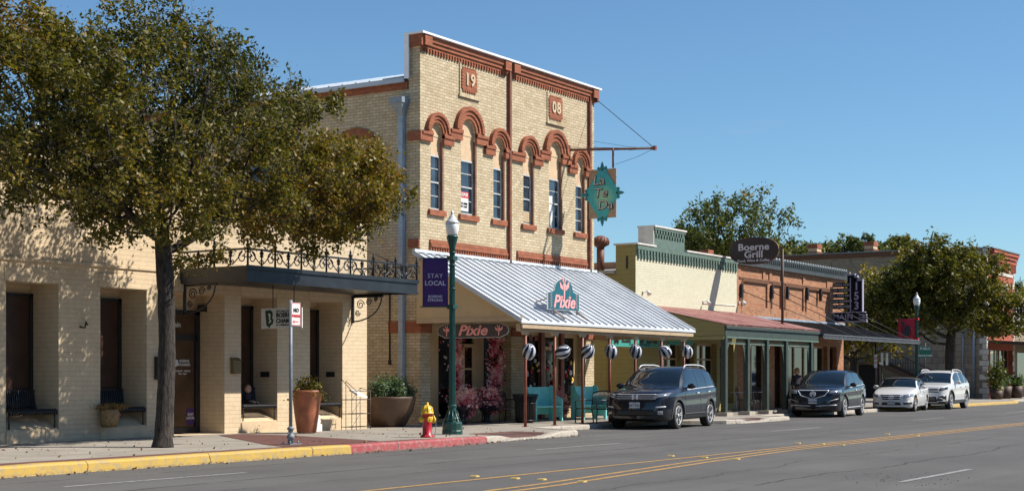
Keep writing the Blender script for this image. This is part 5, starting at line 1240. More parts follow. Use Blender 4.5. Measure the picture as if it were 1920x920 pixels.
# benches in the recesses
def bench(name, label, x0, x1, yf, yb, zs, zb0, grp):
    s = thing(name, ((x0 + x1) / 2, yb, zb0), label, 'bench', grp); w = x1 - x0
    k = MB(); n = 22
    for i in range(n):
        x = x0 + .03 + (w - .06) * i / (n - 1)
        k.tube([(x, yf + .02, zs - .08), (x, yf - .01, zs - .03), (x, yf + .04, zs + .015), (x, yb - .12, zs - .02)], .02, 5)
    for yy in (yf + .04, (yf + yb) / 2, yb - .12): k.bar((x0, yy, zs - .02), (x1, yy, zs - .02), .03, .02)
    k.build('seat', M_BLACKIRON, s)
    k = MB()
    for i in range(n): x = x0 + .03 + (w - .06) * i / (n - 1); k.tube([(x, yb - .12, zs - .02), (x, yb - .06, zs + .12), (x, yb - .03, zs + .38), (x, yb, zs + .42)], .02, 5)
    k.bar((x0, yb - .03, zs + .4), (x1, yb - .03, zs + .4), .03, .03); k.bar((x0, yb - .06, zs + .1), (x1, yb - .06, zs + .1), .02, .02)
    k.build('backrest', M_BLACKIRON, s)
    for x in (x0 + .04, x1 - .04):
        k = MB(); sill = lambda yy: .42 + (yy - YC) / .85 * .40
        k.tube([(x, yf + .06, zs - .03), (x, yf + .06, max(.42, sill(yf + .06)))], .018, 6); k.tube([(x, yb - .12, zs - .03), (x, yb - .12, sill(yb - .12))], .018, 6)
        k.build('leg', M_BLACKIRON, s)
    return s
names_ = {0: 'black slatted bench in the leftmost recess of the cream wall', 1: 'black slatted bench in the recess with the straw basket, left of the tree trunk', 3: 'black slatted bench with a doll on it, right of the entrance', 4: 'black slatted bench in the recess behind the tall terracotta planter'}
for i, lb_ in names_.items():
    a, b = OPS[i]; bench('slatted_bench', lb_, a + .06, b - .04, YC - .03, YC + .72, .80, .42, 'black benches in the wall recesses')
# straw basket hung at the bench end
a, b = OPS[1]; x, y = a + .04, YC - .22
s = thing('straw_basket', (x, y, .6), 'straw basket with a red flower on the end of the second bench', 'basket')
k = MB(); k.lathe([(0, 0), (.15, 0), (.19, .12), (.2, .3), (.18, .38), (.15, .36), (.14, .2), (0, .2)], (x + .02, y, .42), 18); k.build('basket', M_STRAW, s)
g = np.random.default_rng(4); P = g.normal(size=(600, 3)) * (.17, .12, .03) + np.array((x + .1, y + .05, .84)); leaf_mesh('straw_tuft', P, .12, g.uniform(.5, .9, 600), mk_leaf('dry_straw', [(0, (.12, .06, .02)), (1, (.42, .26, .1))]), s, aspect=.15)
k = MB(); k.lathe_scaled((x + .17, y - .12, .68), (.04, .03, .04), 8, 6, 0); k.build('flower', M_HYDRED, s)
# doll sitting on the fourth bench
a, b = OPS[3]; x, y = a + .52, YC + .28; zs = .82
s = thing('sitting_doll', (x, y, zs), 'small cloth doll in dark clothes sitting on the bench by the entrance', 'doll')
def skin_figure(name, verts, edges, radii, m, parent, sub=2):
    me = bpy.data.meshes.new(name); me.from_pydata([tuple(v) for v in verts], edges, []); o = bpy.data.objects.new(name, me); COL.objects.link(o)
    md = o.modifiers.new('skin', 'SKIN'); md.use_smooth_shade = True
    for i, r_ in enumerate(radii): me.skin_vertices[0].data[i].radius = (r_ if isinstance(r_, tuple) else (r_, r_))
    me.skin_vertices[0].data[0].use_root = True
    sd_ = o.modifiers.new('sub', 'SUBSURF'); sd_.levels = sub; sd_.render_levels = sub
    dg = bpy.context.evaluated_depsgraph_get(); m2 = bpy.data.meshes.new_from_object(o.evaluated_get(dg)); bpy.data.objects.remove(o)
    m2.polygons.foreach_set('use_smooth', [True] * len(m2.polygons)); m2.materials.clear(); return link(name, m2, parent, [m])
V = [(x, y, zs + .05), (x, y, zs + .2), (x, y, zs + .27), (x - .09, y - .02, zs + .22), (x - .12, y - .1, zs + .1), (x + .09, y - .02, zs + .22), (x + .13, y - .1, zs + .12), (x - .05, y - .14, zs + .05), (x - .05, y - .3, zs + .03), (x + .05, y - .14, zs + .05), (x + .07, y - .3, zs + .03)]
skin_figure('clothed_body', V, [(0, 1), (1, 2), (1, 3), (3, 4), (1, 5), (5, 6), (0, 7), (7, 8), (0, 9), (9, 10)], [.07, .065, .035, .03, .02, .03, .02, .04, .03, .04, .03], M_DARKCLOTH, s)
k = MB(); k.lathe_scaled((x, y - .02, zs + .37), (.085, .08, .10), 16, 12, 0); k.lathe_scaled((x, y - .10, zs + .36), (.014, .018, .018), 8, 6, 0); k.build('head', M_SKIN, s)
k = MB(); k.lathe_scaled((x, y + .015, zs + .40), (.095, .085, .095), 14, 10, 0); k.build('hair', mat('auburn_hair', (.16, .05, .02), .7), s)
k = MB()
for dx in (-.03, .03): k.lathe_scaled((x + dx, y - .096, zs + .385), (.011, .008, .012), 8, 6, 0)
k.box(x - .025, x + .025, y - .103, y - .094, zs + .33, zs + .337); k.build('face_features', M_BLKPRINT, s)

# wire brochure rack
x0, x1 = wx(649, 23.9), wx(684, 23.9); y0, y1 = 23.72, 24.05
s = thing('wire_rack', ((x0 + x1) / 2, 23.9, .15), 'thin wire magazine rack standing at the right end pier', 'rack')
k = MB()
for x in (x0, (x0 + x1) / 2 - .2, x1): k.tube([(x, y0, .15), (x, y0, 1.12)], .009, 5); k.tube([(x, y1, .15), (x, y1, 1.42 - (x - x0) * .3)], .009, 5); k.tube([(x, y0, 1.12), (x, y1, 1.42 - (x - x0) * .3)], .009, 5)
for z_ in (.22, .55, .9): 
    k.tube([(x0, y0, z_), (x1, y0, z_), (x1, y1, z_), (x0, y1, z_), (x0, y0, z_)], .009, 5)
    k.tube([(x0, y0, z_), (x1, y1, z_ + .3)], .005, 4)
k.tube([(x0, y0, 1.12), (x1, y0, 1.12)], .008, 5)
k.build('wire_frame', mat('rusty_wire', (.09, .06, .05), .6, .4), s)
k = MB(); k.hexa([(x0 + .25, y0 + .02, 1.0), (x1 - .1, y0 + .02, .93), (x1 - .1, y1 - .05, 1.05), (x0 + .25, y1 - .05, 1.12), (x0 + .25, y0 + .02, 1.05), (x1 - .1, y0 + .02, .98), (x1 - .1, y1 - .05, 1.10), (x0 + .25, y1 - .05, 1.17)])
tag(k.build('magazine_stack', M_WHITE), 'small stack of white magazines on the wire rack', 'magazines')
xq = wx(596, 23.6)
k = MB(); k.box(xq - .06, xq + .16, 23.6, 23.68, .16, .34); k.box(xq - .03, xq + .19, 23.68, 23.76, .16, .55); tag(k.build('paper_bundle', M_WHITE), 'white paper bundle on the pavement right of the terracotta planter', 'papers')

# ---------------- signs of the shop buildings
def ellipse(a, b, n=40, p=2.0):
    return [(a * math.copysign(abs(math.cos(t)) ** (2 / p), math.cos(t)), b * math.copysign(abs(math.sin(t)) ** (2 / p), math.sin(t))) for t in [2 * PI * i / n for i in range(n)]]
def pixie_shape(mb, fr, s, d0, d1):    # plain winged dancer silhouette made of lobes
    for pts in ([(-.02, -.3), (.03, -.28), (.06, .0), (.1, .1), (.02, .2), (-.05, .1), (-.02, .0)], [(.05, .05), (.28, .22), (.25, .05), (.1, -.05)], [(-.05, .05), (-.24, .2), (-.2, .02), (-.05, -.04)], [(-.05, .12), (-.12, .34), (-.02, .24)], [(.02, .18), (.08, .36), (.09, .2)]):
        mb.prism([(x * s, y * s) for x, y in pts], fr, d0, d1)
yS = 22.2; xa, xb = wx(820, yS), wx(953, yS); zc = wz(886, yS, 619.5); hw = (xb - xa) / 2; xm = (xa + xb) / 2
# hangs across the left end of the porch, facing the approaching street
yS = 23.3; X_ = 34.98
ya = 25.0; 
def Yat(u, X):
    a = (u - CX) / FPX; return X * (math.sin(TH) - a * math.cos(TH)) / (math.cos(TH) + a * math.sin(TH))
y_a, y_b = Yat(821, X_), Yat(953, X_); ym = (y_a + y_b) / 2; hw = abs(y_a - y_b) / 2; zc = HC + (X_ / (math.cos(TH) + (886 - CX) / FPX * math.sin(TH))) * (HY - 619.5) / FPX
s = thing('pixie_sign', (X_, ym, zc), 'long charcoal Pixie board hanging across the open end of the porch', 'sign')
fr_ = frs(X_, ym, zc); hh = .185
shape = [(-hw, 0), (-hw * .96, hh * .55), (-hw * .86, hh * .75), (-hw * .78, hh), (hw * .78, hh), (hw * .86, hh * .75), (hw * .96, hh * .55), (hw, 0), (hw * .96, -hh * .55), (hw * .86, -hh * .75), (hw * .78, -hh), (-hw * .78, -hh), (-hw * .86, -hh * .75), (-hw * .96, -hh * .55)]
k = MB(); k.prism([(x * 1.02, y * 1.08) for x, y in shape], fr_, -.02, .0); bo = k.build('board_edge', M_SILVERLET, s)
k = MB(); k.prism(shape, fr_, .001, .012); bd = k.build('board', M_NAVYSIGN, s)
text('sign_lettering', 'Pixie', .40, ((X_ - .013, ym, zc + .0), (0, -1, 0), (0, 0, 1), (-1, 0, 0)), M_PINK, bd, .010, shear=.28, sx=1.25)
k = MB()
for sg in (-1, 1): pixie_shape(k, frs(X_, ym - sg * hw * .74, zc), .5 if sg > 0 else .5, .013, .018)
build_split(k, 'fairy_emblem', M_PINK, bd)
k = MB()
for dy in (-hw * .8, hw * .8): k.tube([(X_, ym + dy, zc + hh), (X_, ym + dy, 2.68)], .008, 5)
k.build('hanger_chain', M_BLACKIRON, s)

# arched sign on the porch roof
yS = 22.0; zr = EZ + (yS - EY) * (WZ - EZ) / (YF - EY)
xa, xb = wx(1028, yS), wx(1085, yS); xm = (xa + xb) / 2; hw = (xb - xa) / 2; z0 = wz(1056, yS, 580); z1 = wz(1056, yS, 523)
s = thing('roof_sign', (xm, yS, zr), 'teal arched Pixie sign standing on the metal porch roof', 'sign')
H_ = z1 - z0; sh_ = [(-hw, 0), (hw, 0), (hw, H_ * .52), (hw * .82, H_ * .55), (hw * .62, H_ * .60)] + [(hw * .56 * math.cos(t), H_ * .68 + H_ * .32 * math.sin(t)) for t in [PI * i / 14 for i in range(15)]] + [(-hw * .62, H_ * .60), (-hw * .82, H_ * .55), (-hw, H_ * .52)]
fr_ = frx(xm, yS, z0)
k = MB(); k.prism([(x * 1.05, (y - H_ / 2) * 1.05 + H_ / 2) for x, y in sh_], fr_, -.03, 0); k.build('board_edge', M_SILVERLET, s)
k = MB(); k.prism(sh_, fr_, .001, .012); bd = k.build('board', M_TEALSIGN, s)
text('sign_lettering', 'Pixie', .50, ((xm, yS - .013, z0 + H_ * .24), (1, 0, 0), (0, 0, 1), (0, -1, 0)), M_PINK, bd, .012, shear=.25, sx=1.25)
k = MB(); pixie_shape(k, frx(xm, yS, z0 + H_ * .68), 1.05, .013, .018)
for i in range(16): t = i / 15; a_ = -1.2 + t * 3.1; k.prism(ellipse(.012, .012, 6), frx(xm + .33 * math.cos(a_), yS, z0 + H_ * .62 + .3 * math.sin(a_)), .013, .016)
for i in range(10):
    for sg in (-1, 1): k.prism(ellipse(.018, .018, 6), frx(xm + sg * (hw * .86 - .05 * (i % 2)), yS, z0 + .06 + i * H_ * .048), .013, .016)
build_split(k, 'fairy_emblem', M_PINK, bd)
k = MB()
zf = lambda yy: EZ + (yy - EY) * (WZ - EZ) / (YF - EY)
for dx in (-.55, .75):
    X_ = xm + dx; k.bar((X_, yS, z0), (X_, yS, zr + .05), .05, .05); k.bar((X_, yS - .0, z0 - .04), (X_, EY + .05, zf(EY) + .13), .05, .05); k.bar((X_, yS, z0 + .35), (X_, yS + .6, zf(yS + .6) + .06), .03, .03)
build_split(k, 'support_frame', mat('weathered_pipe', (.30, .25, .22), .6, .3), s)

# La Te Da blade sign with its bracket
BX = 43.15
s = thing('blade_sign', (BX, YF, 8.8), 'diamond shaped turquoise La Te Da sign hanging from an iron bar', 'sign')
tip = (43.3, 22.15, 8.74)
k = MB(); k.bar((BX - .05, YF - .002, 8.90), tip, .07, .07); k.box(BX - .09, BX + .0, YF - .05, YF - .002, 8.4, 9.05); k.box(tip[0] - .05, tip[0] + .05, tip[1] - .06, tip[1] + .06, tip[2] - .06, tip[2] + .07)
k.tube([(BX, 23.57, 8.85), (BX, 23.57, 8.2)], .035, 6); k.build('iron_bar', M_RUSTPIPE, s)
k = MB(); k.tube([tip, (X1 - .05, YF - .05, 10.85)], .012, 5)
for (tx_, z_) in ((X1 - .05, 9.4), (X1 - .05, 9.2)): k.tube([tip, (44.2, 23.5, 8.9 + (z_ - 9.2) * .5), (tx_, YF - .01, z_)], .007, 4)
k.tube([tip, (43.2, 22.7, 8.50), (43.15, 23.5, 8.30)], .007, 4)
k.tube([tip, (41.2, YF - .01, 8.75)], .007, 4)
k.build('guy_wire', M_BLACKIRON, s)
yS_ = 23.96; zm = (6.42 + 8.35) / 2; F_ = frs(BX, yS_, zm)
k = MB(); k.prism([(-.50, -.78), (.50, -.78), (.50, .80), (-.50, .80)], F_, -.03, .0); k.build('backing_board', M_CARDBOARD, s)
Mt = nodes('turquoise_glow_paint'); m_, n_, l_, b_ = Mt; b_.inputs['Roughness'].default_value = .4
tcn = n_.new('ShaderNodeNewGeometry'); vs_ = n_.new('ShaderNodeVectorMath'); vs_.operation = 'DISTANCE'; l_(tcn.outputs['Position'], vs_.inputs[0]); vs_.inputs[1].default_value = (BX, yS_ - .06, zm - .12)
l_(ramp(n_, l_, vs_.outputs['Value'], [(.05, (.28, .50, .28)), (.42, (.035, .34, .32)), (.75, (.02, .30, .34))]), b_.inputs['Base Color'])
dia = [(-.05, -.88), (.05, -.88), (.63, -.05), (.63, .05), (.05, .88), (-.05, .88), (-.63, .05), (-.63, -.05)]
k = MB(); k.prism(dia, F_, .001, .02)
def fleur(mb, F, a, sc, d0, d1, lobe=None):
    lobe = lobe or [(0, 0), (.06, .03), (.13, .0), (.17, .06), (.14, .13), (.08, .10), (.06, .12), (.04, .2), (0, .28), (-.04, .2), (-.06, .12), (-.08, .10), (-.14, .13), (-.17, .06), (-.13, 0), (-.06, .03)]
    c, s_ = math.cos(a), math.sin(a); mb.prism([((x * c - y * s_) * sc, (x * s_ + y * c) * sc) for x, y in lobe], F, d0, d1)
for (px, pz, a) in ((0, .74, 0), (0, -.74, PI), (.50, 0, -PI / 2), (-.50, 0, PI / 2)):
    F2 = frs(BX, yS_ - px, zm + pz); fleur(k, F2, a, 1.15, .002, .018)
bd = k.build('board', m_, s)
k = MB()
for (px, pz, a) in ((0, .76, 0), (0, -.76, PI), (.53, 0, -PI / 2), (-.53, 0, PI / 2)):
    F2 = frs(BX, yS_ - px, zm + pz)
    for sg in (-1, 1):
        pts = [(sg * .02, .0), (sg * .06, .06), (sg * .12, .03), (sg * .15, .07), (sg * .12, .11), (sg * .09, .08)]; c, s_ = math.cos(a), math.sin(a)
        k.tube([Vector(F2[0]) + Vector((0, -1, 0)) * (x * c - y * s_) * 1.1 + Vector((0, 0, 1)) * (x * s_ + y * c) * 1.1 + Vector((-.022, 0, 0)) for x, y in pts], .013, 4)
    c, s_ = math.cos(a), math.sin(a); k.tube([Vector(F2[0]) + Vector((0, -1, 0)) * (-y * s_) + Vector((0, 0, 1)) * (y * c) + Vector((-.022, 0, 0)) for x, y in ((0, -.02), (0, .24))], .016, 4)
build_split(k, 'scroll_ornament', M_GREENPRINT, bd)
for s2, dy, dz in (('La', .12, .42), ('Te', .05, .02), ('Da', -.12, -.38)):
    text('sign_lettering', s2, .42, ((BX - .023, yS_ + dy, zm + dz), (0, -1, 0), (0, 0, 1), (-1, 0, 0)), M_BLKPRINT, bd, .014, shear=.12, sx=1.15)
    text('sign_lettering', s2, .42, ((BX - .031, yS_ + dy + .008, zm + dz + .01), (0, -1, 0), (0, 0, 1), (-1, 0, 0)), mat('rose_highlight', (.50, .42, .36), .5), bd, -.003, shear=.12, sx=1.15)

# teal board below the porch roof between the shops
s = thing('shop_board', (46.9, YF - .5, 2.7), 'teal La Te Da board with black script under the porches', 'sign')
xa, xb = wx(1146, 24.75), wx(1247, 24.75); za = 2.50
k = MB(); k.box(xa, xb, 24.73, 24.77, za, 2.98); bd = k.build('board', mat('sea_green_board', (.05, .30, .25), .5, var=.1), s)
text('sign_lettering', 'La Te Da', .48, frx((xa + xb) / 2, 24.728, za + .30), M_BLKPRINT, bd, .02, shear=.12, sx=1.5)
text('sign_lettering', 'Gourmet Provisions', .13, frx((xa + xb) / 2, 24.728, za + .09), M_BLKPRINT, bd, .0, shear=.3, sx=1.5)
k = MB()
for x in (xa + .1, xb - .1): k.box(x, x + .08, 24.77, YF - .003, za + .2, za + .28)
for q in range(3): k.prism(ellipse(.09, .16, 12), frx(xa + .22 + q * .1, 24.73, za + .22 + .05 * (q % 2)), .003, .006)
build_split(k, 'board_bracket', M_BLACKIRON, s)
k = MB(); k.box(wx(1252, 24.75), wx(1299, 24.75), 24.73, 24.77, 2.62, 2.9); s2_ = k.build('small_board', mat('sea_green_board', None), None) if False else k.build('small_board', MATS['sea_green_board'])
tag(s2_, 'narrow blank teal board to the right of the La Te Da board', 'sign')

# Boerne Grill oval
GXs, GYs = 55.2, 23.9
s = thing('oval_sign', (GXs, 22.7, 3.5), 'dark brown oval Boerne Grill sign on a tall post above the red porch', 'sign')
y_a, y_b = Yat(1367, GXs), Yat(1460, GXs); ym = (y_a + y_b) / 2; hw = abs(y_a - y_b) / 2; tt = GXs / (math.cos(TH) + (1413 - CX) / FPX * math.sin(TH)); zc = HC + tt * (HY - 470) / FPX; hh = tt * 25.5 / FPX
F_ = frs(GXs, ym, zc); el = ellipse(hw, hh, 44, 2.3)
k = MB(); k.prism(el, F_, -.07, .0); k.build('board_edge', mat('weathered_wood_edge', (.22, .12, .08), .7), s)
k = MB(); k.prism([(x * .985, y * .985) for x, y in el], F_, .001, .012); bd = k.build('board', M_SIGNBROWN, s)
FT = lambda z_, dy=0: ((GXs - .014, ym + dy, z_), (0, -1, 0), (0, 0, 1), (-1, 0, 0))
text('sign_lettering', 'Boerne', .37, FT(zc + .14), M_SILVERLET, bd, .008, sx=1.2); text('sign_lettering', 'Grill', .37, FT(zc - .15), M_SILVERLET, bd, .008, sx=1.2); text('sign_lettering', 'Food, Wine & Coffee', .135, FT(zc - .38), M_SILVERLET, bd, .003, sx=1.15)
k = MB(); yp = Yat(1467, GXs); zpr = GZ + (yp - GY) * (GW - GZ) / (YF - GY)
k.tube([(GXs, yp, zpr - .02), (GXs, yp, zc + .02)], .055, 8); k.box(GXs + .072, GXs + .10, yp, ym + hw * .9, zc + .05, zc + .11); k.lathe([(.09, 0), (.09, .04), (.05, .06)], (GXs, yp, zpr), 8); k.build('post', M_WOODDARK, s)

# 153 MAIN marquee
MX = 67.3
def Ym(u): return Yat(u, MX)
def Zm(u, v): return HC + MX / (math.cos(TH) + (u - CX) / FPX * math.sin(TH)) * (HY - v) / FPX
s = thing('marquee_sign', (MX, YF, 5), 'black 153 MAIN marquee sign with tenant boards on the brick building', 'sign')
k = MB()
def bx(mb, u0, u1, v0, v1, d0, d1, mi=0):
    ya, yb2 = Ym(u0), Ym(u1); um = (u0 + u1) / 2; mb.prism([(-(ya), Zm(um, v1)), (-(yb2), Zm(um, v1)), (-(yb2), Zm(um, v0)), (-(ya), Zm(um, v0))], ((MX, 0, 0), (0, -1, 0), (0, 0, 1), (-1, 0, 0)), d0, d1, mi)
bx(k, 1589, 1617, 526, 584, -.15, .0); bx(k, 1589, 1603, 516, 527, -.15, 0); bx(k, 1601, 1609, 521, 527, -.149, 0); bx(k, 1553, 1617, 586, 602, -.15, .02); bx(k, 1553.5, 1556, 527, 586, -.05, -.01)
pan_ = k.build('cabinet', mat('gloss_black_sign', (.008, .008, .010), .7, spec=.2), s)
k = MB(); bx(k, 1580, 1603, 513, 515.5, -.16, .03); bx(k, 1602, 1608, 516, 520, -.16, .03); bx(k, 1607, 1618, 523, 526, -.16, .03); bx(k, 1594, 1595.5, 521, 584, 0, .03); bx(k, 1616, 1617.5, 526, 584, -.15, .03)
bx(k, 1553, 1622, 584.5, 586, -.16, .04); bx(k, 1553, 1625, 601.5, 603.5, -.16, .04)
for v in (589, 593.5, 598): bx(k, 1611, 1625, v, v + 1.6, -.1, .06)
k.build('neon_trim', M_PURPLETRIM, s)
TM = lambda u, v, d=.006: ((MX - d, Ym(u), Zm(u, v)), (0, -1, 0), (0, 0, 1), (-1, 0, 0))
for c_, v in (('1', 537), ('5', 555), ('3', 573)): text('sign_numeral', c_, .50, TM(1606, v), M_PURPLETRIM, pan_, .012)
text('sign_lettering', 'MAIN', .33, TM(1581, 594, .028), M_PURPLETRIM, pan_, .006, spacing=1.1, sx=1.1)
for i, tname in enumerate(('UPTOWN CHIC', 'PLAZA TANGO', 'CORK AND KEG', 'BOUTIQUE HANDBAGS', 'CUSTOM EMBROIDERY')):
    v = 534 + i * 10.2; k = MB(); bx(k, 1555, 1591, v - 4, v + 4, -.04, .0); tb = k.build('tenant_board', MATS['gloss_black_sign'], s)
    text('sign_lettering', tname, .15, TM(1573, v), M_SILVERLET, tb, .001, sx=.78 if len(tname) > 13 else 1.05)
k = MB(); 
for v in (530, 560, 590): k.box(MX + .02, MX + .08, Ym(1560), YF - .002, Zm(1560, v), Zm(1560, v) + .05)
k.build('mounting_arm', M_BLACKIRON, s)

# ---------------- foil balloons on the porch posts
def balloon_mesh():
    me_v = []; f = []; mi = []; n, m = 24, 12
    for i in range(m + 1):
        t = PI * i / m
        for j in range(n): a = 2 * PI * j / n + t * .55; r_ = .19 * math.sin(t) * (1 + .02 * math.cos(6 * (2 * PI * j / n))); me_v.append((r_ * math.cos(a), r_ * math.sin(a), -.23 * math.cos(t)))
    for i in range(m):
        for j in range(n): f.append((i * n + j, i * n + (j + 1) % n, (i + 1) * n + (j + 1) % n, (i + 1) * n + j)); mi.append((j // 2) % 2)
    return me_v, f, mi
bv, bf, bmi = balloon_mesh(); me = bpy.data.meshes.new('foil_balloon'); me.from_pydata(bv, [], bf); me.polygons.foreach_set('material_index', bmi); me.polygons.foreach_set('use_smooth', [True] * len(bf))
me.materials.append(mat('black_foil', (.01, .012, .02), .15, .3, var=.1)); me.materials.append(mat('silver_foil', (.50, .52, .57), .08, 1.0, var=.05))
rg = random.Random(12)
words_ = ['first', 'second', 'third', 'fourth', 'fifth', 'sixth', 'last']
for i, (u, x) in enumerate(zip((992, 1055, 1102, 1146, 1192, 1247, 1288), POSTX)):
    o = bpy.data.objects.new('foil_balloon', me); COL.objects.link(o)
    o.location = (wx(u, 21.55), 21.55, wz(u, 21.55, 659)); o.rotation_euler = (rg.uniform(-.5, .9), rg.uniform(-1.0, 1.0), rg.uniform(0, 6))
    tag(o, f'black and silver striped foil balloon tied to the {words_[i]} porch post from the left', 'balloon', 'striped foil balloons along the porch posts')

# ---------------- furniture under the porch
def arm_bench(name, label, loc, rz, m, w=1.25, grp=None):
    s = thing(name, loc, label, 'bench', grp, local=True); s.rotation_euler = (0, 0, rz)
    k = MB()
    for i in range(7): y_ = -.24 + i * .08; k.box(-w / 2, w / 2, y_, y_ + .05, .42 - .01 * abs(i - 3) * .3, .435)
    k.build('seat', m, s)
    k = MB(); n = int(w / .07)
    for i in range(n + 1):
        x = -w / 2 + .03 + (w - .06) * i / n; top = .88 + .06 * (1 - (2 * i / n - 1) ** 2); k.tube([(x, .29, .44), (x, .36, top)], .011, 5)
    pts = [(-w / 2 + w * i / 12, .36, .88 + .06 * (1 - (2 * i / 12 - 1) ** 2)) for i in range(13)]; k.tube(pts, .018, 6); k.build('backrest', m, s)
    for sx in (-w / 2, w / 2):
        k = MB(); k.tube([(sx, -.27, .0), (sx, -.25, .42), (sx, -.27, .62), (sx, -.1, .68), (sx, .33, .66)], .018, 6); k.tube([(sx, .36, .88), (sx, .30, .43), (sx, .36, 0)], .018, 6); k.tube([(sx, -.25, .42), (sx, .3, .42)], .016, 6); k.build('side_frame', m, s)
    return s
M_PURPLEIRON = mat('plum_painted_iron', (.035, .02, .035), .5, .1)
arm_bench('iron_bench', 'dark iron bench with arched back between the pink flowers and the litter bin', (wx(944, 24.4), 24.4, .121), 0, M_PURPLEIRON)
arm_bench('iron_bench', 'black slatted metal bench at the kerb beside the front of the nearest dark car', (wx(1102, 21.95), 21.75, .121), R(180 + 62), M_BLACKIRON, 1.15)
# litter bin
x, y = wx(985, 23.6), 23.6
s = thing('litter_bin', (x, y, .12), 'round dark slatted litter bin behind the leftmost porch post', 'litter bin')
k = MB()
for i in range(30): a = 2 * PI * i / 30; c, s_ = math.cos(a), math.sin(a); k.tube([(x + .27 * c, y + .27 * s_, .16), (x + .30 * c, y + .30 * s_, .75), (x + .37 * c, y + .37 * s_, .95)], .016, 4)
for z_, r_ in ((.2, .275), (.7, .30), (.95, .37)): k.tube([(x + r_ * math.cos(2 * PI * i / 24), y + r_ * math.sin(2 * PI * i / 24), z_) for i in range(25)], .018, 5)
k.build('slatted_body', M_BLACKIRON, s); k = MB(); k.lathe([(0, .0), (.24, 0), (.26, .78), (.24, .78), (.2, .5), (0, .5)], (x, y, .125), 20); k.build('liner', M_BLKPLASTIC, s)
# turquoise wooden settles
def settle(label, x, y, rz, w):
    s = thing('turquoise_bench', (x, y, .121), label, 'bench', 'turquoise benches under the porch', local=True); s.rotation_euler = (0, 0, rz)
    k = MB(); k.box(-w / 2, w / 2, -.26, .24, .42, .46); k.build('seat', M_TURQ, s)
    k = MB()
    for i in range(3): k.box(-w / 2 + .02 + (w - .04) * i / 3, -w / 2 + .01 + (w - .04) * (i + 1) / 3, .24, .27, .2, 1.0)
    k.box(-w / 2, w / 2, .235, .275, 1.0, 1.04); k.build('backrest', M_TURQ, s)
    for sx in (-w / 2 - .02, w / 2 - .02):
        k = MB(); k.prism([(-.28, 0), (-.20, .0), (-.16, .12), (.1, .12), (.16, 0), (.28, 0), (.28, 1.06), (.22, 1.09), (.1, 1.05), (.06, .9), (-.02, .78), (-.2, .72), (-.28, .66)], ((sx, 0, 0), (0, 1, 0), (0, 0, 1), (1, 0, 0)), 0, .04); k.build('side_panel', M_TURQ, s)
    return s
settle('turquoise wooden bench with winged sides by the litter bin', wx(1018, 24.1), 24.1, R(-12), 1.15)
settle('turquoise wooden bench with high back near the right brick pier', wx(1104, 23.9), 23.9, R(-12), 1.05)
# flower garlands and pots
def blooms(name, label, pts, spread, n, seed, size=.09, cat='flowers'):
    g = np.random.default_rng(seed); P = []
    pts = np.array(pts, float)
    seg = g.integers(0, len(pts) - 1, n); t = g.uniform(0, 1, n)[:, None]; P = pts[seg] * (1 - t) + pts[seg + 1] * t + g.normal(size=(n, 3)) * np.array(spread)
    K = g.normal(size=(4, 3)) * 9; rd = np.clip(.52 + .35 * np.sin(P @ K.T).sum(1) / 2 + g.normal(size=n) * .12, 0, 1)
    s = thing(name, tuple(pts[-1]), label, cat, 'pink flower decorations at the Pixie door'); leaf_mesh('blossoms', P, size, rd, M_FLOWERS, s, aspect=.8); return s
xg = wx(927, 25.1)
blooms('flower_garland', 'thick column of pink and red artificial flowers right of the double door', [(xg, 25.1, 2.9), (xg + .05, 25.05, 2.0), (xg, 25.1, .9)], (.15, .06, .1), 1900, 1)
xg = wx(857, 25.1)
blooms('flower_garland', 'thin dark red flower garland left of the double door behind the lamp post', [(xg + .02, 25.1, 2.85), (xg, 25.05, 2.0), (xg, 25.1, 1.1)], (.09, .05, .1), 800, 2)
blooms('flower_garland', 'row of pink flowers over the double door behind the hanging Pixie board', [(wx(860, 25.05), 25.05, 2.93), (wx(893, 25.05), 25.05, 2.97), (wx(927, 25.05), 25.05, 2.92)], (.12, .05, .05), 800, 3)
def flower_pot(u, y, label, seed, r_=.25, h=.5, droop=True):
    x = wx(u, y); s = blooms('flower_pot', label, [(x - .22, y, .12 + h + .25), (x, y - .05, .12 + h + .32), (x + .25, y, .12 + h + .2), (x + .05, y - .2, .12 + h - .1)], (.13, .13, .14), 1200, seed, .085, 'flower pot')
    k = MB(); k.lathe([(0, .0), (r_ * .5, 0), (r_ * .55, .04), (r_ * .35, .1), (r_ * .4, .2), (r_ * .9, h * .8), (r_, h), (r_ * .85, h), (0, h * .9)], (x, y, .122), 18); k.build('urn', M_BLKPLASTIC, s); return s
flower_pot(867, 24.7, 'black urn of trailing pink flowers just right of the near lamp post', 6); flower_pot(913, 24.75, 'black urn of pale pink flowers at the foot of the thick garland', 7)
flower_pot(1042, 24.9, 'dark tub of mixed flowers in front of the right hand shop window', 8, .22, .35)
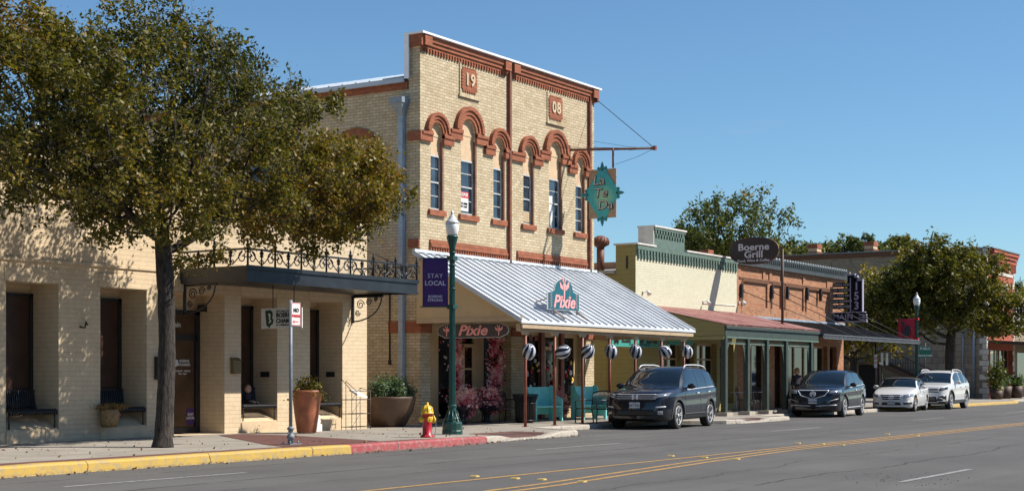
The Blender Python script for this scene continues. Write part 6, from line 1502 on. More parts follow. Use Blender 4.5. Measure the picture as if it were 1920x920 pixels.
# restaurant bistro chairs behind green posts
def bistro(name, label, x, y, rz):
    s = thing(name, (x, y, .121), label, 'chair', 'metal cafe chairs behind the green porch posts', local=True); s.rotation_euler = (0, 0, rz)
    k = MB(); k.lathe([(0, .44), (.2, .44), (.21, .455), (0, .46)], (0, 0, 0), 16); k.build('seat', M_PURPLEIRON, s)
    for a in (45, 135, 225, 315): c, s_ = math.cos(R(a)), math.sin(R(a)); k = MB(); k.tube([(.17 * c, .17 * s_, .44), (.22 * c, .22 * s_, 0)], .012, 5); k.build('leg', M_PURPLEIRON, s)
    k = MB(); k.tube([(-.17, .15, .44), (-.18, .2, .8), (-.1, .22, .92), (0, .225, .95), (.1, .22, .92), (.18, .2, .8), (.17, .15, .44)], .012, 5)
    for dx in (-.07, 0, .07): k.tube([(dx, .17, .46), (dx * 1.4, .22, .92)], .008, 4)
    k.tube([(.05 * math.cos(t), .2, .7 + .05 * math.sin(t)) for t in [2 * PI * i / 10 for i in range(11)]], .008, 4); k.build('backrest', M_PURPLEIRON, s); return s
wherec = ['left of the second green post', 'touching the second green post', 'midway between the second and third green posts', 'close to the third green post']
for i, u in enumerate((1391, 1408, 1419, 1427)): bistro('cafe_chair', 'wrought iron cafe chair ' + wherec[i], wx(u, 24.1 - .5 * (i % 2)), 24.1 - .5 * (i % 2), R(40 + 130 * i))
for u, lb_ in ((1381, 'small round cafe table by the first green post'), (1413, 'small round cafe table with pale legs between the green posts')):
    x, y = wx(u, 24.3), 24.3; s = thing('cafe_table', (x, y, .12), lb_, 'table'); k = MB(); k.lathe([(0, .72), (.33, .72), (.34, .735), (.33, .75), (0, .75)], (x, y, .12), 20); k.build('table_top', M_SILVERLET, s)
    k = MB(); k.tube([(x, y, .125), (x, y, .84)], .03, 8); k.lathe([(0, 0), (.22, 0), (.2, .02), (.03, .04)], (x, y, .122), 16); k.build('pedestal', M_ALUM, s)
# roadside signs further along
def small_sign(name, label, u, Y, v0, v1, wpx, m, zpost, lines, tm):
    x = wx(u, Y); tt = wt(u, Y); z1_, z0_ = wz(u, Y, v0), wz(u, Y, v1); w = wpx * tt / FPX
    s = thing(name, (x, Y, .121), label, 'sign'); Rv = Vector((.53, -.85, 0)); Nv = Vector((-.85, -.53, 0))
    k = MB(); k.tube([(x, Y, .122), (x, Y, zpost)], .03, 6); k.build('post', M_BLACKPAINT, s)
    F = ((x, Y, (z0_ + z1_) / 2), tuple(Rv), (0, 0, 1), tuple(Nv)); h = (z1_ - z0_) / 2
    k = MB(); k.prism([(-w / 2, -h), (w / 2, -h), (w / 2, h), (-w / 2, h)], F, .032, .042); pl_ = k.build('sign_plate', m, s)
    for t_, dz, sz in lines: text('sign_lettering', t_, sz, ((Vector(F[0]) + Vector((0, 0, dz)) + Nv * .044), tuple(Rv), (0, 0, 1), tuple(Nv)), tm, pl_, .002)
    return s, F, h, w
small_sign('parking_sign', 'narrow red and white no parking sign left of the white sign pair', 1641.5, 22.6, 664, 689, 5.5, M_WHITE, 3.2, [('NO', .12, .14), ('PARKING', -.08, .06)], M_REDPRINT)
s, F, h, w = small_sign('parking_sign', 'pair of white parking signs side by side on one black post', 1653.5, 22.8, 661, 684, 4.6, M_WHITE, 2.2, [], M_REDPRINT)
k = MB(); F2 = (Vector(F[0]) + Vector(F[1]) * .22, F[1], F[2], F[3]); k.prism([(-w / 2, -h), (w / 2, -h), (w / 2, h), (-w / 2, h)], F2, .032, .042); k.build('sign_plate', M_WHITE, s)
small_sign('restroom_sign', 'green PUBLIC RESTROOMS sign to the right of the far lamp post', 1734.5, 24.0, 649, 670, 20, M_SIGNGREEN, 3.2, [('PUBLIC', .17, .17), ('RESTROOMS', -.19, .125)], M_WHITE)
# plants before the red building
for i, (u, lb_) in enumerate(((1869, 'wooden tub plant at the left of the far shop window'), (1884, 'white flowered tub plant below the far string lights'), (1905, 'wooden tub plant near the right edge by the far shop'))):
    x, y = wx(u, 24.2), 24.2; s = thing('tub_plant', (x, y, .12), lb_, 'potted plant', 'tub plants before the far shop')
    k = MB(); k.lathe([(0, 0), (.35, 0), (.45, .75), (.4, .75), (0, .68)], (x, y, .121), 12); k.build('tub', M_WOODDARK, s)
    P, rd = shrub_pts((x, y, .9), (.6, .5, .7), 700, 40 + i, 14); leaf_mesh('foliage', P, .16, rd, M_LEAFSHRUB, s)
x, y = wx(1868, 23.9), 23.9
s = thing('potted_shrub', (x, y, .12), 'tall dark potted shrub under the far awning', 'potted plant'); k = MB(); k.lathe([(0, 0), (.3, 0), (.4, .5), (0, .5)], (x, y, .121), 12); k.build('tub', M_WOODDARK, s)
P, rd = shrub_pts((x, y, .8), (.7, .6, 1.5), 1400, 50, 20); leaf_mesh('foliage', P, .18, rd, M_LEAFDARK, s)
# person beside the second dark car
x, y = wx(1494, 23.0), 23.0; z0 = .12
s = thing('person', (x, y, z0), 'person with blond hair and dark top walking under the porch by the second dark car', 'person')
H_ = 1.68; fw = Vector((-.5, -.87, 0)).normalized(); rt = Vector((fw.y, -fw.x, 0)); B = Vector((x, y, z0))
def P3(a, f_, h): return B + rt * a + fw * f_ + Vector((0, 0, h * H_))
V = [P3(0, 0, .53), P3(0, .01, .66), P3(0, .0, .79), P3(0, .01, .84), P3(0, .03, .875), P3(.17, -.01, .80), P3(.23, -.03, .63), P3(.2, .1, .50), P3(-.17, -.01, .80), P3(-.22, .06, .63), P3(-.18, .18, .53), P3(.09, 0, .49), P3(.1, .12, .27), P3(.1, .14, .03), P3(.1, .26, .015), P3(-.09, 0, .49), P3(-.1, -.03, .27), P3(-.1, -.2, .05), P3(-.1, -.1, .015)]
skin_figure('clothed_body', V, [(0, 1), (1, 2), (2, 3), (3, 4), (2, 5), (5, 6), (6, 7), (2, 8), (8, 9), (9, 10), (0, 11), (11, 12), (12, 13), (13, 14), (0, 15), (15, 16), (16, 17), (17, 18)], [(.16, .12), (.13, .10), (.15, .11), .065, .055, .07, .05, .035, .07, .05, .035, .10, .065, .045, .04, .10, .065, .045, .04], M_DARKCLOTH, s)
hc_ = P3(0, .05, .935)
k = MB(); k.lathe_scaled(hc_, (.075, .095, .115), 18, 14, 0); nv = hc_ + fw * .1; k.lathe_scaled(nv, (.014, .018, .02), 8, 6, 0); k.lathe_scaled(P3(0, .03, .88), (.05, .05, .06), 12, 8, 0)
for sg in (-1, 1): k.lathe_scaled(hc_ + rt * .075 * sg, (.015, .02, .03), 8, 6, 0)
k.build('head', M_SKIN, s)
k = MB(); k.lathe_scaled(hc_ - fw * .03 + Vector((0, 0, .035)), (.095, .105, .105), 16, 12, 0)
for sg in (-1, 1): k.lathe_scaled(hc_ - fw * .04 + rt * .07 * sg - Vector((0, 0, .04)), (.045, .06, .09), 12, 8, 0)
k.build('hair', M_BLOND, s)
k = MB()
for sg in (-1, 1): k.lathe_scaled(hc_ + fw * .086 + rt * .032 * sg + Vector((0, 0, .01)), (.012, .012, .009), 8, 6, 0)
c = hc_ + fw * .093 - Vector((0, 0, .045)); k.lathe_scaled(c, (.022, .01, .006), 8, 6, 0); k.build('face_features', mat('dark_eye', (.05, .02, .02), .4), s)
for sg, idx in ((1, 7), (-1, 10)):
    w0 = V[idx]; k = MB(); k.tube([w0, w0 + Vector((0, 0, -.05)) + fw * .02, w0 + Vector((0, 0, -.10)) + fw * .03], [.03, .04, .035], 8)
    for q in range(4): o_ = w0 + Vector((0, 0, -.10)) + fw * (.03 + (q - 1.5) * .018); k.tube([o_, o_ + Vector((0, 0, -.04)) + fw * .005, o_ + Vector((0, 0, -.07 - .006 * (q in (1, 2))))+ fw * .012], [.009, .008, .006], 5)
    o_ = w0 + Vector((0, 0, -.04)) + fw * .05; k.tube([o_, o_ + fw * .025 + Vector((0, 0, -.03)), o_ + fw * .03 + Vector((0, 0, -.055))], [.011, .01, .007], 5); k.build('hand', M_SKIN, s)

# grit and fallen leaves along the gutter: nobody could count them
g = np.random.default_rng(77); n = 900; X = g.uniform(14, 60, n); kx = np.array([p[0] for p in KP]); ky = np.array([p[1] for p in KP]); Yk = np.interp(X, kx, ky); Yg = Yk - np.abs(g.normal(0, .22, n)) - .04
a_ = [gnd(u, v) for u, v in zip(g.normal(1690, 70, 80), g.normal(898, 8, 80))]; X = np.concatenate([X, [q[0] for q in a_]]); Yg = np.concatenate([Yg, [q[1] for q in a_]])
k = MB()
for x, y in zip(X, Yg): r_ = g.uniform(.006, .02); v_ = [(x + r_ * math.cos(t) * g.uniform(.7, 1.2), y + r_ * math.sin(t), .001) for t in (0, 1.6, 3.1, 4.7)]; k.add(v_ + [(x, y, r_ * .9)], [(0, 1, 4), (1, 2, 4), (2, 3, 4), (3, 0, 4)])
tag(k.build('road_grit', mat('grit', (.12, .10, .08), .95, var=.5, scale=3), fix=False), 'loose grit and small stones on the asphalt along the gutter', 'grit', kind='stuff')
n = 420; X = g.uniform(14, 33, n); Yk = np.interp(X, kx, ky); onr = g.uniform(size=n) < .5; Yl = np.where(onr, Yk - np.abs(g.normal(0, .12, n)) - .03, Yk + g.uniform(.3, 5.2, n)); Z = np.where(onr, .012, np.array([swz(x) for x in X]) + .014)
lo_ = leaf_mesh('fallen_leaves', np.stack([X, Yl, Z], 1), .06, g.uniform(.5, 1, n), mk_leaf('dead_leaves', [(0, (.10, .06, .02)), (1, (.24, .13, .05))], .1), None)
tag(lo_, 'small dead leaves scattered on the gutter and pavement', 'fallen leaves', kind='stuff')
# ------------------------------------------------------------------ cars
M_HEADLAMP, _n, _l, _b = nodes('headlamp_glass'); _b.inputs['Base Color'].default_value = (.38, .40, .42, 1); _b.inputs['Roughness'].default_value = .08; _b.inputs['Metallic'].default_value = .6; _b.inputs['Coat Weight'].default_value = 1
M_PLATE = mat('licence_plate', (.62, .63, .64), .5, var=.04); M_GRILLE = mat('black_grille', (.012, .012, .014), .35, .2, var=.2); M_SILVERTRIM = mat('satin_silver_trim', (.55, .56, .58), .25, .9, var=.05)
M_TAILRED = mat('red_lamp_glass', (.30, .01, .01), .15, coat=.8); M_AMBER = mat('amber_lamp', (.6, .2, .03), .2); M_GREYTRIM = mat('dark_grey_cladding', (.06, .062, .066), .6)
M_SOFTTOP = mat('black_soft_top', (.012, .012, .013), .85, var=.2)
def pch(xs, ys, x):
    """monotone cubic interpolation"""
    xs = np.array(xs, float); ys = np.array(ys, float); h = np.diff(xs); d = np.diff(ys) / h; m = np.zeros(len(xs))
    for i in range(1, len(xs) - 1):
        if d[i - 1] * d[i] > 0: w1, w2 = 2 * h[i] + h[i - 1], h[i] + 2 * h[i - 1]; m[i] = (w1 + w2) / (w1 / d[i - 1] + w2 / d[i])
    m[0], m[-1] = d[0], d[-1]
    i = np.clip(np.searchsorted(xs, x, 'right') - 1, 0, len(h) - 1); t = (x - xs[i]) / h[i]
    return (2 * t ** 3 - 3 * t ** 2 + 1) * ys[i] + (t ** 3 - 2 * t ** 2 + t) * h[i] * m[i] + (-2 * t ** 3 + 3 * t ** 2) * ys[i + 1] + (t ** 3 - t ** 2) * h[i] * m[i + 1]

def car(P, name, label, loc, rz, paint, group=None):
    L_, Wd, = P['L'], P['W'] / 2
    root = thing(name, loc, label, 'car', group, local=True); root.rotation_euler = (0, 0, rz)
    zsX, zsY = zip(*P['belt']); zrX, zrY = zip(*P['roof']); wX, wY = zip(*P['plan']); zbX, zbY = zip(*P['under'])
    st = sorted(set([round(v, 3) for v in list(np.linspace(0, .3, 7)) + list(np.linspace(.3, L_ - .3, int(L_ / .085))) + list(np.linspace(L_ - .3, L_, 7)) + P['cuts']]))
    K = 19; grid = []; hs = []
    for x in st:
        w = float(pch(wX, wY, np.array(x))) * Wd; zs = float(pch(zsX, zsY, np.array(x))); zr = float(pch(zrX, zrY, np.array(x))); zb = float(pch(zbX, zbY, np.array(x)))
        zr = max(zr, zs + .015); h = zr - zs; tum = P.get('tum', .30); wr = .955 * w - h * tum - .015; e = min(.07, h * .5 + .004)
        zm = (zb + zs) / 2
        sec = [(0, zb), (.55 * w, zb), (.90 * w, zb + .005), (.965 * w, zb + .05), (.985 * w, zb + .16), (1.0 * w, zb + .3 * (zs - zb)), (1.0 * w, zb + .55 * (zs - zb)), (.985 * w, zb + .72 * (zs - zb)), (.992 * w, zb + .80 * (zs - zb)), (.985 * w, zs - .05), (.965 * w, zs - .012), (.94 * w, zs + .004)]
        wb = .94 * w; 
        for t in (.33, .66, 1.0):
            sec.append((wb + (wr - wb) * t + .018 * math.sin(PI * t) * min(1, h / .4), zs + .004 + (h - e) * t))
        sec += [(wr - .03 - .03 * min(1, h / .3), zr - e * .32), (wr * .80, zr + .008), (wr * .42, zr + .022), (0, zr + .028)]
        hs.append(h); row = []
        for y, z in sec:
            xx = x
            fd = max(0, 1 - x / .9); xx += fd * (P.get('leanf', .16) * max(0, z - .62) + .16 * max(0, .42 - z)) ; 
            fr_ = max(0, 1 - (L_ - x) / .9); xx -= fr_ * (P.get('leanr', .18) * max(0, z - .75) + .15 * max(0, .45 - z))
            row.append((xx, y, z))
        grid.append(row)
    nst = len(st); v = []; 
    for row in grid:
        v += [(x, -y, z) for x, y, z in row] + [(x, y, z) for x, y, z in row[-2:0:-1]]        # near side first (-y), then far side
    M_ = 2 * K - 2; faces = []; mi = []
    ws0, ws1 = P['screen']; rw0, rw1 = P['rear']; wins = P['windows']
    for i in range(nst - 1):
        xm = (st[i] + st[i + 1]) / 2
        for k in range(M_):
            kk = k if k < K - 1 else M_ - 1 - k; far = k >= K - 1
            m = 0
            if kk >= 15 and ws0 < xm < ws1: m = 1
            elif kk >= 15 and rw0 < xm < rw1: m = 2
            elif 11 <= kk <= 13:
                for q, (a, b) in enumerate(wins):
                    if a < xm < b: m = 3 + q + (len(wins) if far else 0)
            elif kk <= P.get('clad', 3): m = 3 + 2 * len(wins)
            faces.append((i * M_ + k, i * M_ + (k + 1) % M_, (i + 1) * M_ + (k + 1) % M_, (i + 1) * M_ + k)); mi.append(m)
    faces.append(tuple(range(M_))); mi.append(0); faces.append(tuple(reversed([(nst - 1) * M_ + k for k in range(M_)]))); mi.append(0)
    me = bpy.data.meshes.new('body'); me.from_pydata(v, [], faces); me.polygons.foreach_set('material_index', mi)
    NM = 4 + 2 * len(wins); arch = NM
    for i in range(NM + 1): me.materials.append(M_BLKPLASTIC)
    bm = bmesh.new(); bm.from_mesh(me); bmesh.ops.recalc_face_normals(bm, faces=bm.faces); bm.to_mesh(me); bm.free()
    o = bpy.data.objects.new('body', me); COL.objects.link(o); bvh = BVHTree.FromPolygons([q.co[:] for q in me.vertices], [tuple(p.vertices) for p in me.polygons])
    cut = MB(); 
    for ax in P['axles']:
        for sg in (-1, 1):
            y0_, y1_ = sorted((sg * (Wd - .34), sg * (Wd + .2))); cut.lathe([(P['R'] + .062, y0_), (P['R'] + .062, y1_)], (ax, 0, P['R'] + .01), 40, arch, axis='y')
    cm = cut.mesh('cut'); 
    for i in range(NM + 1): cm.materials.append(M_BLKPLASTIC)
    bm = bmesh.new(); bm.from_mesh(cm); bmesh.ops.remove_doubles(bm, verts=bm.verts, dist=1e-5); bmesh.ops.recalc_face_normals(bm, faces=bm.faces); bm.to_mesh(cm); bm.free()
    co = bpy.data.objects.new('cut', cm); COL.objects.link(co)
    md = o.modifiers.new('b', 'BOOLEAN'); md.object = co; md.operation = 'DIFFERENCE'; md.solver = 'EXACT'
    dg = bpy.context.evaluated_depsgraph_get(); full = bpy.data.meshes.new_from_object(o.evaluated_get(dg)); bpy.data.objects.remove(o); bpy.data.objects.remove(co)
    V = [q.co.copy() for q in full.vertices]; groups = {}
    for p in full.polygons: groups.setdefault(p.material_index, []).append(tuple(p.vertices))
    # smooth shaded parts split by region
    def part(nm, idxs, mats, push=0.0, sharp=True):
        used = {}; nv = []; nf = []; nm_ = []
        for j, ix in enumerate(idxs):
            for f in groups.get(ix, []):
                g_ = []
                for q in f:
                    if q not in used: used[q] = len(nv); nv.append(V[q])
                    g_.append(used[q])
                nf.append(tuple(g_)); nm_.append(j)
        if not nf: return None
        m2 = bpy.data.meshes.new(nm); m2.from_pydata([tuple(q) for q in nv], [], nf); m2.polygons.foreach_set('material_index', nm_)
        bm = bmesh.new(); bm.from_mesh(m2)
        for f in bm.faces: f.smooth = True
        for e in bm.edges:
            if len(e.link_faces) == 2 and e.calc_face_angle(0) > R(42): e.smooth = False
        if push:
            bm.normal_update()
            for q in bm.verts: q.co -= q.normal * push
        bm.to_mesh(m2); bm.free(); return link(nm, m2, root, mats)
    nw = len(wins)
    body = part('body', [0, 3 + 2 * nw, arch], [paint, P.get('cladm', M_BLKPLASTIC), M_BLKPLASTIC])
    part('windscreen', [1], [M_CARGLASS], .004); part('rear_window', [2], [P.get('rearm', M_CARGLASS)], .004)
    for q in range(2 * nw): part('side_window', [3 + q], [M_CARGLASS], .004)
    if P.get('soft'): pass
    # ---- conforming details
    def hit(pt, d):
        r_ = bvh.ray_cast(Vector(pt), Vector(d)); return r_[0], r_[1]
    def patch(nm, pts, mat_, parent=None, face='front', proud=.008, nx=10, ny=4, thick=0):
        """pts: 4 corners (a,b): for front (y,z), for side (x,z)"""
        parent = parent or root
        A, B_, C_, D_ = [Vector((p[0], p[1])) for p in pts]; g_ = []
        for i in range(nx + 1):
            for j in range(ny + 1):
                s_, t_ = i / nx, j / ny; p = A.lerp(B_, s_).lerp(D_.lerp(C_, s_), t_)
                if face == 'front': h_, n_ = hit((-3, p.x, p.y), (1, 0, 0))
                elif face == 'rear': h_, n_ = hit((L_ + 3, p.x, p.y), (-1, 0, 0))
                elif face == 'near': h_, n_ = hit((p.x, -4, p.y), (0, 1, 0))
                elif face == 'far': h_, n_ = hit((p.x, 4, p.y), (0, -1, 0))
                elif face == 'top': h_, n_ = hit((p.x, p.y, 4), (0, 0, -1))
                if h_ is None: return None
                out = {'front': Vector((-1, 0, 0)), 'rear': Vector((1, 0, 0)), 'near': Vector((0, -1, 0)), 'far': Vector((0, 1, 0)), 'top': Vector((0, 0, 1))}[face]
                if n_.dot(out) < 0: n_ = -n_
                g_.append(h_ + (n_ * .5 + out * .5) * proud)
        mb = MB(); N2 = ny + 1
        mb.add(g_, [(i * N2 + j, (i + 1) * N2 + j, (i + 1) * N2 + j + 1, i * N2 + j + 1) for i in range(nx) for j in range(ny)], 0, True)
        # skirt back to the body
        rim = [i * N2 for i in range(nx + 1)] + [nx * N2 + j for j in range(1, N2)] + [i * N2 + ny for i in range(nx - 1, -1, -1)] + [j for j in range(ny - 1, 0, -1)]
        out = {'front': Vector((1, 0, 0)), 'rear': Vector((-1, 0, 0)), 'near': Vector((0, 1, 0)), 'far': Vector((0, -1, 0)), 'top': Vector((0, 0, -1))}[face]
        rv = [g_[i] for i in rim]; rv2 = [q + out * (proud + .012) for q in rv]; k = len(rim)
        mb.add(rv + rv2, [(i, (i + 1) % k, k + (i + 1) % k, k + i) for i in range(k)], 0, False)
        return mb.build(nm, mat_, parent)
    def surf(y, z): h_, _ = hit((-3, y, z), (1, 0, 0)); return h_.x if h_ else 0
    # wheels
    for ax in P['axles']:
        for sg in (-1, 1):
            R_ = P['R']; yw = sg * (Wd - .03); wdt = .235
            k = MB(); yo = yw; yi = yw - sg * wdt
            k.lathe([(R_ * .70, yi), (R_ * .93, yi), (R_ * .985, yi + sg * .02), (R_, yi + sg * .05), (R_, yo - sg * .05), (R_ * .985, yo - sg * .02), (R_ * .93, yo), (R_ * .80, yo + sg * .004), (R_ * .70, yo - sg * .012)], (ax, 0, R_), 40, axis='y', caps=False)
            wh = k.build('wheel', M_RUBBER, root)
            k = MB(); rr = R_ * .705
            k.lathe([(rr, yo - sg * .012), (rr * .95, yo - sg * .0), (rr * .90, yo - sg * .02), (rr * .88, yo - sg * .12), (0, yo - sg * .14)], (ax, 0, R_), 36, 1, axis='y')
            k.lathe([(rr * 1.0, yo - sg * .01), (rr * .99, yo + sg * .003), (rr * .92, yo + sg * .0), (rr * .90, yo - sg * .02)], (ax, 0, R_), 36, 0, axis='y', caps=False)
            ns = P['spokes']
            for i in range(ns):
                a = 2 * PI * i / ns + .2
                for da in ((-.16, .16) if ns <= 6 else (0,)):
                    p0 = Vector((ax + .06 * math.cos(a), yo - sg * .03, R_ + .06 * math.sin(a))); p1 = Vector((ax + rr * .93 * math.cos(a + da), yo - sg * .012, R_ + rr * .93 * math.sin(a + da)))
                    k.bar(p0, p1, .02, .026 if ns > 6 else .028, up=(0, 1, 0), mi=0)
            k.lathe([(.06, yo - sg * .02), (.055, yo - sg * .004), (0, yo - sg * .002)], (ax, 0, R_), 14, 0, axis='y')
            k.build('rim', [mat('wheel_alloy', (.50, .51, .53), .3, .8, var=.1), M_GRILLE], wh)
    # mirrors
    for sg in (-1, 1):
        mx_, mz = P['mirror']; k = MB(); yb = sg * (Wd * .955); k.lathe_scaled((mx_, yb + sg * .14, mz + .075), (.075, .125, .08), 16, 10, 0)
        k.bar((mx_ + .03, yb - sg * .06, mz + .0), (mx_ + .0, yb + sg * .08, mz + .04), .09, .04); mo = k.build('wing_mirror', P.get('mirrorm', paint), root)
        k = MB(); k.box(mx_ + .058, mx_ + .078, *sorted((yb + sg * .05, yb + sg * .23)), mz + .03, mz + .12); k.build('mirror_glass', M_CARGLASS, mo)
    # doors: seams and handles on both sides
    for face in ('near', 'far'):
        b0 = P['doors']; zb_ = P['doorz'][0]
        for q, x in enumerate(b0):
            zt = float(pch(zsX, zsY, np.array(x))) - .015; patch('door_seam', [(x - .005 + (P.get('sl', 0)), zb_), (x + .005 + P.get('sl', 0), zb_), (x + .005, zt), (x - .005, zt)], M_GRILLE, face=face, proud=.002, nx=1, ny=12)
        for x in P['handles']:
            z_ = float(pch(zsX, zsY, np.array(x))) - .13; patch('door_handle', [(x, z_), (x + .2, z_ + .005), (x + .2, z_ + .035), (x, z_ + .03)], P.get('handlem', paint), face=face, proud=.03, nx=6, ny=2)
        if P.get('beltchrome'):
            x0_, x1_ = P['beltchrome']; n_ = 14
            for q in range(n_): xa_, xb_ = x0_ + (x1_ - x0_) * q / n_, x0_ + (x1_ - x0_) * (q + 1) / n_; za_, zb2 = [float(pch(zsX, zsY, np.array(t))) for t in (xa_, xb_)]
            za_, zb2 = [float(pch(zsX, zsY, np.array(t))) for t in (x0_, x1_)]
            patch('belt_trim', [(x0_, za_ - .012), (x1_, zb2 - .012), (x1_, zb2 + .012), (x0_, za_ + .012)], M_SILVERTRIM, face=face, proud=.008, nx=24, ny=1)
        if P.get('sidetrim'):
            x0_, x1_, z_, mt_ = P['sidetrim']; patch('side_trim', [(x0_, z_), (x1_, z_ + .01), (x1_, z_ + .045), (x0_, z_ + .035)], mt_, face=face, proud=.012, nx=16, ny=1)
    # arch lips
    if P.get('archm'):
        for ax in P['axles']:
            for sg in (-1, 1):
                k = MB(); n_ = 22; prev = None; ok = True; A_ = []
                for i in range(n_ + 1):
                    a = R(-12) + (PI + R(24)) * i / n_; row = []
                    for rr in (P['R'] + .06, P['R'] + .115):
                        x_, z_ = ax + rr * math.cos(a), P['R'] + .01 + rr * math.sin(a); h_, _n = hit((x_, sg * 4, z_), (0, -sg, 0))
                        if h_ is None or abs(h_.y) < Wd * .8: row = None; break
                        row.append(h_ + Vector((0, sg * .012, 0)))
                    if row: A_.append(row)
                v_ = []; 
                for a_, b_ in A_: v_ += [a_ - Vector((0, sg * .05, 0)), a_, b_, b_ - Vector((0, sg * .02, 0))]
                k.add(v_, [(i * 4 + j, (i + 1) * 4 + j, (i + 1) * 4 + j + 1, i * 4 + j + 1) for i in range(len(A_) - 1) for j in range(3)], 0, False); k.build('arch_trim', P['archm'], root)
    if P.get('rails'):
        for sg in (-1, 1):
            x0_, x1_ = P['rails']; pts = []
            for i in range(13):
                x_ = x0_ + (x1_ - x0_) * i / 12; zz = float(pch(zrX, zrY, np.array(x_))); ww = float(pch(wX, wY, np.array(x_))) * Wd; hh_ = zz - float(pch(zsX, zsY, np.array(x_)))
                lift = .06 if 0 < i < 12 else -.0; pts.append((x_, sg * (.955 * ww - hh_ * P.get('tum', .3) - .09), zz + lift))
            k = MB(); k.tube(pts, .02, 6); k.build('roof_rail', P.get('railm', M_ALUM), root)
    # licence plate
    py, pz = P['plate']; xf = min(surf(py + dy, pz + dz) for dy in (-.15, .15) for dz in (-.07, .07)) - .018
    k = MB(); k.box(xf, xf + .05, py - .155, py + .155, pz - .08, pz + .08); pl = k.build('licence_plate', M_PLATE, root)
    F_ = ((xf - .001, py, pz - .01), (0, -1, 0), (0, 0, 1), (-1, 0, 0)); text('plate_lettering', P['reg'], .10, F_, M_BLKPRINT, pl, .002, .002, sx=.85); text('plate_lettering', 'TEXAS', .03, ((xf - .001, py, pz + .058), (0, -1, 0), (0, 0, 1), (-1, 0, 0)), M_BLKPRINT, pl, .0, .002)
    P['front'](root, patch, surf, Wd)
    return root

def emblem_frame(x, y, z): return ((x, y, z), (0, -1, 0), (0, 0, 1), (-1, 0, 0))
def front_pilot(root, patch, surf, W_):
    patch('grille', [(-.56, .80), (.56, .80), (.60, .99), (-.60, .99)], M_GRILLE, proud=.004)
    for z0_, z1_ in ((.96, .982), (.905, .918), (.85, .862)): patch('grille_bar', [(-.60, z0_), (.60, z0_), (.61, z1_), (-.61, z1_)], M_SILVERTRIM, proud=.022, nx=14, ny=1)
    patch('lower_grille', [(-.62, .38), (.62, .38), (.56, .56), (-.56, .56)], M_GRILLE, proud=.004)
    for s_ in (-1, 1):
        patch('headlight', [(s_ * .60, .87), (s_ * .89, .93), (s_ * .91, 1.02), (s_ * .62, .99)], M_HEADLAMP, proud=.012)
        patch('fog_lamp', [(s_ * .62, .60), (s_ * .86, .62), (s_ * .86, .66), (s_ * .62, .64)], M_SILVERTRIM, proud=.01)
        patch('fog_lamp', [(s_ * .68, .42), (s_ * .8, .42), (s_ * .8, .52), (s_ * .68, .52)], M_HEADLAMP, proud=.01)
        patch('bonnet_seam', [(s_ * .72, 1.06), (s_ * .86, 1.06), (s_ * .86, 1.066), (s_ * .72, 1.066)], M_GRILLE, proud=.002)
    x = surf(0, .905) - .045; k = MB(); F_ = emblem_frame(x, 0, .905)
    for pts in ([(-.075, -.065), (-.045, -.065), (-.04, .065), (-.085, .065)], [(.045, -.065), (.075, -.065), (.085, .065), (.04, .065)], [(-.045, -.012), (.045, -.012), (.045, .018), (-.045, .018)]): k.prism(pts, F_, 0, .012)
    k.build('emblem', M_CHROME, root)
def front_mdx(root, patch, surf, W_):
    def poly(nm, pts, m, pr):
        for a, b in zip(pts[:-1], pts[1:]): pass
    for s_ in (-1, 1):
        patch('grille', [(0, .68), (s_ * .42, .80), (s_ * .54, .96), (0, .96)], M_GRILLE, proud=.006)
        patch('grille_surround', [(0, .655), (s_ * .44, .775), (s_ * .44, .80), (0, .68)], M_CHROME, proud=.02, nx=10, ny=1)
        patch('grille_surround', [(s_ * .42, .80), (s_ * .44, .775), (s_ * .58, .965), (s_ * .545, .965)], M_CHROME, proud=.02, nx=2, ny=6)
        patch('grille_surround', [(0, .955), (s_ * .56, .955), (s_ * .56, .98), (0, .98)], M_CHROME, proud=.02, nx=10, ny=1)
        patch('headlight', [(s_ * .58, .86), (s_ * .92, .90), (s_ * .91, 1.0), (s_ * .60, .965)], M_HEADLAMP, proud=.012)
        patch('bumper_trim', [(s_ * .1, .40), (s_ * .84, .44), (s_ * .84, .47), (s_ * .1, .43)], M_SILVERTRIM, proud=.012, nx=12, ny=1)
        patch('bumper_trim', [(s_ * .55, .56), (s_ * .86, .66), (s_ * .87, .69), (s_ * .56, .585)], M_SILVERTRIM, proud=.012, nx=10, ny=1)
    patch('lower_grille', [(-.55, .47), (.55, .47), (.45, .60), (-.45, .60)], M_GRILLE, proud=.004)
    x = surf(0, .84) - .02; F_ = emblem_frame(x, 0, .84); k = MB(); k.ring(F_, 0, 0, .088, .105, 0, .02, 0, 360, 24)
    for pts in ([(-.075, -.07), (-.045, -.07), (-.005, .085), (-.03, .085)], [(.075, -.07), (.045, -.07), (.005, .085), (.03, .085)], [(-.035, -.01), (.035, -.01), (.03, .01), (-.03, .01)]): k.prism(pts, F_, 0, .02)
    k.build('emblem', M_CHROME, root)
